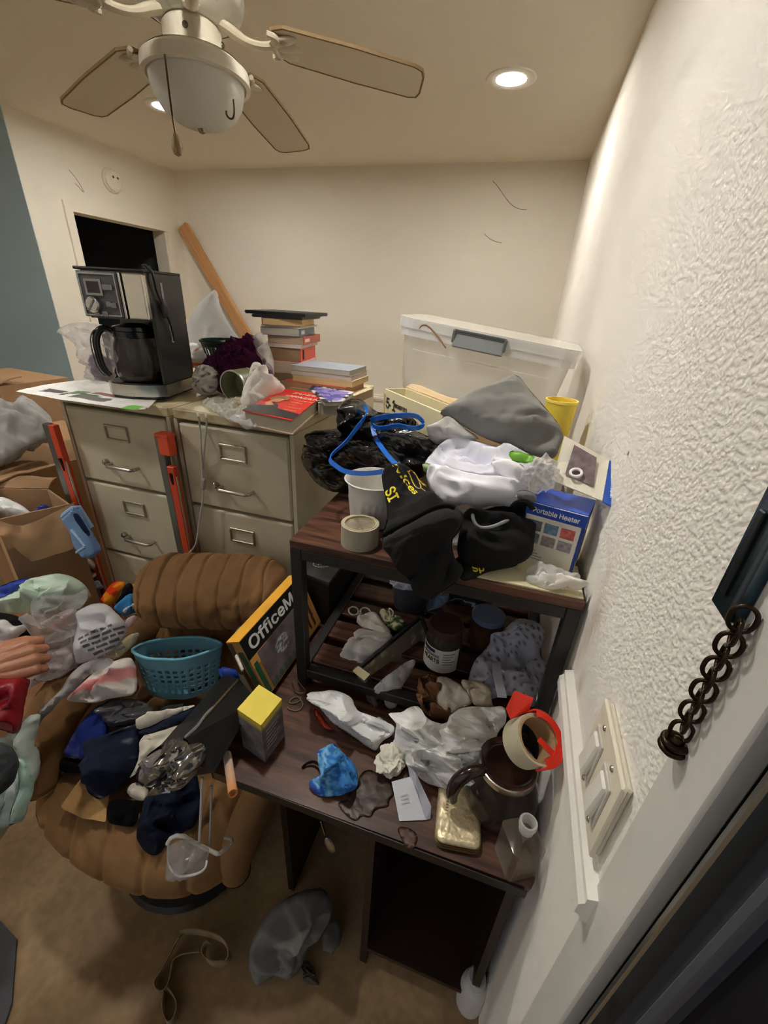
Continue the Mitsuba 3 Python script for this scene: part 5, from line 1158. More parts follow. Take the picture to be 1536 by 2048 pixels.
part(sl, 'loop', tube([[-0.253,0.915,0.826],[-0.25,0.92,0.838],[-0.238,0.91,0.843],[-0.236,0.9,0.825],[-0.219,0.89,0.833],[-0.221,0.9,0.847],[-0.224,0.9,0.865],[-0.216,0.895,0.867],[-0.213,0.885,0.853]], .0022, 6, n=50), 'cloth', (206, 198, 170))
# paper and bags left of the frame
one('paper_sheet', 'crumpled white paper sheet lying at the top of the white bag behind the leaning frame', 'paper', bag([[-0.327,0.9,0.798],[-0.278,0.93,0.824],[-0.24,0.89,0.823],[-0.196,0.85,0.828],[-0.229,0.84,0.814],[-0.295,0.87,0.799]], .006, .03, .006, .010, 12, 5, .015), 'paper', vary((214, 208, 196), .06, 30, 2), smooth=40)
one('plastic_bag', 'white plastic bag slumped behind the leaning dark frame on the slatted shelf', 'plastic bag', bag([[-0.316,0.8,0.751],[-0.304,0.83,0.775],[-0.297,0.86,0.807],[-0.254,0.86,0.812],[-0.191,0.85,0.829],[-0.194,0.8,0.827],[-0.224,0.77,0.812],[-0.246,0.75,0.778],[-0.25,0.73,0.703],[-0.261,0.73,0.692],[-0.298,0.77,0.714]], .02, .05, .007, .022, 12, 2, .04, (.2, 0, 1), 3), 'satin', vary((200, 196, 190), .08, 20, 3), smooth=True)
# leaning frame
lf = thing('picture_frame', 'dusty dark framed panel leaning on its edge with a cream tag on the corner', 'frame')
FA, FB = V(*[-0.247,0.705,0.823]), V(*[-0.14,0.925,0.845])
FD = unit(V(*[-0.214,0.668,0.737]) - FA); FD = unit(FD - unit(FB - FA) * (FD @ unit(FB - FA)))
FU = unit(FB - FA); FN = unit(np.cross(FU, FD)); FN = FN if FN @ V(.5, -1, .2) > 0 else -FN
FLn, FHt = np.linalg.norm(FB - FA), .108
RF = np.stack([FU, FD, np.cross(FU, FD)], 1)
def fpan(s0, s1, d0, d1, t0, t1, r=.0):
    m = box(s1 - s0, d1 - d0, t1 - t0, r, ((s0 + s1) / 2, (d0 + d1) / 2, t0)); return xf(m, FA, R=RF)
sg = 1 if np.cross(FU, FD) @ FN > 0 else -1
pm = fpan(.008, FLn - .004, .006, FHt - .004, -.010 if sg > 0 else -.002, .002 if sg > 0 else .010)
for _ in range(5):
    pm = pm.subdivide()
part(lf, 'panel', pm, 'satin', specks((126, 116, 100), (200, 186, 156), 55, .9, 4, .54), smooth=False)
part(lf, 'frame_edge', fpan(0, FLn, 0, .007, -.007, .007, .001), 'gloss', (22, 24, 28))
part(lf, 'frame_edge', fpan(0, FLn, FHt - .006, FHt, -.012, .012, .001), 'satin', (60, 56, 50))
part(lf, 'frame_edge', fpan(0, .010, 0, FHt, -.012, .012, .001), 'satin', (112, 108, 102), label='grey front edge of the frame')
part(lf, 'frame_edge', fpan(FLn - .008, FLn, 0, FHt, -.012, .012, .001), 'satin', (40, 38, 36))
tg = [[-0.253,0.695,0.824],[-0.242,0.705,0.835],[-0.21,0.7,0.824],[-0.221,0.69,0.809]]
part(lf, 'tag', slabpoly(tg, .0016, unit(V(-.2, -.5, .85))), 'paper', specks((226, 216, 180), (196, 170, 90), 80, .8, 2, .5), smooth=False, label='cream tag folded over the corner')
one('plastic_bag', 'grey-white plastic bag hanging over the front of the leaning frame', 'plastic bag', bag([[-0.197,0.685,0.797],[-0.185,0.69,0.813],[-0.165,0.715,0.832],[-0.113,0.78,0.841],[-0.118,0.76,0.809],[-0.135,0.72,0.784],[-0.134,0.7,0.738],[-0.16,0.69,0.732],[-0.172,0.685,0.785],[-0.188,0.68,0.787]], .012, .006, .007, .012, 12, 8, .03, (.3, 0, 1), 3), 'thin_bag', vary((206, 204, 204), .06, 20, 3), smooth=True)
# floral cloth
def floral(v):
    d, i = cKDTree(np.stack([v[:, 0], v[:, 2]], 1)).query(np.zeros((1, 2)))
    q = np.stack([v[:, 0] * .9 + .3 * v[:, 1], v[:, 2] + .3 * v[:, 1]], 1) / .016
    cell = np.floor(q); rnd = np.random.default_rng(5).random((4096, 3))
    k = ((cell[:, 0] * 57 + cell[:, 1] * 131).astype(int)) % 4096
    o = q - cell - (.3 + .4 * rnd[k][:, :2]); rr = np.linalg.norm(o, axis=1)
    c = np.tile(lin((176, 178, 192)), (len(v), 1))
    c[rr < .20] = lin((92, 96, 116)); c[(rr < .20) & (rnd[k][:, 2] > .85)] = lin((150, 96, 100)); return c
fm = bag([[0.014,0.76,0.831],[0.018,0.8,0.835],[0.037,0.84,0.844],[0.064,0.88,0.858],[0.083,0.9,0.885],[0.102,0.92,0.909],[0.126,0.92,0.923],[0.169,0.9,0.931],[0.178,0.88,0.911],[0.165,0.85,0.879],[0.193,0.82,0.878],[0.197,0.78,0.859],[0.175,0.75,0.852],[0.168,0.725,0.833],[0.139,0.73,0.839],[0.113,0.74,0.838],[0.086,0.73,0.831],[0.07,0.725,0.822],[0.042,0.73,0.81],[0.025,0.74,0.813]], .035, .05, .0045, .022, 10, 5, .05, (.35, 0, 1), 3.5, floor=.7945)
one('floral_cloth', 'pale lilac cloth with small dark flower print at the right of the slatted shelf', 'cloth', fm, 'cloth', floral, smooth=True)
one('cloth_strap', 'pale fabric strip hanging down the front of the floral cloth', 'strap', drape(ribbon([[0.074,0.8,0.868],[0.074,0.77,0.875],[0.082,0.735,0.873],[0.092,0.7,0.867]], .020, .002, (1, .2, 0), 30), fm, (0, -.9, .4), .004, True), 'cloth', vary((196, 200, 214), .08, 40, 3), smooth=40)
one('white_scrap', 'pale lilac fabric scrap at the right end beside the table leg', 'cloth', bag([[0.16,0.7,0.877],[0.158,0.71,0.895],[0.17,0.72,0.906],[0.178,0.71,0.898],[0.173,0.7,0.878],[0.163,0.69,0.871]], .012, .02, .005, .008, 16, 4, .02), 'cloth', vary((206, 208, 220), .06, 30, 3), smooth=True)
# dried leaf, tissues
one('dried_husk', 'brown dried crumpled husk in front of the lettered jar', 'husk', bag([[-0.101,0.71,0.789],[-0.098,0.735,0.793],[-0.093,0.755,0.801],[-0.069,0.76,0.813],[-0.04,0.75,0.821],[-0.022,0.72,0.812],[-0.0,0.69,0.796],[-0.01,0.67,0.783],[-0.036,0.67,0.777],[-0.063,0.675,0.77],[-0.079,0.69,0.784]], .03, .04, .0045, .026, 20, 6, .03, (.2, 0, 1), 2, ruf=.5), 'matte', specks((134, 96, 68), (66, 44, 30), 50, .9, 3, .5), smooth=40)
one('tissue', 'white paper tissue over the brown husk on the shelf', 'tissue', bag([[-0.059,0.735,0.83],[-0.049,0.75,0.829],[-0.025,0.75,0.829],[0.008,0.735,0.831],[0.027,0.715,0.831],[0.037,0.7,0.826],[0.012,0.69,0.814],[-0.0,0.675,0.814],[-0.016,0.665,0.808],[-0.043,0.665,0.805],[-0.048,0.7,0.818]], .014, .006, .005, .010, 12, 4, .02), 'paper', vary((206, 198, 186), .06, 30, 2), smooth=True)
one('tissue', 'rumpled white tissue between the husk tissue and the floral cloth', 'tissue', bag([[-0.005,0.735,0.842],[0.023,0.745,0.85],[0.063,0.73,0.861],[0.071,0.71,0.855],[0.072,0.69,0.839],[0.039,0.69,0.828],[0.032,0.695,0.835],[0.016,0.715,0.843]], .018, .02, .005, .02, 16, 7, .025), 'paper', specks((196, 184, 168), (120, 104, 90), 60, .5, 4, .58), smooth=True)

# ================================================================ on the desk
ZD = DZ_
spill = bag([[-0.194,0.453,0.736],[-0.174,0.463,0.736],[-0.178,0.481,0.736],[-0.16,0.495,0.736],[-0.17,0.516,0.736],[-0.153,0.539,0.736],[-0.129,0.53,0.736],[-0.113,0.544,0.736],[-0.102,0.523,0.736],[-0.085,0.505,0.736],[-0.096,0.49,0.736],[-0.089,0.478,0.736],[-0.116,0.467,0.736],[-0.117,0.447,0.736],[-0.137,0.447,0.736],[-0.142,0.431,0.736],[-0.168,0.437,0.736]], .0003, .0002, .005, .0008, 30, 5, .006, lean=(0, 0, 1), ruf=.3)
part(dk_, 'dried_spill', spill, 'satin', specks((56, 37, 29), (112, 84, 68), 70, .8, 3, .56), smooth=True, label='dried brown spill')
part(dk_, 'dried_spill', bag([[-0.069,0.449,0.736],[-0.049,0.456,0.736],[-0.025,0.451,0.736],[-0.024,0.432,0.736],[-0.035,0.418,0.736],[-0.053,0.431,0.736]], .0003, .0002, .005, .0006, 30, 8, .006, lean=(0, 0, 1), ruf=.3), 'satin', specks((74, 50, 40), (50, 32, 26), 60, .9, 3, .5), smooth=True)
# plastic bags
one('plastic_bag', 'flattened white plastic bag on the desk left of the big bag heap, under the frame', 'plastic bag', bag([[-0.351,0.639,0.775],[-0.315,0.645,0.785],[-0.281,0.65,0.8],[-0.234,0.646,0.8],[-0.217,0.62,0.79],[-0.18,0.625,0.785],[-0.148,0.624,0.78],[-0.121,0.623,0.775],[-0.123,0.612,0.76],[-0.146,0.594,0.75],[-0.148,0.573,0.742],[-0.176,0.578,0.745],[-0.206,0.589,0.745],[-0.266,0.599,0.75],[-0.313,0.628,0.76]], .016, .02, .0045, .026, 19, 4, .03, (1, -.6, 0), 2.5, lean=(0, -.6, .8), floor=.7385), 'satin', vary((230, 231, 231), .05, 20, 3), smooth=40)
one('red_wrapper', 'red plastic wrapper peeking out under the flattened white bag', 'wrapper', bag([[-0.33,0.631,0.742],[-0.312,0.626,0.742],[-0.282,0.602,0.742],[-0.254,0.592,0.742],[-0.27,0.586,0.742],[-0.292,0.594,0.742],[-0.315,0.612,0.742]], .004, .004, .005, .005, 20, 3, .01, lean=(0, 0, 1)), 'gloss', vary((150, 44, 24), .2, 40, 2), smooth=True)
bgm = bag([[-0.114,0.585,0.765],[-0.12,0.616,0.79],[-0.11,0.647,0.81],[-0.081,0.656,0.825],[-0.058,0.626,0.83],[-0.04,0.62,0.83],[-0.012,0.615,0.84],[-0.009,0.643,0.845],[0.025,0.669,0.85],[0.071,0.68,0.85],[0.102,0.698,0.85],[0.109,0.662,0.84],[0.091,0.64,0.83],[0.093,0.621,0.815],[0.074,0.595,0.8],[0.065,0.577,0.785],[0.065,0.566,0.765],[0.043,0.553,0.76],[0.031,0.544,0.745],[0.0,0.539,0.75],[-0.031,0.537,0.75],[-0.062,0.55,0.75],[-0.095,0.567,0.755]], .035, .035, .0045, .040, 17, 7, .04, (.3, -1, .6), 2.2, lean=(0, -.6, .8), floor=.7365)
one('plastic_bag', 'big crumpled heap of white plastic bags on the desk in front of the jars', 'plastic bag', bgm, 'satin', vary((246, 246, 244), .04, 16, 3), smooth=50)
one('paper_wad', 'small crumpled cream paper wad beside the blue cloth, left of the bag heap', 'paper', lump([-0.112,0.559,0.758], (.027, .034, .019), .34, 1.7, 4, 5, floor=.7362), 'paper', vary((220, 214, 198), .08, 40, 3), smooth=50)
def bluepat(v):
    q = np.stack([v[:, 0] + .4 * v[:, 2], v[:, 1] - .4 * v[:, 2]], 1) / .017
    a = np.floor(q); f = q - a; k = (a[:, 0] * 13 + a[:, 1] * 7 + (f[:, 0] + f[:, 1] > 1) * 5).astype(int) % 7
    pal = np.array([lin(c) for c in ((60, 120, 190), (92, 160, 216), (130, 190, 230), (44, 92, 168), (60, 84, 160), (74, 140, 206), (52, 108, 182))]); return pal[k]
blm = bag([[-0.261,0.464,0.742],[-0.252,0.471,0.75],[-0.233,0.472,0.77],[-0.254,0.495,0.785],[-0.247,0.503,0.8],[-0.239,0.514,0.805],[-0.228,0.526,0.8],[-0.212,0.523,0.785],[-0.181,0.522,0.765],[-0.164,0.503,0.752],[-0.161,0.483,0.742],[-0.185,0.469,0.738],[-0.228,0.447,0.738]], .020, .012, .0042, .024, 16, 3, .03, (.5, -.7, 0), 3, lean=(0, -.5, .85))
bc = thing('blue_cloth', 'blue patterned face cloth twisted on the desk beside the spill', 'cloth')
part(bc, 'fabric', blm, 'cloth', bluepat, smooth=50)
part(bc, 'black_cord', tube([[-0.286,0.492,0.737],[-0.281,0.499,0.742],[-0.268,0.506,0.746],[-0.254,0.503,0.75],[-0.239,0.498,0.752]], .0028, 8, n=24), 'cloth', (22, 22, 24))
# folded paper
fp = thing('folded_paper', 'folded white paper standing open on the desk beside the gold wallet', 'paper')
q1 = [[-0.095,0.502,0.778],[-0.061,0.52,0.785],[-0.035,0.507,0.742],[-0.015,0.479,0.737],[-0.065,0.46,0.737]]
part(fp, 'page', slabpoly([q1[0], q1[1], q1[3], q1[4]], .0012, unit(V(-.2, -.6, .8))), 'paper', vary((226, 226, 232), .02, 20, 1), smooth=False)
for k, (a, b, c, d) in enumerate((((622, 505), (650, 560), (720, 735), (712, 790)), ((632, 512), (668, 560), (738, 720), (728, 792)), ((628, 530), (690, 600), (750, 725), (742, 780)))):
    pass
def fold3(p): return slabpoly(p, .001, unit(V(.8, -.5, .3)))
part(fp, 'page', fold3([[-0.071,0.524,0.81],[-0.064,0.523,0.806],[-0.023,0.497,0.76],[-0.019,0.479,0.738],[-0.059,0.515,0.772]]), 'paper', (214, 214, 224), smooth=False)
part(fp, 'page', fold3([[-0.063,0.522,0.808],[-0.051,0.518,0.8],[-0.013,0.495,0.758],[-0.01,0.483,0.738],[-0.018,0.478,0.738],[-0.024,0.495,0.762]]), 'paper', (200, 200, 212), smooth=False)
for k in range(3):
    a = V(*q1[0]) + (V(*q1[4]) - V(*q1[0])) * (.42 + .09 * k) + (V(*q1[1]) - V(*q1[0])) * .28
    part(fp, 'print_line', bar(a + V(-.0005, -.0012, .002), a + V(-.0005, -.0012, .002) + (V(*q1[1]) - V(*q1[0])) * .4, .0022, .0004, 0, upv=(-.2, -.6, .8)), 'paper', (186, 186, 196), smooth=False)
# gold wallet
wl = thing('wallet', 'gold textured zip wallet on the desk under the carafe handle', 'wallet')
w0, w1, w2 = V(.006, .440), V(.088, .452), V(-.012, .600)
wp = [w0, w1, w1 + (w2 - w0) * .98, w2]
wpoly = roundpoly([tuple(p) for p in wp], .014, 6)
def leather(v):
    w = meshkit.noise(np.stack([v[:, 0] * 900, v[:, 1] * 420, v[:, 2] * 300], 1), 3)[:, None]
    return lin((228, 210, 172)) * (.72 + .5 * w)
def puff(poly, z0, z1, r, res=.0022):
    pts = np.array([poly.exterior.interpolate(t, normalized=True).coords[0] for t in np.linspace(0, 1, 90, endpoint=False)])
    return bag([(p[0], p[1], z0) for p in pts], z1 - z0, .0006, res, .0005, 60, 4, r, it=0, lean=(0, 0, 1))
part(wl, 'lower_cover', prism(wpoly, .004, ZD + .0006), 'satin', (110, 92, 60))
part(wl, 'inside', prism(wpoly.buffer(-.003), .012, ZD + .0046), 'matte', (84, 66, 52), smooth=30)
part(wl, 'zip', prism(wpoly.buffer(.0006).difference(wpoly.buffer(-.003)), .003, ZD + .009), 'metal', (176, 150, 96), smooth=30)
part(wl, 'upper_cover', puff(wpoly, ZD + .0166, ZD + .0225, .010), 'gold', leather, smooth=True)
wdn = unit(np.r_[w0 - w2, 0]); wr = unit(np.r_[w1 - w0, 0])
for k in range(6):
    a = np.r_[w0 * (.70 - .035 * k) + w2 * (.30 + .035 * k), ZD + .0228] + wr * .016
    part(wl, 'embossed_mark', bar(a, a + wr * .005, .0022, .0005, 0), 'satin', (120, 96, 56), smooth=False)
# coffee pot with tape roll on it
cp = thing('coffee_pot', 'round glass coffee pot with a dark brown handle and lid ring, at the right wall', 'coffee pot')
pc = V(.112, .556, ZD + .0008)
part(cp, 'glass', lathe([(.0001, 0), (.05, 0), (.062, .006), (.0695, .03), (.0695, .05), (.064, .078), (.054, .105), (.050, .118), (.0490, .118), (.0525, .104), (.0625, .077), (.068, .05), (.068, .031), (.061, .0075), (.0001, .003)], 56, pc), 'smoky_glass', smooth=40)
part(cp, 'coffee_film', lathe([(.0001, .0032), (.059, .0035), (.0665, .018), (.0672, .030), (.064, .030), (.0001, .006)], 44, pc), 'gloss', specks((58, 40, 30), (30, 20, 14), 60, .8, 3, .5))
part(cp, 'steel_band', lathe([(.0505, .112), (.0535, .113), (.0545, .120), (.054, .127), (.0505, .128), (.0505, .112)], 48, pc), 'steel', (186, 182, 170), label='steel band')
part(cp, 'lid', lathe([(.0001, .128), (.02, .127), (.036, .124), (.044, .127), (.050, .133), (.0515, .130), (.0515, .122), (.046, .119), (.0001, .119)], 48, pc), 'gloss', (46, 28, 22))
hd_ = unit(V(-.82, -.50, 0))
hpts = [pc + hd_ * .050 + V(0, 0, .122), pc + hd_ * .075 + V(0, 0, .126), pc + hd_ * .096 + V(0, 0, .112), pc + hd_ * .106 + V(0, 0, .085), pc + hd_ * .103 + V(0, 0, .052)]
hm = tube(hpts, [.010, .012, .0125, .012, .0095], 14, n=30)
part(cp, 'handle', hm, 'gloss', (40, 24, 20))
tp = thing('tape_dispenser', 'roll of wide tape in a red hand dispenser resting on the coffee pot lid', 'tape dispenser')
tcn = V(*[0.137,0.556,0.926]); ax_ = unit(V(.42, -.30, .86))
ax_ = unit(ax_); tu = unit(np.cross(ax_, (0, 1, .2))); tv = np.cross(ax_, tu)
RT = np.stack([tu, tv, ax_], 1)
def tl(m): return xf(m, tcn + V(0, 0, .012), R=RT)
part(tp, 'tape', tl(lathe([(.037, -.022), (.042, -.0235), (.042, .0235), (.037, .022), (.037, -.022)], 56)), 'satin', vary((196, 188, 160), .06, 60, 2))
part(tp, 'core', tl(lathe([(.0345, -.023), (.0372, -.023), (.0372, .023), (.0345, .023), (.0345, -.023)], 56)), 'matte', (170, 140, 104))
RED = (226, 52, 34)
def ang(v): v = V(*v); d = v - (tcn + V(0, 0, .012)); return math.atan2(d @ tv, d @ tu)
A_t = ang([0.1,0.6,0.993])
gg = np.linspace(A_t - .25, A_t - 3.6, 44)
arcp = np.stack([.0455 * np.cos(gg), .0455 * np.sin(gg), 0 * gg], 1)
wd_ = np.linspace(.5, 1, 44)
arc = thick(np.stack([arcp + np.stack([0 * gg, 0 * gg, 0 * gg + .004], 1), arcp + np.stack([0 * gg, 0 * gg, 0 * gg + .031], 1)], 1), np.stack([np.cos(gg), np.sin(gg), 0 * gg], 1)[:, None, :].repeat(2, 1), .0026)
part(tp, 'dispenser_arc', tl(arc), 'satin', RED, label='red dispenser shell')
side_ = Polygon([(.046 * math.cos(a), .046 * math.sin(a)) for a in np.linspace(A_t - .4, A_t - 3.5, 30)] + [(.030 * math.cos(a), .030 * math.sin(a)) for a in np.linspace(A_t - 3.5, A_t - 2.2, 12)] + [(.034 * math.cos(a), .034 * math.sin(a)) for a in np.linspace(A_t - 2.2, A_t - .4, 12)])
part(tp, 'dispenser_side', tl(xf(prism(side_, .003), (0, 0, .0285))), 'satin', RED, smooth=30, label='red dispenser side')
ca_, sa_ = math.cos(A_t), math.sin(A_t)
def P2(r, t, z): return (r * ca_ - t * sa_, r * sa_ + t * ca_, z)
for z0_, nm in ((.004, 'front_plate'),):
    part(tp, 'cutter_plate', tl(slabpoly([V(*P2(.044, -.020, .006)), V(*P2(.044, .026, .006)), V(*P2(.062, .030, .012)), V(*P2(.082, .006, .024)), V(*P2(.060, -.022, .030))], .0028, unit(V(*P2(-.2, .3, .9))))), 'satin', RED, smooth=False, label='red cutter plate with a pointed end')
part(tp, 'cutter_plate', tl(slabpoly([V(*P2(.046, -.018, .008)), V(*P2(.060, -.022, .030)), V(*P2(.082, .006, .024)), V(*P2(.060, -.03, .020))], .0025, unit(V(*P2(.3, -.8, .3))))), 'satin', RED, smooth=False)
part(tp, 'thumb_bar', tl(slabpoly([V(.038 * math.cos(A_t - 2.6), .038 * math.sin(A_t - 2.6), .026), V(.045 * math.cos(A_t - 2.9), .045 * math.sin(A_t - 2.9), .028), V(.006, .008, .028), V(.0, -.002, .026)], .002, V(0, 0, 1))), 'satin', RED, smooth=False)
# square bottle
gbm = thing('glass_bottle', 'square clear glass bottle with a short open neck at the desk corner by the wall', 'bottle')
Rb = 28
bcx, bcy = .150, .466
def bt(m): return xf(m, (bcx, bcy, ZD + .0008), rz=Rb)
sqr = roundpoly([(-.029, -.029), (.029, -.029), (.029, .029), (-.029, .029)], .008, 5)
sqi = sqr.buffer(-.003)
part(gbm, 'glass_body', bt(loft(sqr, sqr.buffer(.0004), 0, .078)), 'bottle_glass', smooth=30)
part(gbm, 'glass_base', bt(prism(sqr, .005, 0)), 'bottle_glass', smooth=30)
part(gbm, 'shoulder', bt(loft(sqr.buffer(.0004), Polygon([(.013 * math.cos(a), .013 * math.sin(a)) for a in np.linspace(-2.356, 3.927, 40, endpoint=False)]), .078, .100)), 'bottle_glass', smooth=30)
part(gbm, 'neck', bt(lathe([(.0125, .099), (.0125, .112), (.0148, .113), (.0150, .121), (.0138, .123), (.0112, .123), (.0105, .112), (.0105, .099)], 36)), 'milky_film', smooth=40)
part(gbm, 'residue', bt(prism(sqi, .004, .0055)), 'gloss', (74, 56, 40), smooth=30, label='brown residue in the bottom')
# bulb box
bb = thing('bulb_box', 'small light bulb carton with a yellow top flap on the desk', 'carton')
B0, B1, B2 = V(-.366, .478), V(-.431, .494), V(-.358, .546)
bq_ = [B0, B2, B1 + (B2 - B0), B1]
hb_ = .118
bm = prism(Polygon(bq_), hb_, ZD + .0004)
for _ in range(5):
    bm = bm.subdivide()
def bulbcol(v):
    z = (v[:, 2] - ZD) / hb_; c = np.tile(lin((118, 112, 112)), (len(v), 1))
    w = meshkit.fbm(v * 50, 3, 4)[:, None]
    c = c * (.45 + 1.1 * w); t = np.clip((z - .80) / .12, 0, 1)[:, None]
    c = c * (1 - t) + lin((206, 184, 70)) * t; return c
part(bb, 'body', bm, 'paper', bulbcol, smooth=False)
part(bb, 'top_flap', prism(Polygon(bq_).buffer(.0006, join_style='mitre'), .0012, ZD + hb_ + .0005), 'paper', (240, 218, 96), smooth=False, label='yellow top flap')
part(bb, 'tuck_flap', slabpoly([np.r_[B0, ZD + hb_ + .0018], np.r_[B2, ZD + hb_ + .0018], np.r_[B2 * .96 + B0 * .04, ZD + hb_ - .012], np.r_[B0 * .9 + B2 * .1, ZD + hb_ - .016]], .0008, V(.9, -.2, .1)), 'paper', (226, 200, 80), smooth=False)
fdir = unit(np.r_[B0 - B1, 0]); sdir = unit(np.r_[B2 - B0, 0])
for k in range(6):
    a = np.r_[B0, 0] + sdir * .010 + V(.0008, 0, ZD + .085 - .011 * k)
    part(bb, 'print_line', bar(a, a + sdir * (.044 - .006 * (k % 3)), .0008, .003, 0), 'paper', (170, 164, 164), smooth=False)
# paper box lettered OfficeMax
ob = thing('paper_box', 'black and yellow photo paper carton lettered OfficeM..., leaning at the left leg of the small table', 'carton')
labels[ob]['label'] = 'yellow-edged black photo paper carton with big white letters, leaning behind the table leg'
OB = V(-.438, .612, ZD + .018); oU = V(0.02, 1, 0); oU = unit(oU); oW = unit(V(-.060, 0, .150)); oT = unit(np.cross(oW, oU)); oT = oT if oT[0] < 0 else -oT
oL, oH, oD = .288, .168, .040
def op(s0, s1, w0_, w1_, t0, t1):
    c = [OB + oU * s + oW * w + oT * t for s in (s0, s1) for w in (w0_, w1_) for t in (t0, t1)]
    return trimesh.convex.convex_hull(np.array(c))
part(ob, 'body', op(0, oL, 0, oH, 0, oD), 'satin', (150, 112, 64), smooth=False)
part(ob, 'top_edge', op(-.0006, oL, oH, oH + .0012, 0, oD), 'satin', (232, 170, 60), smooth=False, label='yellow top edge')
part(ob, 'black_band', op(-.0004, oL, oH - .056, oH - .001, -.0008, 0), 'satin', (20, 20, 20), smooth=False, label='black title band')
part(ob, 'yellow_wedge', op(.002, .07, oH - .082, oH - .056, -.0007, 0), 'satin', (206, 150, 84), smooth=False)
pf = op(.03, .205, .004, oH - .058, -.0010, 0)
for _ in range(5):
    pf = pf.subdivide()
def offc(v):
    s, w = (v - OB) @ oU, (v - OB) @ oW
    n_ = meshkit.fbm(v * 40, 3, 5)[:, None]; c = lin((104, 92, 96)) * (.35 + 1.2 * n_)
    k = np.exp(-(((s - .115) / .030) ** 2 + ((w - .068) / .022) ** 2))[:, None]
    st = (np.sin(30 * np.arctan2(w - .06, s - .115)) > 0)[:, None]
    c = np.where((k > .4) & st, lin((176, 182, 186)), c)
    gb_ = ((w < .022) & (np.mod(s, .022) < .012))[:, None]
    return np.where(gb_, lin((70, 92, 74)), c)
part(ob, 'photo', pf, 'satin', offc, smooth=False)
part(ob, 'green_stripe', op(.006, .020, .004, oH - .072, -.0009, 0), 'satin', (46, 84, 66), smooth=False)
part(ob, 'green_stripe', op(-.0009, 0, .01, oH - .03, .006, .020), 'satin', (46, 84, 66), smooth=False)
part(ob, 'dark_stripe', op(-.0009, 0, .01, oH - .004, .026, .038), 'satin', (70, 50, 36), smooth=False)
part(ob, 'lettering', text('OfficeMax', .030, OB + oU * .016 + oW * (oH - .043) - oT * .0010, oU, oW, .0008, True, .262), 'paper', (222, 220, 214), smooth=False)
kp = part(ob, 'kraft_panel', op(.206, oL - .002, .004, oH - .058, -.0010, 0), 'paper', vary((176, 122, 66), .1, 30, 2), smooth=False, label='kraft brown panel with dark lettering')
for k, s in enumerate(('Premium', 'Photo Paper')):
    part(kp, 'lettering', text(s, .011, OB + oU * (.255 - .022 * k) + oW * (oH - .064) - oT * .0022, -oW, oU, .0008, True, .085), 'paper', (58, 34, 18), smooth=False)
b2 = thing('black_box', 'long black carton with a white oval print between the small table and the cabinet', 'carton')
bx2 = [(-.522, .925), (-.408, .905), (-.404, 1.30), (-.515, 1.30)]
part(b2, 'body', prism(Polygon(bx2), .165, ZD), 'satin', specks((24, 24, 26), (150, 146, 140), 60, .5, 4, .68), smooth=False)
part(b2, 'lid', prism(Polygon(bx2).buffer(.0012, join_style='mitre'), .014, ZD + .153), 'satin', specks((34, 34, 37), (170, 166, 160), 60, .6, 4, .66), smooth=False)
oc = V(-.462, .985, ZD + .1672)
el = Polygon([(.030 * math.cos(a), .020 * math.sin(a)) for a in np.linspace(0, 2 * np.pi, 48, endpoint=False)])
part(b2, 'oval_print', xf(prism(el.difference(el.buffer(-.0018)), .0006), oc, rz=30), 'paper', (190, 188, 184), smooth=False, label='white oval ring')
for k in range(7):
    part(b2, 'print_mark', xf(box(.0055, .0022, .0006, 0), oc + rot(rz=30) @ V(-.015 + .009 * (k % 4), .005 - .009 * (k // 4), 0), rz=100), 'paper', (190, 188, 184), smooth=False)
# long black box with clear film, leaning over the desk edge onto the chair
lbx = thing('black_box', 'long black box wrapped in torn clear film, leaning from the desk down onto the armchair', 'box')
RA, RB_ = V(*[-0.492,0.585,0.823]), V(*[-0.477,0.4,0.865])
LA, LB = V(*[-0.555,0.605,0.788]), V(*[-0.56,0.41,0.79])
BA, BB_ = V(*[-0.433,0.56,0.805]), V(*[-0.416,0.39,0.809])
hull = np.array([RA, RB_, LA, LB, BA, BB_, LA + BA - RA, LB + BB_ - RB_])
part(lbx, 'body', trimesh.convex.convex_hull(hull), 'satin', (20, 20, 21), smooth=20)
part(lbx, 'silver_edge', bar(RA + (RB_ - RA) * .02, RA + (RB_ - RA) * .72, .006, .005, .001), 'steel', (190, 180, 150), label='silver strip along the edge')
part(lbx, 'film_strip', tube([RA + (RB_ - RA) * t + V(.0015 * math.sin(17 * t), 0, .003) for t in np.linspace(.55, 1, 24)], .0028, 8), 'film', smooth=True)
part(lbx, 'flap', slabpoly([RB_ + V(0, 0, .001), LB + V(0, 0, .001), LB * .75 + LA * .25 + V(0, 0, .003), RB_ * .72 + RA * .28 + V(0, 0, .003)], .0015, unit(V(-.4, -.4, .8))), 'satin', (34, 34, 36), smooth=False)
fmf = bag([[-0.546,0.4,0.811],[-0.529,0.405,0.829],[-0.497,0.4,0.857],[-0.48,0.395,0.864],[-0.448,0.385,0.859],[-0.432,0.38,0.843],[-0.442,0.375,0.819],[-0.463,0.37,0.782],[-0.486,0.37,0.748],[-0.514,0.375,0.719],[-0.531,0.38,0.73],[-0.536,0.385,0.77],[-0.533,0.39,0.804]], .022, .03, .0032, .017, 30, 5, .03, ruf=.15)
scene['foil_film'] = vc(0.08, 0.8, metallic=0.9)
part(lbx, 'crumpled_film', fmf, 'foil_film', vary((150, 148, 146), .3, 80, 3), smooth=30, label='crinkled shiny film around the lower end')
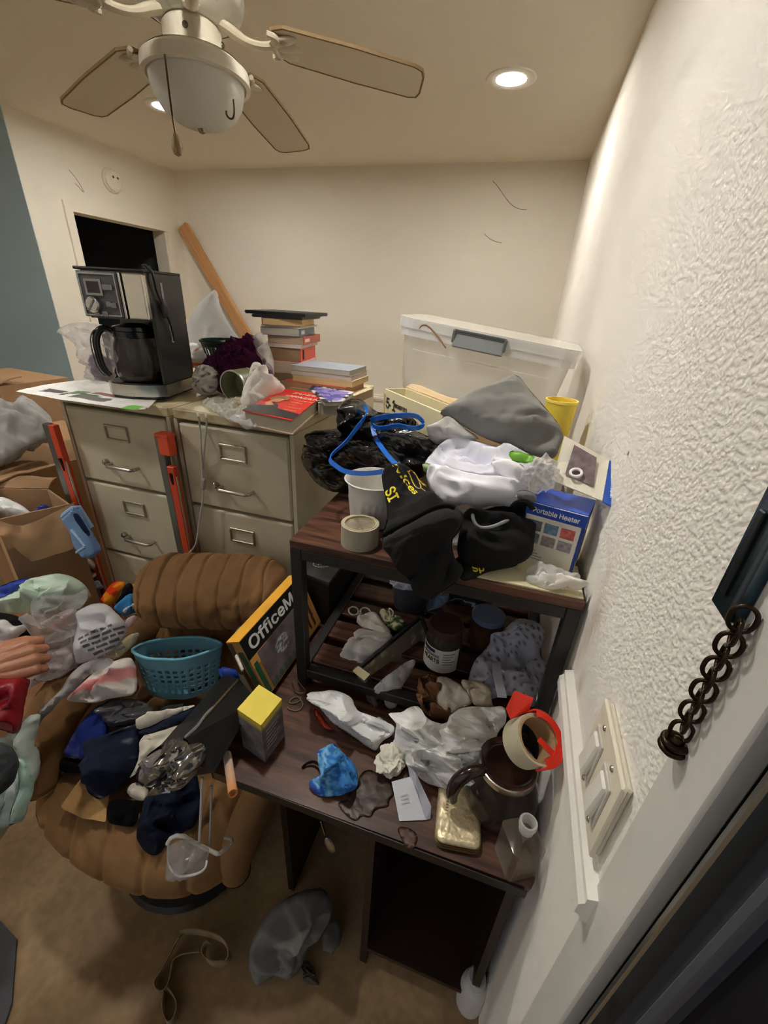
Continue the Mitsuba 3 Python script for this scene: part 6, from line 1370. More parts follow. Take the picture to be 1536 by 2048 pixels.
# cigarette-like tube and wire
tb3 = thing('paper_tube', 'thin white paper tube with an orange burnt end sticking out over the desk edge', 'tube')
t0_, t1_ = V(*[-0.438,0.452,0.763]), V(*[-0.366,0.375,0.795])
td = t1_ - t0_; tr_ = .0085
part(tb3, 'tube', lie([(.0001, 0), (tr_, 0), (tr_, np.linalg.norm(td)), (tr_ * .72, np.linalg.norm(td)), (tr_ * .7, np.linalg.norm(td) - .006), (.0001, np.linalg.norm(td) - .006)], t0_, td, 24), 'paper', lambda v: np.where((((v - t0_) @ unit(td)) / np.linalg.norm(td) > .80 + .15 * meshkit.noise(v * 200, 2))[:, None], lin((206, 140, 84)), lin((222, 206, 194))), smooth=40)
wz = thing('wire_loop', 'thin pale wire loops on the desk at the foot of the table leg', 'wire')
part(wz, 'loop', tube([[-0.388,0.613,0.738],[-0.371,0.609,0.738],[-0.357,0.617,0.738],[-0.356,0.631,0.738],[-0.366,0.641,0.738],[-0.384,0.645,0.738],[-0.389,0.626,0.738],[-0.374,0.631,0.738],[-0.373,0.649,0.738]], .0014, 6, n=60), 'metal', (170, 160, 130))
part(wz, 'loop', tube([[-0.393,0.661,0.79],[-0.383,0.66,0.78],[-0.372,0.66,0.765],[-0.363,0.659,0.75],[-0.378,0.657,0.742],[-0.394,0.66,0.745],[-0.396,0.661,0.77]], .0016, 6, n=50), 'metal', (170, 160, 140))
# ================================================================ heaped on the armchair
bk = thing('blue_basket', 'light blue slotted plastic basket with pointed oval rim on the armchair', 'basket')
BZ0, BZ1 = .548, .700
rimp = [[-0.912,0.658,0.7],[-0.907,0.682,0.7],[-0.887,0.705,0.7],[-0.854,0.729,0.7],[-0.81,0.752,0.7],[-0.76,0.771,0.7],[-0.727,0.773,0.7],[-0.685,0.769,0.7],[-0.688,0.755,0.7],[-0.704,0.73,0.7],[-0.733,0.697,0.7],[-0.762,0.674,0.7],[-0.796,0.664,0.7],[-0.833,0.651,0.7],[-0.875,0.649,0.7]]
Rp = smooth_outline(np.array(rimp), 2)[:, :2]
bcn = Rp.mean(0)
poly_r = Polygon(Rp).buffer(0)
NB = 120
top_ring = np.array([poly_r.exterior.interpolate(t, normalized=True).coords[0] for t in np.linspace(0, 1, NB, endpoint=False)])
bot_ring = bcn + (top_ring - bcn) * .80 + V(.004, -.014)
def ringat(t): return np.c_[bot_ring * (1 - t) + top_ring * t, np.full(NB, BZ0 + (BZ1 - BZ0) * t)]
def bandmesh(t0, t1, th=.0022):
    a, b = ringat(t0), ringat(t1); a = np.vstack([a, a[:1]]); b = np.vstack([b, b[:1]])
    n = np.c_[(b[:, :2] - bcn) / np.linalg.norm(b[:, :2] - bcn, axis=1)[:, None], np.zeros(NB + 1)]
    return thick(np.stack([a, b], 1), n[:, None, :].repeat(2, 1), th)
BC = (108, 160, 178)
bcol = vary(BC, .06, 30, 3)
part(bk, 'rim', tube(ringat(1.0), .0042, 10, closed=True), 'satin', (112, 178, 200), smooth=True)
part(bk, 'band', bandmesh(.72, 1.0), 'satin', bcol, smooth=30)
part(bk, 'band', bandmesh(0, .14), 'satin', bcol, smooth=30)
for k in range(5):
    t = .14 + .116 * k
    if k: part(bk, 'ring', bandmesh(t, t + .045), 'satin', bcol, smooth=30)
for k in range(24):
    i0 = k * 5; i1 = (i0 + 2) % NB
    a0_, a1_, b0_, b1_ = ringat(.12)[i0], ringat(.12)[i1], ringat(.74)[i0], ringat(.74)[i1]
    n = unit(np.r_[b0_[:2] - bcn, 0])
    part(bk, 'rib', thick(np.array([[a0_, b0_], [a1_, b1_]]), np.tile(n, (2, 2, 1)), .0021), 'satin', bcol, smooth=False)
part(bk, 'floor', prism(Polygon(bot_ring).buffer(0), .003, BZ0), 'satin', (70, 128, 152), smooth=False)
one('dark_bottle_cap', 'small dark round cap and coil lying inside the blue basket', 'cap', lathe([(.0001, 0), (.028, 0), (.030, .004), (.030, .018), (.024, .022), (.0001, .022)], 32, (bcn[0] + .03, bcn[1] + .01, BZ0 + .0035)), 'satin', (34, 46, 74))
ZC_ = .47
def oneb(name, label, cat_, pts, tf, tb, mat, col, amp=.02, freq=12, seed=1, edge=.04, res=.0065, lean=(0, -.4, 1), **k):
    return one(name, label, cat_, bag(pts, tf, tb, res, amp, freq, seed, edge, lean=lean, **k), mat, col, smooth=50)
oneb('blue_folder', 'royal blue dusty fabric folder on the armchair seat left of the navy cloth', 'folder', [[-0.932,0.554,0.6],[-0.901,0.54,0.6],[-0.884,0.517,0.57],[-0.877,0.492,0.545],[-0.872,0.453,0.525],[-0.917,0.443,0.52],[-0.962,0.438,0.52],[-0.965,0.465,0.54],[-0.958,0.512,0.57]], .012, .03, 'cloth', specks((44, 58, 132), (150, 150, 190), 26, .5, 3, .6), .008, 8, 3, .02, it=1)
oneb('black_pouch', 'black pouch edge under the blue folder', 'pouch', [[-0.978,0.442,0.505],[-0.928,0.447,0.505],[-0.89,0.458,0.505],[-0.883,0.438,0.49],[-0.919,0.424,0.485],[-0.958,0.415,0.485]], .012, .02, 'cloth', (16, 14, 16), .006, 12, 5, .02)
oneb('grey_plastic_bag', 'crumpled dark grey plastic bag between blue folder and blue basket', 'plastic bag', [[-0.919,0.539,0.6],[-0.916,0.557,0.61],[-0.883,0.575,0.61],[-0.853,0.592,0.6],[-0.805,0.597,0.58],[-0.795,0.586,0.57],[-0.819,0.553,0.56],[-0.85,0.534,0.56],[-0.885,0.518,0.555],[-0.909,0.529,0.57]], .02, .03, 'liner', vary((84, 84, 88), .2, 30, 3), .026, 16, 4, .03)
NAVY = (30, 36, 54)
oneb('navy_cloth', 'navy blue cloth with lint heaped on the armchair seat, beside the cardboard piece', 'cloth', [[-0.869,0.464,0.54],[-0.864,0.496,0.56],[-0.844,0.521,0.57],[-0.807,0.544,0.58],[-0.773,0.515,0.57],[-0.755,0.488,0.55],[-0.747,0.456,0.53],[-0.762,0.436,0.51],[-0.777,0.407,0.5],[-0.806,0.392,0.485],[-0.851,0.399,0.485],[-0.872,0.426,0.5],[-0.872,0.452,0.53]], .04, .03, 'cloth', specks(NAVY, (170, 170, 170), 34, .6, 7, .68), .028, 9, 6, .06)
tb4 = thing('striped_tote', 'navy and cream striped canvas tote lying across the armchair under the long black box', 'tote bag')
def tp4(name, pts, col, seed, th=.010, lab=None, amp=.012):
    part(tb4, name, bag(pts, th, .012, .0065, amp, 10, seed, .02, lean=(0, -.4, 1), it=1), 'cloth', col, smooth=50, label=lab)
CRM = (212, 204, 186)
tp4('cream_panel', [[-0.8,0.536,0.592],[-0.779,0.562,0.6],[-0.741,0.588,0.61],[-0.703,0.602,0.62],[-0.661,0.615,0.63],[-0.684,0.594,0.625],[-0.725,0.565,0.61],[-0.756,0.538,0.6],[-0.782,0.521,0.59]], specks(CRM, (120, 112, 100), 40, .5, 3, .64), 2)
tp4('navy_stripe', [[-0.783,0.522,0.588],[-0.76,0.541,0.595],[-0.729,0.567,0.605],[-0.687,0.597,0.62],[-0.658,0.614,0.625],[-0.65,0.596,0.62],[-0.684,0.57,0.605],[-0.725,0.538,0.595],[-0.77,0.514,0.585]], (32, 38, 54), 4)
tp4('cream_panel', [[-0.772,0.514,0.582],[-0.727,0.539,0.592],[-0.683,0.572,0.6],[-0.687,0.54,0.59],[-0.709,0.515,0.575],[-0.73,0.489,0.56],[-0.732,0.472,0.545],[-0.738,0.457,0.53],[-0.757,0.447,0.515],[-0.748,0.458,0.53],[-0.747,0.483,0.555]], specks(CRM, (120, 112, 100), 40, .5, 5, .64), 6)
tp4('cream_strap', [[-0.754,0.43,0.5],[-0.737,0.448,0.515],[-0.715,0.45,0.51],[-0.695,0.446,0.5],[-0.689,0.429,0.49],[-0.724,0.422,0.485]], specks(CRM, (120, 112, 100), 40, .5, 7, .64), 8)
tp4('navy_panel', [[-0.743,0.458,0.52],[-0.742,0.487,0.545],[-0.714,0.531,0.57],[-0.699,0.498,0.55],[-0.701,0.459,0.52],[-0.714,0.444,0.51]], (26, 30, 42), 9)
oneb('navy_cloth', 'dark navy cloth hanging over the armchair front under the shiny film', 'cloth', [[-0.672,0.374,0.47],[-0.682,0.405,0.49],[-0.696,0.439,0.5],[-0.669,0.455,0.51],[-0.639,0.48,0.52],[-0.61,0.519,0.53],[-0.575,0.485,0.5],[-0.545,0.434,0.465],[-0.581,0.409,0.455],[-0.597,0.382,0.45],[-0.602,0.363,0.435],[-0.634,0.357,0.435],[-0.666,0.364,0.45]], .03, .02, 'cloth', vary((22, 26, 40), .2, 30, 8), .026, 9, 3, .05)
oneb('black_cloth', 'black cloth between the cardboard piece and the hanging navy cloth', 'cloth', [[-0.775,0.392,0.485],[-0.769,0.407,0.49],[-0.739,0.418,0.49],[-0.703,0.422,0.49],[-0.69,0.403,0.475],[-0.683,0.382,0.465],[-0.722,0.374,0.465],[-0.756,0.369,0.465]], .012, .02, 'cloth', (14, 13, 15), .014, 12, 5, .03)
oneb('grey_pouch', 'small smoky plastic pouch beside the shiny film', 'pouch', [[-0.615,0.4,0.707],[-0.599,0.41,0.733],[-0.569,0.41,0.777],[-0.552,0.405,0.789],[-0.542,0.395,0.768],[-0.538,0.385,0.763],[-0.562,0.38,0.729],[-0.58,0.37,0.699],[-0.592,0.38,0.713]], .012, .012, 'liner', vary((112, 104, 100), .15, 40, 3), .012, 16, 3, .02)
cpz = thing('cardboard_piece', 'torn flat piece of brown cardboard on the armchair seat', 'cardboard')
put(cpz, bag([[-0.886,0.361,0.472],[-0.89,0.394,0.478],[-0.891,0.431,0.485],[-0.841,0.428,0.485],[-0.796,0.42,0.482],[-0.777,0.396,0.476],[-0.757,0.368,0.468],[-0.789,0.363,0.468],[-0.813,0.357,0.468],[-0.849,0.357,0.47],[-0.877,0.357,0.471]], .003, .002, .006, .003, 12, 2, .004, it=0, lean=(0, 0, 1)), 'matte', vary((176, 136, 88), .1, 18, 3), smooth=30)
# white wire stand and the clear container
ws = thing('wire_stand', 'bent white metal wire stand hanging at the front of the armchair', 'wire stand')
W_ = (214, 208, 200)
part(ws, 'upright', tube([[-0.466,0.405,0.742],[-0.464,0.385,0.675],[-0.463,0.36,0.591]], .0028, 8, n=12), 'satin', W_)
part(ws, 'upright', tube([[-0.457,0.415,0.704],[-0.45,0.39,0.64],[-0.444,0.365,0.577]], .0024, 8, n=12), 'satin', (170, 166, 160))
part(ws, 'foot_bar', tube([[-0.519,0.335,0.6],[-0.513,0.34,0.614],[-0.501,0.345,0.623],[-0.486,0.35,0.621],[-0.473,0.355,0.598],[-0.446,0.358,0.586],[-0.414,0.355,0.592],[-0.412,0.358,0.589],[-0.41,0.375,0.576],[-0.407,0.39,0.57]], .0042, 10), 'satin', W_, smooth=True)
part(ws, 'bent_tip', tube([[-0.407,0.39,0.57],[-0.414,0.396,0.568],[-0.434,0.4,0.552]], .0038, 10), 'satin', (170, 166, 160), smooth=True)
one('mesh_container', 'clear soft plastic container hanging below the white wire stand', 'container', bag([[-0.516,0.335,0.6],[-0.498,0.34,0.617],[-0.472,0.345,0.624],[-0.449,0.345,0.622],[-0.42,0.345,0.616],[-0.422,0.335,0.606],[-0.418,0.325,0.6],[-0.436,0.315,0.583],[-0.461,0.31,0.567],[-0.493,0.312,0.547],[-0.514,0.32,0.553],[-0.518,0.328,0.575]], .02, .03, .006, .012, 12, 5, .03), 'film', smooth=True)
one('container_edge', 'grey curved rim strip of the clear container', 'strip', tube([[-0.492,0.318,0.644],[-0.493,0.312,0.619],[-0.487,0.305,0.601],[-0.466,0.297,0.603],[-0.437,0.294,0.624],[-0.413,0.298,0.641],[-0.398,0.308,0.653],[-0.402,0.318,0.653]], .0022, 8, n=50), 'milky_film', (150, 146, 146), smooth=True)
one('dark_pen', 'black comb lying below the front of the blue basket', 'comb', bar([-0.795,0.609,0.565], [-0.736,0.635,0.572], .012, .006, .001), 'satin', (20, 22, 24))
one('grey_rag', 'grey-green rag tucked at the lower edge of the head roll beside the paper carton', 'rag', bag([[-0.595,0.7,0.78],[-0.604,0.73,0.786],[-0.604,0.75,0.792],[-0.58,0.75,0.804],[-0.561,0.735,0.805],[-0.568,0.71,0.796],[-0.579,0.7,0.787]], .014, .02, .006, .012, 14, 4, .02), 'cloth', vary((84, 92, 88), .2, 30, 3), smooth=50)
one('plastic_strip', 'white plastic strip standing beside the paper carton corner', 'strip', bar([-0.509,0.605,0.872], [-0.479,0.585,0.854], .006, .012, .002), 'satin', (206, 200, 190))
one('blue_tarp', 'royal blue plastic scrap behind the long black box', 'plastic', bag([[-0.65,0.7,0.67],[-0.622,0.7,0.691],[-0.572,0.68,0.729],[-0.565,0.66,0.73],[-0.591,0.655,0.71],[-0.627,0.67,0.682]], .015, .03, .006, .012, 14, 4, .02), 'satin', vary((36, 64, 150), .2, 30, 3), smooth=50)
# ================================================================ pile at the left
def pileb(name, label, cat_, f_pts, tf, tb, mat, col, amp=.025, freq=10, seed=1, edge=.06, res=.009, **k):
    return one(name, label, cat_, bag(f_pts, tf, tb, res, amp, freq, seed, edge, lean=(.3, -.6, .7), **k), mat, col, smooth=50)
pileb('blue_plastic_bag', 'blue and white plastic bag at the left edge behind the pale green bag', 'plastic bag', [[-1.463,0.671,0.751],[-1.442,0.693,0.758],[-1.421,0.716,0.765],[-1.402,0.734,0.77],[-1.375,0.751,0.769],[-1.369,0.739,0.756],[-1.38,0.716,0.742],[-1.399,0.689,0.729],[-1.422,0.669,0.726],[-1.446,0.651,0.725]], .02, .10, 'satin', lambda v: np.where((meshkit.fbm(v * V(9, 9, 16), 2, 4) > .42)[:, None], lin((36, 62, 160)), lin((190, 200, 220))), .02, 10, 4)
pileb('green_plastic_bag', 'pale green plastic bag in clear wrap at the back of the left pile', 'plastic bag', [[-1.414,0.63,0.75],[-1.385,0.653,0.752],[-1.367,0.68,0.763],[-1.351,0.709,0.777],[-1.335,0.733,0.788],[-1.313,0.756,0.793],[-1.287,0.773,0.793],[-1.255,0.785,0.786],[-1.209,0.788,0.765],[-1.191,0.778,0.749],[-1.185,0.761,0.733],[-1.181,0.742,0.717],[-1.208,0.718,0.712],[-1.238,0.697,0.712],[-1.265,0.673,0.707],[-1.307,0.657,0.716],[-1.337,0.643,0.721],[-1.393,0.607,0.722]], .05, .12, 'satin', lambda v: lin((196, 216, 200)) * (1 + .1 * (meshkit.fbm(v * 20, 2, 3)[:, None] - .5)), .034, 10, 5, .09)
wr_ = pileb('clear_wrap', 'clear plastic wrap with a stretched opening over the pale green bag', 'plastic wrap', [[-1.239,0.639,0.779],[-1.235,0.661,0.796],[-1.214,0.681,0.801],[-1.175,0.695,0.791],[-1.142,0.718,0.791],[-1.133,0.741,0.806],[-1.115,0.725,0.782],[-1.116,0.7,0.761],[-1.12,0.689,0.754],[-1.155,0.673,0.76],[-1.166,0.651,0.748],[-1.189,0.626,0.739],[-1.213,0.622,0.75]], .012, .012, 'film', (0, 0, 0), .03, 13, 8, .04)
pileb('clear_wrap', 'pinkish clear plastic bag with a brown bundle beside the hand', 'plastic bag', [[-1.171,0.592,0.818],[-1.15,0.593,0.806],[-1.122,0.591,0.789],[-1.115,0.603,0.795],[-1.095,0.63,0.807],[-1.079,0.647,0.812],[-1.059,0.653,0.806],[-1.05,0.637,0.787],[-1.043,0.615,0.765],[-1.029,0.594,0.739],[-1.011,0.576,0.712],[-1.015,0.554,0.696],[-1.025,0.53,0.681],[-1.055,0.507,0.679],[-1.08,0.504,0.691],[-1.08,0.529,0.712],[-1.079,0.545,0.725],[-1.083,0.565,0.744],[-1.106,0.563,0.756],[-1.129,0.559,0.766],[-1.15,0.572,0.789]], .03, .03, 'film', (0, 0, 0), .036, 13, 3, .05)
pileb('brown_bundle', 'brown fabric bundle inside the pinkish clear plastic bag', 'cloth', [[-1.184,0.635,0.726],[-1.168,0.67,0.747],[-1.142,0.695,0.753],[-1.122,0.68,0.73],[-1.114,0.656,0.704],[-1.105,0.636,0.683],[-1.135,0.619,0.685],[-1.165,0.614,0.698]], .03, .06, 'cloth', vary((150, 108, 92), .15, 20, 3), .02, 12, 4, .05)
pileb('pink_wrapper', 'pale pink and white wrapper scraps below the clear bag, over the armchair arm', 'wrapper', [[-1.129,0.556,0.682],[-1.112,0.581,0.694],[-1.084,0.606,0.699],[-1.061,0.607,0.687],[-1.048,0.589,0.664],[-1.05,0.568,0.647],[-1.073,0.544,0.64],[-1.099,0.53,0.642],[-1.113,0.511,0.634],[-1.122,0.497,0.627],[-1.135,0.51,0.646],[-1.134,0.526,0.659]], .025, .08, 'satin', lambda v: np.where((meshkit.fbm(v * 18, 2, 6) > .6)[:, None], lin((206, 150, 160)), lin((206, 196, 194))), .034, 13, 6, .05)
tbw = thing('plastic_bag', 'white translucent plastic bag with dark printed lines at the armchair back', 'plastic bag')
wbm = bag([[-1.055,0.647,0.805],[-1.04,0.67,0.817],[-1.021,0.684,0.818],[-1.0,0.693,0.814],[-0.972,0.691,0.796],[-0.939,0.687,0.773],[-0.93,0.677,0.76],[-0.929,0.654,0.74],[-0.936,0.63,0.723],[-0.948,0.606,0.709],[-0.978,0.584,0.707],[-0.998,0.565,0.703],[-1.015,0.578,0.723],[-1.028,0.595,0.746],[-1.038,0.622,0.775]], .05, .08, .008, .026, 10, 6, .09, lean=(.3, -.6, .7))
part(tbw, 'bag', wbm, 'thin_bag', vary((226, 226, 230), .04, 20, 1), smooth=True)
tn = unit(V(.4, -.6, .7)); ta = V(*[-0.988,0.58,0.786]); tbb = V(*[-0.955,0.634,0.787]); tu_ = unit(tbb - ta); tv_ = unit(np.cross(tn, tu_))
rg = random.Random(4)
for k in range(6):
    x_ = .004 * k
    while x_ < .088:
        w_ = rg.uniform(.010, .026)
        a = ta - tv_ * .013 * k + tu_ * x_
        part(tbw, 'printed_word', drape(bar(a, a + tu_ * w_, .0062, .0012, 0, upv=tn).subdivide().subdivide(), wbm, tn, .0010), 'paper', (96, 92, 98), smooth=False)
        x_ += w_ + .005
# towel with printed flames and blue
def flame(v):
    s = (v - V(-1.16, .885, .66)) @ unit(V(.9, .2, .3)); t = v[:, 2] * 1.0
    n = meshkit.fbm(v * 26, 2, 5); c = np.where((n > .52)[:, None], lin((206, 60, 28)), lin((228, 140, 40)))
    return c
tw = thing('beach_towel', 'bright printed towel with orange, black, blue and pink areas beside the head roll', 'towel')
def twp(name, pts, col, seed, d=1.70):
    part(tw, name, bag(pts, .012, .03, .007, .012, 10, seed, .02, lean=(.3, -.6, .7), it=1), 'cloth', col, smooth=50)
twp('orange_area', [[-1.195,0.802,0.686],[-1.187,0.823,0.707],[-1.174,0.854,0.735],[-1.156,0.864,0.739],[-1.131,0.87,0.733],[-1.138,0.841,0.703],[-1.143,0.82,0.681],[-1.162,0.806,0.674]], flame, 1)
twp('black_area', [[-1.141,0.819,0.682],[-1.133,0.841,0.704],[-1.131,0.867,0.733],[-1.116,0.874,0.733],[-1.104,0.864,0.716],[-1.086,0.869,0.714],[-1.088,0.86,0.704],[-1.114,0.851,0.707],[-1.129,0.828,0.687],[-1.135,0.815,0.675]], (26, 24, 34), 2)
twp('orange_area', [[-1.132,0.886,0.718],[-1.111,0.896,0.719],[-1.089,0.902,0.715],[-1.084,0.893,0.702],[-1.103,0.883,0.699],[-1.12,0.878,0.702]], flame, 3)
twp('blue_area', [[-1.132,0.799,0.68],[-1.117,0.82,0.697],[-1.103,0.843,0.716],[-1.077,0.851,0.713],[-1.068,0.838,0.693],[-1.061,0.82,0.668],[-1.084,0.8,0.657],[-1.109,0.796,0.665]], (62, 132, 190), 4)
twp('white_area', [[-1.088,0.793,0.681],[-1.085,0.802,0.691],[-1.057,0.827,0.706],[-1.051,0.818,0.693],[-1.073,0.795,0.676]], (220, 222, 232), 5)
twp('teal_area', [[-1.077,0.851,0.713],[-1.07,0.865,0.725],[-1.052,0.87,0.722],[-1.035,0.847,0.687],[-1.019,0.82,0.648],[-1.017,0.788,0.609],[-1.027,0.77,0.593],[-1.041,0.774,0.605],[-1.049,0.8,0.639],[-1.062,0.828,0.678]], vary((40, 104, 142), .1, 20, 3), 6)
twp('pink_area', [[-1.064,0.776,0.67],[-1.037,0.8,0.683],[-1.029,0.783,0.659],[-1.022,0.761,0.631],[-1.041,0.75,0.627],[-1.051,0.766,0.65]], (214, 184, 192), 7)
oneb('cream_cloth', 'cream canvas cloth folded to a point beside the blue basket', 'cloth', [[-0.973,0.613,0.687],[-0.968,0.639,0.704],[-0.961,0.667,0.723],[-0.941,0.678,0.724],[-0.931,0.69,0.729],[-0.913,0.7,0.73],[-0.907,0.697,0.726],[-0.912,0.678,0.713],[-0.917,0.663,0.703],[-0.926,0.641,0.691],[-0.943,0.623,0.683],[-0.959,0.614,0.683]], .02, .05, 'cloth', vary((196, 182, 150), .08, 20, 3), .018, 10, 5, .04)
oneb('pink_stripe_cloth', 'white cloth with a pink stripe draped over the armchair arm, left of the blue basket', 'cloth', [[-0.979,0.497,0.65],[-0.975,0.522,0.662],[-0.965,0.541,0.67],[-0.963,0.563,0.681],[-0.951,0.584,0.689],[-0.929,0.613,0.698],[-0.893,0.642,0.702],[-0.866,0.625,0.683],[-0.843,0.6,0.662],[-0.83,0.578,0.646],[-0.856,0.56,0.644],[-0.886,0.543,0.644],[-0.91,0.522,0.641],[-0.946,0.509,0.646]], .03, .10, 'cloth', lambda v: np.where((np.abs((v - V(*[-0.901,0.569,0.687])) @ unit(np.cross(V(*[-0.868,0.612,0.683]) - V(*[-0.937,0.532,0.7]), (.3, -.5, .9)))) < .013)[:, None], lin((226, 150, 148)), lin((214, 206, 200))), .024, 9, 6, .06)
pileb('net_bag', 'grey translucent plastic bag strip running from the pile along the armchair arm', 'plastic bag', [[-0.885,0.585,0.746],[-0.878,0.583,0.739],[-0.89,0.565,0.731],[-0.918,0.537,0.728],[-0.922,0.514,0.712],[-0.935,0.489,0.699],[-0.947,0.471,0.692],[-0.948,0.452,0.677],[-0.96,0.435,0.671],[-0.958,0.413,0.651],[-0.959,0.398,0.638],[-0.973,0.429,0.674],[-0.975,0.441,0.686],[-0.959,0.474,0.703],[-0.952,0.492,0.714],[-0.952,0.512,0.731],[-0.944,0.537,0.746],[-0.93,0.555,0.752],[-0.905,0.576,0.753]], .012, .02, 'thin_bag', vary((184, 178, 178), .1, 30, 3), .022, 12, 4, .03)
# red bag, black handbag with white plastic, sheet
pileb('red_bag', 'dark red shiny fabric bag at the left edge of the picture, below the hand', 'bag', [[-1.069,0.411,0.798],[-1.035,0.426,0.786],[-1.019,0.435,0.781],[-1.0,0.449,0.779],[-0.989,0.44,0.76],[-0.977,0.423,0.734],[-0.964,0.4,0.7],[-0.963,0.387,0.686],[-0.967,0.377,0.679],[-0.995,0.369,0.695],[-1.03,0.357,0.711]], .05, .12, 'satin', vary((134, 16, 30), .2, 16, 3), .03, 9, 5, .07)
pileb('black_bag', 'black handbag strap and body at the left edge above the hand', 'bag', [[-1.293,0.568,0.8],[-1.26,0.582,0.793],[-1.232,0.593,0.786],[-1.207,0.598,0.776],[-1.193,0.594,0.765],[-1.178,0.581,0.745],[-1.179,0.564,0.731],[-1.2,0.543,0.725],[-1.213,0.524,0.716],[-1.241,0.508,0.718]], .03, .10, 'cloth', vary((24, 22, 26), .2, 30, 3), .014, 10, 3, .05)
pileb('white_plastic', 'white plastic bag bunched on the black handbag at the left edge', 'plastic bag', [[-1.225,0.536,0.815],[-1.203,0.549,0.813],[-1.187,0.557,0.81],[-1.169,0.552,0.796],[-1.156,0.561,0.796],[-1.147,0.57,0.799],[-1.139,0.564,0.789],[-1.145,0.547,0.778],[-1.153,0.529,0.767],[-1.158,0.515,0.758],[-1.189,0.493,0.757]], .04, .04, 'satin', vary((216, 212, 212), .06, 20, 3), .03, 14, 6, .05)
sh_ = pileb('plastic_sheet', 'pale grey-green plastic sheet hanging in front of the left pile down to the floor', 'plastic sheet', [[-1.032,0.35,0.688],[-0.999,0.363,0.669],[-0.982,0.381,0.679],[-0.966,0.405,0.7],[-0.955,0.418,0.709],[-0.939,0.424,0.701],[-0.939,0.406,0.669],[-0.942,0.388,0.641],[-0.924,0.375,0.596],[-0.92,0.364,0.571],[-0.924,0.35,0.552],[-0.926,0.337,0.532],[-0.927,0.306,0.479],[-0.951,0.29,0.48],[-0.955,0.279,0.467],[-0.961,0.267,0.453],[-0.99,0.241,0.444]], .03, .05, 'satin', lambda v: lin((190, 202, 194)) * (1 + .15 * (meshkit.fbm(v * 14, 2, 3)[:, None] - .5)), .034, 8, 6, .07, stretch=(.2, 0, 1), k=3)
pileb('mint_sheet', 'mint green plastic sheet end hanging beside the armchair front', 'plastic sheet', [[-0.919,0.339,0.666],[-0.909,0.346,0.667],[-0.892,0.342,0.637],[-0.879,0.333,0.607],[-0.879,0.319,0.582],[-0.883,0.303,0.559],[-0.883,0.289,0.534],[-0.896,0.283,0.54],[-0.905,0.276,0.539],[-0.908,0.29,0.567],[-0.902,0.309,0.593],[-0.907,0.326,0.629]], .016, .03, 'satin', vary((166, 196, 178), .08, 20, 3), .024, 9, 5, .04, stretch=(.2, 0, 1), k=3)
one('dark_ball', 'dark grey rounded bag at the left picture edge below the red bag', 'bag', lump([-0.922,0.288,0.696], (.055, .055, .062), .05, 2, 3, 5), 'cloth', vary((66, 70, 72), .1, 20, 3), smooth=True)

# ================================================================ the hand of a person reaching in at the left
import manifold3d as m3
def limb(chains, hulls=(), edge=.004, it=14):
    """One smooth body from chains of (point, radius): hulls of spheres at neighbouring joints, joined."""
    parts = []
    for ch in chains:
        for (p, r), (q, s) in zip(ch[:-1], ch[1:]):
            sp = [m3.Manifold.sphere(rr, 20).translate([float(x) for x in c]) for c, rr in ((p, r), (q, s))]
            parts.append(m3.Manifold.batch_hull(sp))
    for hull in hulls:
        parts.append(m3.Manifold.batch_hull([m3.Manifold.sphere(r, 20).translate([float(x) for x in c]) for c, r in hull]))
    M = m3.Manifold.batch_boolean(parts, m3.OpType.Add).refine_to_length(edge).to_mesh()
    t = trimesh.Trimesh(M.vert_properties[:, :3], M.tri_verts)
    trimesh.smoothing.filter_taubin(t, .5, .53, it)
    return t
H0 = V(*[-1.046,0.493,0.784])
hx = unit(V(*[-1.038,0.522,0.791]) - V(*[-1.073,0.456,0.798])); hz = unit(V(.45, -.55, .75) - hx * (V(.45, -.55, .75) @ hx)); hy = np.cross(hz, hx)
def hp3(a, b, c): return H0 + hx * a + hy * b + hz * c
# a: towards the fingertips, b: across the knuckles, c: out of the back of the hand
chains = [[(hp3(-.30, -.05, -.03), .042), (hp3(-.18, -.022, -.012), .035), (hp3(-.085, -.004, 0), .028)],
          [(hp3(-.085, -.010, 0), .025), (hp3(-.035, -.030, .0), .020), (hp3(.008, -.036, .0), .0150)],
          [(hp3(-.085, -.004, 0), .026), (hp3(-.035, -.010, .004), .021), (hp3(.012, -.013, .006), .0160)],
          [(hp3(-.085, .004, 0), .026), (hp3(-.035, .010, .004), .021), (hp3(.012, .010, .006), .0160)],
          [(hp3(-.085, .010, 0), .025), (hp3(-.035, .028, .0), .020), (hp3(.006, .031, .001), .0152)],
          [(hp3(-.035, -.03, -.006), .019), (hp3(-.035, .028, -.006), .019)],
          [(hp3(.008, -.036, .0), .0135), (hp3(.026, -.038, -.020), .0112), (hp3(.016, -.035, -.042), .0100), (hp3(-.004, -.032, -.046), .0092)],
          [(hp3(.012, -.013, .006), .0145), (hp3(.036, -.015, -.018), .0118), (hp3(.028, -.013, -.046), .0104), (hp3(.006, -.011, -.050), .0094)],
          [(hp3(.012, .010, .006), .0145), (hp3(.038, .010, -.016), .0118), (hp3(.032, .009, -.046), .0104), (hp3(.009, .008, -.051), .0094)],
          [(hp3(.006, .031, .001), .0138), (hp3(.034, .033, -.014), .0114), (hp3(.034, .030, -.042), .0102), (hp3(.012, .027, -.050), .0092)],
          [(hp3(-.070, .022, -.010), .021), (hp3(-.032, .046, -.016), .0152), (hp3(.008, .047, -.022), .0124), (hp3(.036, .036, -.030), .0102)]]
sk = lin((178, 122, 94))
per = thing('person', 'bare hand and wrist of a person reaching into the plastic bags at the left edge', 'person')
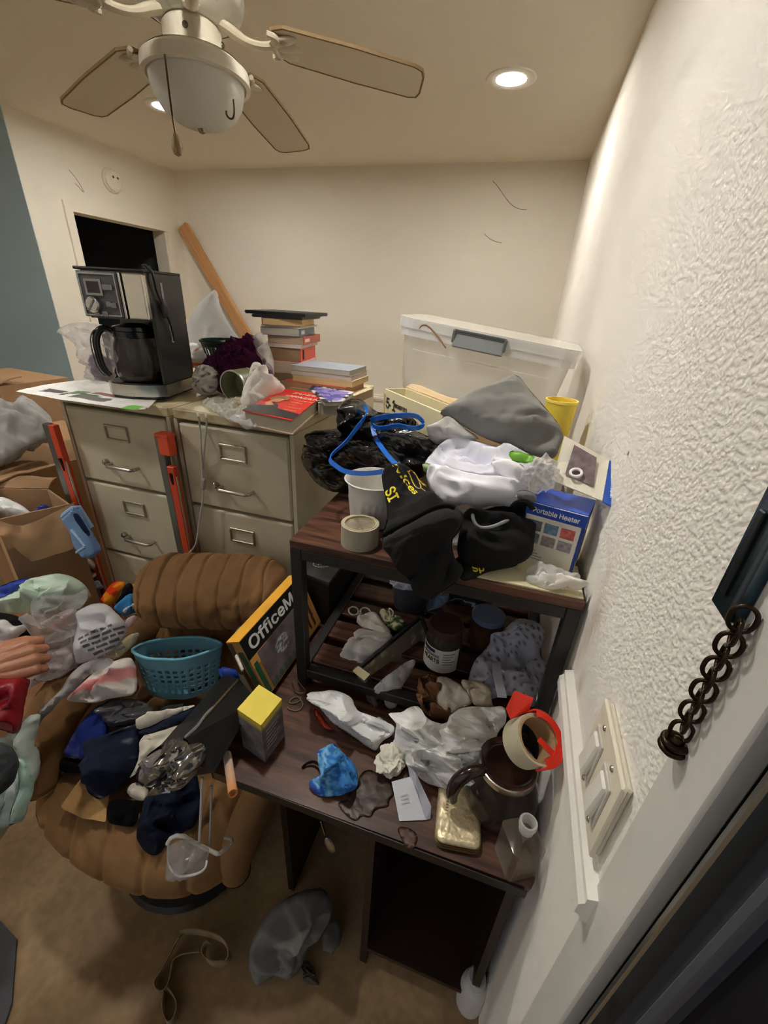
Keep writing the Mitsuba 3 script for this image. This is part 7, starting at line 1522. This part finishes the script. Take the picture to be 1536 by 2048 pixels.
part(per, 'body', limb(chains, [[(hp3(-.085, -.010, 0), .026), (hp3(-.085, .010, 0), .026), (hp3(.006, -.034, -.003), .0150), (hp3(.010, -.012, .002), .0165), (hp3(.010, .010, .002), .0165), (hp3(.004, .030, -.002), .0150)]]), 'satin', lambda v: sk * (1 + .25 * (meshkit.fbm(v * 40, 3, 2)[:, None] - .5)), smooth=True)
for k, (a, b, c) in enumerate(((.036, .028, -.038),)):
    part(per, 'fingernail', xf(lump((0, 0, 0), (.005, .0042, .0016), 0, 2, 1, 3), hp3(a + .004, b + .007, c + .010), R=np.stack([unit(hx - hy * .3), unit(hy + hx * .3), hz], 1)), 'gloss', (206, 158, 136), smooth=True)
# ================================================================ on the right wall
sw = thing('light_switch', 'double switch plate in cream plastic standing proud of the right wall, above the chair rail', 'switch plate')
py0, py1, pz0, pz1 = .338, .456, 1.048, 1.176
part(sw, 'back_box', box(.008, py1 - py0, pz1 - pz0, .003, (XR - .004, (py0 + py1) / 2, pz0)), 'satin', (210, 204, 190))
part(sw, 'plate', box(.006, py1 - py0 + .006, pz1 - pz0 + .006, .0025, (XR - .010, (py0 + py1) / 2, pz0 - .003)), 'satin', specks((224, 216, 196), (160, 150, 130), 40, .4, 3))
for y_ in (.370, .424):
    fr = part(sw, 'switch_frame', box(.003, .036, .072, .001, (XR - .0140, y_, (pz0 + pz1) / 2 - .036)), 'satin', (196, 192, 184))
    part(fr, 'rocker', xf(box(.010, .026, .058, .003, base=False), (XR - .0170, y_, (pz0 + pz1) / 2), ry=7), 'satin', (226, 222, 212))
for y_ in (.370, .424):
    for z_ in (pz0 + .014, pz1 - .014):
        part(sw, 'screw', lathe([(.0001, 0), (.004, 0), (.003, .002), (.0001, .002)], 12, (XR - .0130, y_, z_), ry=-90), 'metal', (180, 174, 160))
ck = thing('door_chain', 'dark steel door chain hanging from its slide bracket on the right wall', 'door chain')
cy_ = .318
part(ck, 'bracket', xf(box(.014, .030, .105, .003, base=False), V(*[0.187,0.328,1.474]), rx=0), 'metal', specks((44, 64, 78), (150, 160, 166), 60, .7, 3, .58), label='dark blue-grey slide bracket')
part(ck, 'bracket_slot', box(.004, .008, .07, .001, V(*[0.187,0.328,1.474]) + V(-.008, 0, -.035)), 'satin', (14, 18, 22))
part(ck, 'bracket_top', box(.010, .034, .005, .001, V(*[0.187,0.328,1.474]) + V(.003, 0, .053)), 'metal', (200, 186, 160))
def link(c, a, L=.0108, W_=.0075, r=.0017):
    g = np.linspace(0, 2 * np.pi, 28, endpoint=False)
    p = np.stack([W_ * np.cos(g) * np.cos(a), W_ * np.cos(g) * np.sin(a), L * np.sign(np.sin(g)) * np.abs(np.sin(g)) ** .8], 1)
    return tube(p + np.asarray(c), r, 8, closed=True)
c0, c1 = V(*[0.183,0.302,1.436]), V(*[0.185,0.305,1.313])
for k in range(11):
    t = k / 10
    part(ck, 'link', link(c0 + (c1 - c0) * t, 1.25 if k % 2 else -.35), 'metal', (62, 50, 38), smooth=True)
ed = c1 + V(0, 0, -.014)
part(ck, 'end_knob', cat(trimesh.creation.torus(.0085, .003, 24, 10).apply_translation(ed), trimesh.creation.torus(.0085, .003, 24, 10).apply_translation(ed + V(0, 0, -.007))), 'metal', (52, 40, 30), smooth=True)
part(ck, 'end_knob', lathe([(.0001, -.016), (.006, -.014), (.0075, -.004), (.004, .006), (.0001, .007)], 20, ed), 'metal', (60, 46, 34), smooth=True)
part('wall_right', 'nail_hole', box(.001, .006, .006, 0, (XR, .75, 1.42)), 'matte', (120, 116, 108))
for i, pts in enumerate(([[-0.377,3.499,2.362],[-0.31,3.499,2.302],[-0.252,3.499,2.247],[-0.133,3.499,2.209]], [[-0.389,3.499,2.072],[-0.332,3.499,2.036],[-0.262,3.499,2.02]])):
    part('wall_back', 'scuff', tube(pts, .0022, 4, n=16), 'matte', (160, 152, 136))
for i, pts in enumerate(([[-2.884,2.561,2.252],[-2.884,2.594,2.222],[-2.884,2.619,2.189],[-2.884,2.635,2.153]], [[-2.884,2.584,2.188],[-2.884,2.613,2.168],[-2.884,2.626,2.154]])):
    part('wall_left', 'scuff', tube(pts, .002, 4, n=16), 'matte', (150, 140, 124))

# ================================================================ floor and under the desk
one('plastic_bag', 'grey translucent plastic bag lying on the floor under the desk front', 'plastic bag', bag([[-0.415,0.372,0.03],[-0.414,0.4,0.07],[-0.391,0.445,0.13],[-0.354,0.474,0.15],[-0.301,0.503,0.17],[-0.256,0.518,0.17],[-0.221,0.504,0.15],[-0.223,0.477,0.12],[-0.241,0.45,0.09],[-0.267,0.428,0.07],[-0.267,0.398,0.04],[-0.295,0.368,0.02],[-0.324,0.38,0.02],[-0.346,0.355,0.015],[-0.362,0.344,0.012],[-0.4,0.357,0.015]], .05, .05, .008, .036, 9, 5, .08, (.5, -.4, .6), 2.5, lean=(0, -.5, .8)), 'thin_bag', vary((160, 156, 154), .08, 20, 2), smooth=50)
one('plastic_bag', 'smaller grey plastic bag flap beside the bag under the desk', 'plastic bag', bag([[-0.244,0.463,0.05],[-0.24,0.497,0.08],[-0.207,0.506,0.07],[-0.185,0.486,0.04],[-0.208,0.456,0.012],[-0.23,0.457,0.02]], .02, .02, .007, .02, 12, 3, .03, lean=(0, -.5, .8)), 'thin_bag', vary((146, 142, 140), .08, 20, 2), smooth=50)
one('lint_clump', 'grey clump of lint and threads on the floor right of the plastic bag', 'lint', bag([[-0.273,0.399,0.012],[-0.267,0.425,0.016],[-0.23,0.408,0.014],[-0.223,0.387,0.01],[-0.249,0.381,0.01]], .008, .006, .005, .02, 26, 4, .01, lean=(0, 0, 1), ruf=.6), 'matte', (90, 84, 76), smooth=50)
stp = thing('strap', 'beige webbing strap looped on the floor in front of the armchair', 'strap')
for k, (pts, sd) in enumerate((([[-0.61,0.353,0.05],[-0.565,0.369,0.055],[-0.521,0.374,0.06],[-0.475,0.369,0.055],[-0.462,0.353,0.04],[-0.483,0.338,0.03],[-0.518,0.338,0.03],[-0.529,0.35,0.045],[-0.521,0.362,0.055]], (0, 0, 1)),
                               ([[-0.605,0.352,0.05],[-0.615,0.317,0.03],[-0.618,0.284,0.022],[-0.617,0.261,0.02],[-0.587,0.257,0.02],[-0.588,0.28,0.02],[-0.598,0.307,0.03],[-0.571,0.331,0.03],[-0.537,0.347,0.03]], (.3, -.2, 1)),
                               ([[-0.584,0.258,0.018],[-0.573,0.24,0.016],[-0.552,0.221,0.015],[-0.53,0.218,0.015],[-0.528,0.233,0.016],[-0.552,0.255,0.018],[-0.576,0.261,0.018]], (0, 0, 1)))):
    part(stp, 'band', ribbon(pts, .036, .002, sd, 60), 'cloth', vary((142, 122, 94), .12, 60, k), smooth=40)
bt2 = thing('white_bottle', 'white plastic bottle standing on the floor under the right end of the desk', 'bottle')
bp = V(*[0.166,0.457,0.0]) + V(.0, .03, 0)
part(bt2, 'body', lathe([(.0001, 0), (.030, 0), (.033, .006), (.033, .10), (.030, .118), (.020, .128), (.020, .135)], 40, bp), 'satin', (206, 204, 200))
part(bt2, 'cap', lathe([(.0001, .132), (.022, .132), (.022, .155), (.019, .158), (.0001, .158)], 32, bp), 'satin', (190, 188, 184))
spn = thing('spoon', 'steel spoon stuck to the underside of the desk front, hanging down', 'spoon')
s0_ = V(*[-0.231,0.47,0.578])
part(spn, 'bowl', xf(lump((0, 0, 0), (.011, .0045, .030), 0, 2, 1, 4), [-0.215,0.47,0.528], R=rot(0, -14, 10)), 'steel', (190, 190, 192), smooth=True)
part(spn, 'handle', bar([-0.227,0.472,0.562], V(*[-0.237,0.474,0.604]), .006, .003, .001), 'steel', (180, 180, 182))
mt = one('floor_mat', 'dark grey sheet painted as a shadow on the floor at the lower left corner', 'mat', prism(Polygon([(-1.32, .26), (-1.04, .215), (-.93, .125), (-.86, .02), (-1.4, -.2)]), .008, .0005), 'matte', vary((84, 84, 88), .15, 60, 3), smooth=30)  # flat dark sheet standing in for a cast shadow on the floor
